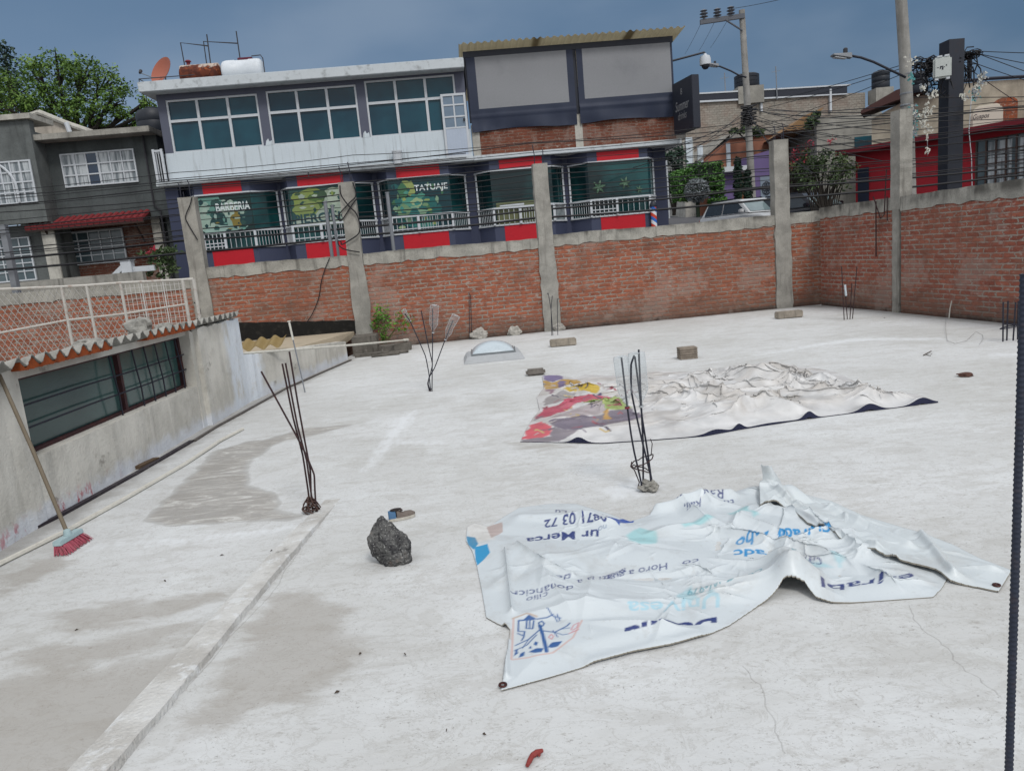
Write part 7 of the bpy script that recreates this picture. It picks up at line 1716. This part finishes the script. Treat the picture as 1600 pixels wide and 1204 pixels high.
# ---------------- far dirty banner
A2 = [(813, 691), (822, 672), (832, 655), (843, 642), (839, 622), (850, 606), (847, 588), (866, 586), (900, 592), (915, 586), (950, 588), (985, 586), (1030, 580), (1080, 582), (1140, 575), (1195, 573), (1250, 573), (1300, 580), (1330, 594), (1362, 608), (1395, 614), (1430, 616), (1466, 629), (1380, 640), (1300, 650), (1240, 658), (1160, 671), (1100, 682), (1020, 688), (940, 693), (880, 692)]
c2 = Cloth(A2, .009, 'c0c0c0')
frd = line_dist(c2.X, c2.Y, gxy([(813, 691), (940, 693), (1100, 682), (1240, 658), (1380, 640), (1466, 629)]))
q_ = (sstep(.12, .5, frd+(fbm(c2.X*4, c2.Y*4, 71, 4)-.47)*.7)*sstep(.36, .6, fbm(c2.X*3.1, c2.Y*5, 73, 5))*.5)[..., None]; c2.col = c2.col*(1-q_)+np.array(lin('a59f98')[:3])*q_
W = lambda l: [(800+x/4, 520+y/4+3) for x, y in l]
for l, col in (([(197, 255), (300, 255), (330, 280), (260, 300), (200, 290)], '6f6688'), ([(195, 290), (260, 302), (330, 282), (400, 290), (440, 315), (350, 345), (290, 350), (200, 345)], 'a8884a'), ([(295, 298), (330, 298), (335, 345), (292, 345)], '6a6080'), ([(200, 345), (290, 352), (240, 375)], '8a707c'),
               ([(290, 358), (480, 340), (550, 350), (540, 385), (360, 370)], 'b39a3c'), ([(200, 400), (320, 368), (390, 380), (330, 430), (200, 450)], '8c8888'), ([(150, 530), (200, 470), (320, 440), (380, 400), (610, 405), (600, 425), (430, 440), (350, 490), (230, 525)], 'a84a5c'),
               ([(430, 450), (640, 420), (700, 470), (760, 500), (600, 505), (500, 470)], '8a9a5a'), ([(250, 530), (400, 480), (560, 465), (580, 510), (420, 550), (260, 550)], 'a39a9c'), ([(240, 560), (420, 550), (580, 515), (740, 490), (830, 545), (640, 590), (400, 625), (270, 600)], '6e6672'),
               ([(520, 580), (560, 540), (590, 500), (600, 520), (640, 535), (600, 545), (610, 570), (570, 550)], 'b08a4c'), ([(60, 655), (110, 570), (190, 552), (252, 600), (230, 640), (160, 665)], 'c05862'), ([(50, 680), (60, 660), (240, 645), (270, 605), (400, 630), (300, 670)], '7c757c'), ([(545, 380), (565, 385), (560, 405), (540, 400)], '4f4668')):
    c2.patch(W(l), col, .10, .02, len(l))
F2 = [tuple(G(*p)[:2]) for p in ((1120, 600), (1190, 590), (1250, 600), (1180, 640), (1080, 620), (1300, 610), (1000, 620), (950, 640), (1380, 625), (900, 610))]
def CR2(x, y):
    bx = (0, 5.9, 3.7, 9.6)
    return creases(x, y, 43, 120, bx, (.35, 1.3), (.06, .18), (.022, .066), None, F2)+creases(x, y, 44, 300, bx, (.15, .6), (.03, .085), (.014, .044), None, F2)+creases(x, y, 45, 480, bx, (.10, .40), (.016, .045), (.012, .042), None, F2)
for k in range(70):                                  # faded line work of the print
    r_ = random.Random(k+900); x_, y_ = r_.uniform(835, 985), r_.uniform(598, 682)
    if x_ < 845+(y_-600)*-.2: continue
    c2.stroke([(x_, y_), (x_+r_.uniform(-9, 9), y_+r_.uniform(-3, 3)), (x_+r_.uniform(-14, 14), y_+r_.uniform(-5, 5))], r_.uniform(.005, .014), r_.choice(['4f4a58', '6a6470', 'a8a2a0', '8a4a54', 'b5a070']))
c2.col = c2.col*(.72+.5*fbm(c2.X*7, c2.Y*7, 88, 5))[..., None]
def h2(x, y, d=None):
    if d is None: d = -poly_sdf(x, y, c2.poly)[0]
    e = sstep(0, .35, d); gx = G(1180, 615); amp = .55+.75*np.exp(-((x-gx.x)**2/1.4+(y-gx.y)**2/1.2))
    h = .008+e*amp*(.012+.07*np.clip(crumple(x, y, 51, 1.1, 6)-.12, 0, 1)+CR2(x, y))
    for p, r, a in (((905, 692), .07, .045), ((1118, 679), .12, .035), ((1155, 672), .05, .045), ((1265, 655), .06, .06), ((1360, 643), .10, .06), ((1440, 632), .10, .055), ((1200, 664), .2, .012)): h = h+a*gauss(x, y, p, r)*sstep(.28, .02, d)
    for pts, r, a in (([(1050, 620), (1120, 590), (1180, 600), (1220, 590)], .12, .07), ([(1120, 650), (1180, 640), (1260, 650)], .10, .05), ([(1240, 590), (1290, 600)], .12, .06), ([(1350, 635), (1360, 612)], .10, .05), ([(1400, 628), (1425, 614)], .08, .05), ([(1150, 655), (1220, 632)], .05, .06)): h = h+a*ridge(x, y, pts, r)*sstep(0, .25, d)
    return h
b0 = G(1120, 640); bn2 = thing('banner', 'dirty crumpled white banner with faded colourful left end lying in mid roof', 'banner', b0)
c2.build('cloth', h2, cloth_mat('dirty_vinyl', '8a847c', .28, 2.3, None), paint('navy_back', '20243e', .6, .2, 6), bn2, b0, .05, .016)
grommet((1391, 616), h2, bn2, b0, .02)
# ================================================================== SKY, SUN, CAMERA
SUN_EL, SUN_AZ = RAD(50), RAD(158)            # azimuth clockwise from +Y: behind the camera, a little to the right... soft through cloud
w = bpy.data.worlds.new('World'); bpy.context.scene.world = w; w.use_nodes = True; t = w.node_tree; t.nodes.clear()
def N(k, **kw):
    n = t.nodes.new(k)
    for a, v in kw.items(): setattr(n, a, v)
    return n
L = t.links.new
out = N('ShaderNodeOutputWorld'); bg = N('ShaderNodeBackground'); L(bg.outputs[0], out.inputs[0]); bg.inputs['Strength'].default_value = .1
sky = N('ShaderNodeTexSky'); sky.sky_type = 'NISHITA'; sky.sun_disc = False; sky.sun_elevation = SUN_EL; sky.sun_rotation = SUN_AZ
tc = N('ShaderNodeTexCoord'); sp = N('ShaderNodeSeparateXYZ'); L(tc.outputs['Generated'], sp.inputs[0])
def mth(op, a, b=None, c=None):
    n = N('ShaderNodeMath', operation=op)
    for i, v in enumerate((a, b, c)):
        if v is None: continue
        if isinstance(v, bpy.types.NodeSocket): L(v, n.inputs[i])
        else: n.inputs[i].default_value = v
    return n.outputs[0]
def rng(v, a, b, c=0., d=1.):
    n = N('ShaderNodeMapRange', interpolation_type='SMOOTHSTEP'); L(v, n.inputs[0])
    for i, x in enumerate((a, b, c, d)): n.inputs[i+1].default_value = x
    return n.outputs[0]
def mix(f, a, b):
    n = N('ShaderNodeMix', data_type='RGBA')
    if isinstance(f, bpy.types.NodeSocket): L(f, n.inputs[0])
    else: n.inputs[0].default_value = f
    for k, v in ((6, a), (7, b)):
        if isinstance(v, bpy.types.NodeSocket): L(v, n.inputs[k])
        else: n.inputs[k].default_value = v
    return n.outputs[2]
mp = N('ShaderNodeMapping'); mp.inputs['Scale'].default_value = (1, 1, 2.2); L(tc.outputs['Generated'], mp.inputs[0])
nz = N('ShaderNodeTexNoise'); nz.inputs['Scale'].default_value = 2.1; nz.inputs['Detail'].default_value = 5; nz.inputs['Roughness'].default_value = .45; L(mp.outputs[0], nz.inputs['Vector'])
c8 = lambda h, k=10.0: tuple(x*k for x in lin(h)[:3])+(1,)
x, y, z = sp.outputs
storm = mix(rng(x, -.62, .5), c8('748aa4'), c8('3d5872'))
storm = mix(rng(z, -.02, .42), storm, c8('546d88'))
storm = mix(mth('MULTIPLY', rng(nz.outputs['Fac'], .44, .68), .55), storm, c8('8190a2'))
lf = mth('MULTIPLY', rng(x, -.28, -.62), rng(z, .28, .12)); storm = mix(mth('MULTIPLY', lf, .7), storm, c8('929dab'))
bright = mix(rng(nz.outputs['Fac'], .4, .65), (7.6, 7.8, 8.1, 1), (10.2, 10.3, 10.4, 1))
f = rng(mth('ADD', mth('ADD', mth('MULTIPLY', z, .95), mth('MULTIPLY', y, -.42)), mth('MULTIPLY', nz.outputs['Fac'], .12)), .06, .62)
cloud = mix(f, storm, bright)
L(mix(.93, sky.outputs[0], cloud), bg.inputs['Color'])
sd = bpy.data.lights.new('sun', 'SUN'); sd.energy = 1.5; sd.angle = RAD(14); sd.color = (1, .97, .93)
so = bpy.data.objects.new('sun', sd); C.objects.link(so)
sv = Vector((math.sin(SUN_AZ)*math.cos(SUN_EL), math.cos(SUN_AZ)*math.cos(SUN_EL), math.sin(SUN_EL)))
so.rotation_euler = (-sv).to_track_quat('-Z', 'Y').to_euler()
cam = bpy.data.cameras.new('camera'); cam.sensor_width = 36; cam.sensor_fit = 'HORIZONTAL'; cam.lens = 36*FPX/1600; cam.clip_start = .05; cam.clip_end = 3000
co = bpy.data.objects.new('camera', cam); C.objects.link(co)
m = Matrix((CX, CY, -FW)).transposed().to_4x4(); m.translation = Vector((0, 0, CAMH)); co.matrix_world = m
sc = bpy.context.scene; sc.camera = co
sc.view_settings.view_transform = 'Standard'; sc.view_settings.look = 'None'; sc.view_settings.gamma = 1; sc.view_settings.use_curve_mapping = False; sc.view_settings.exposure = 0.27
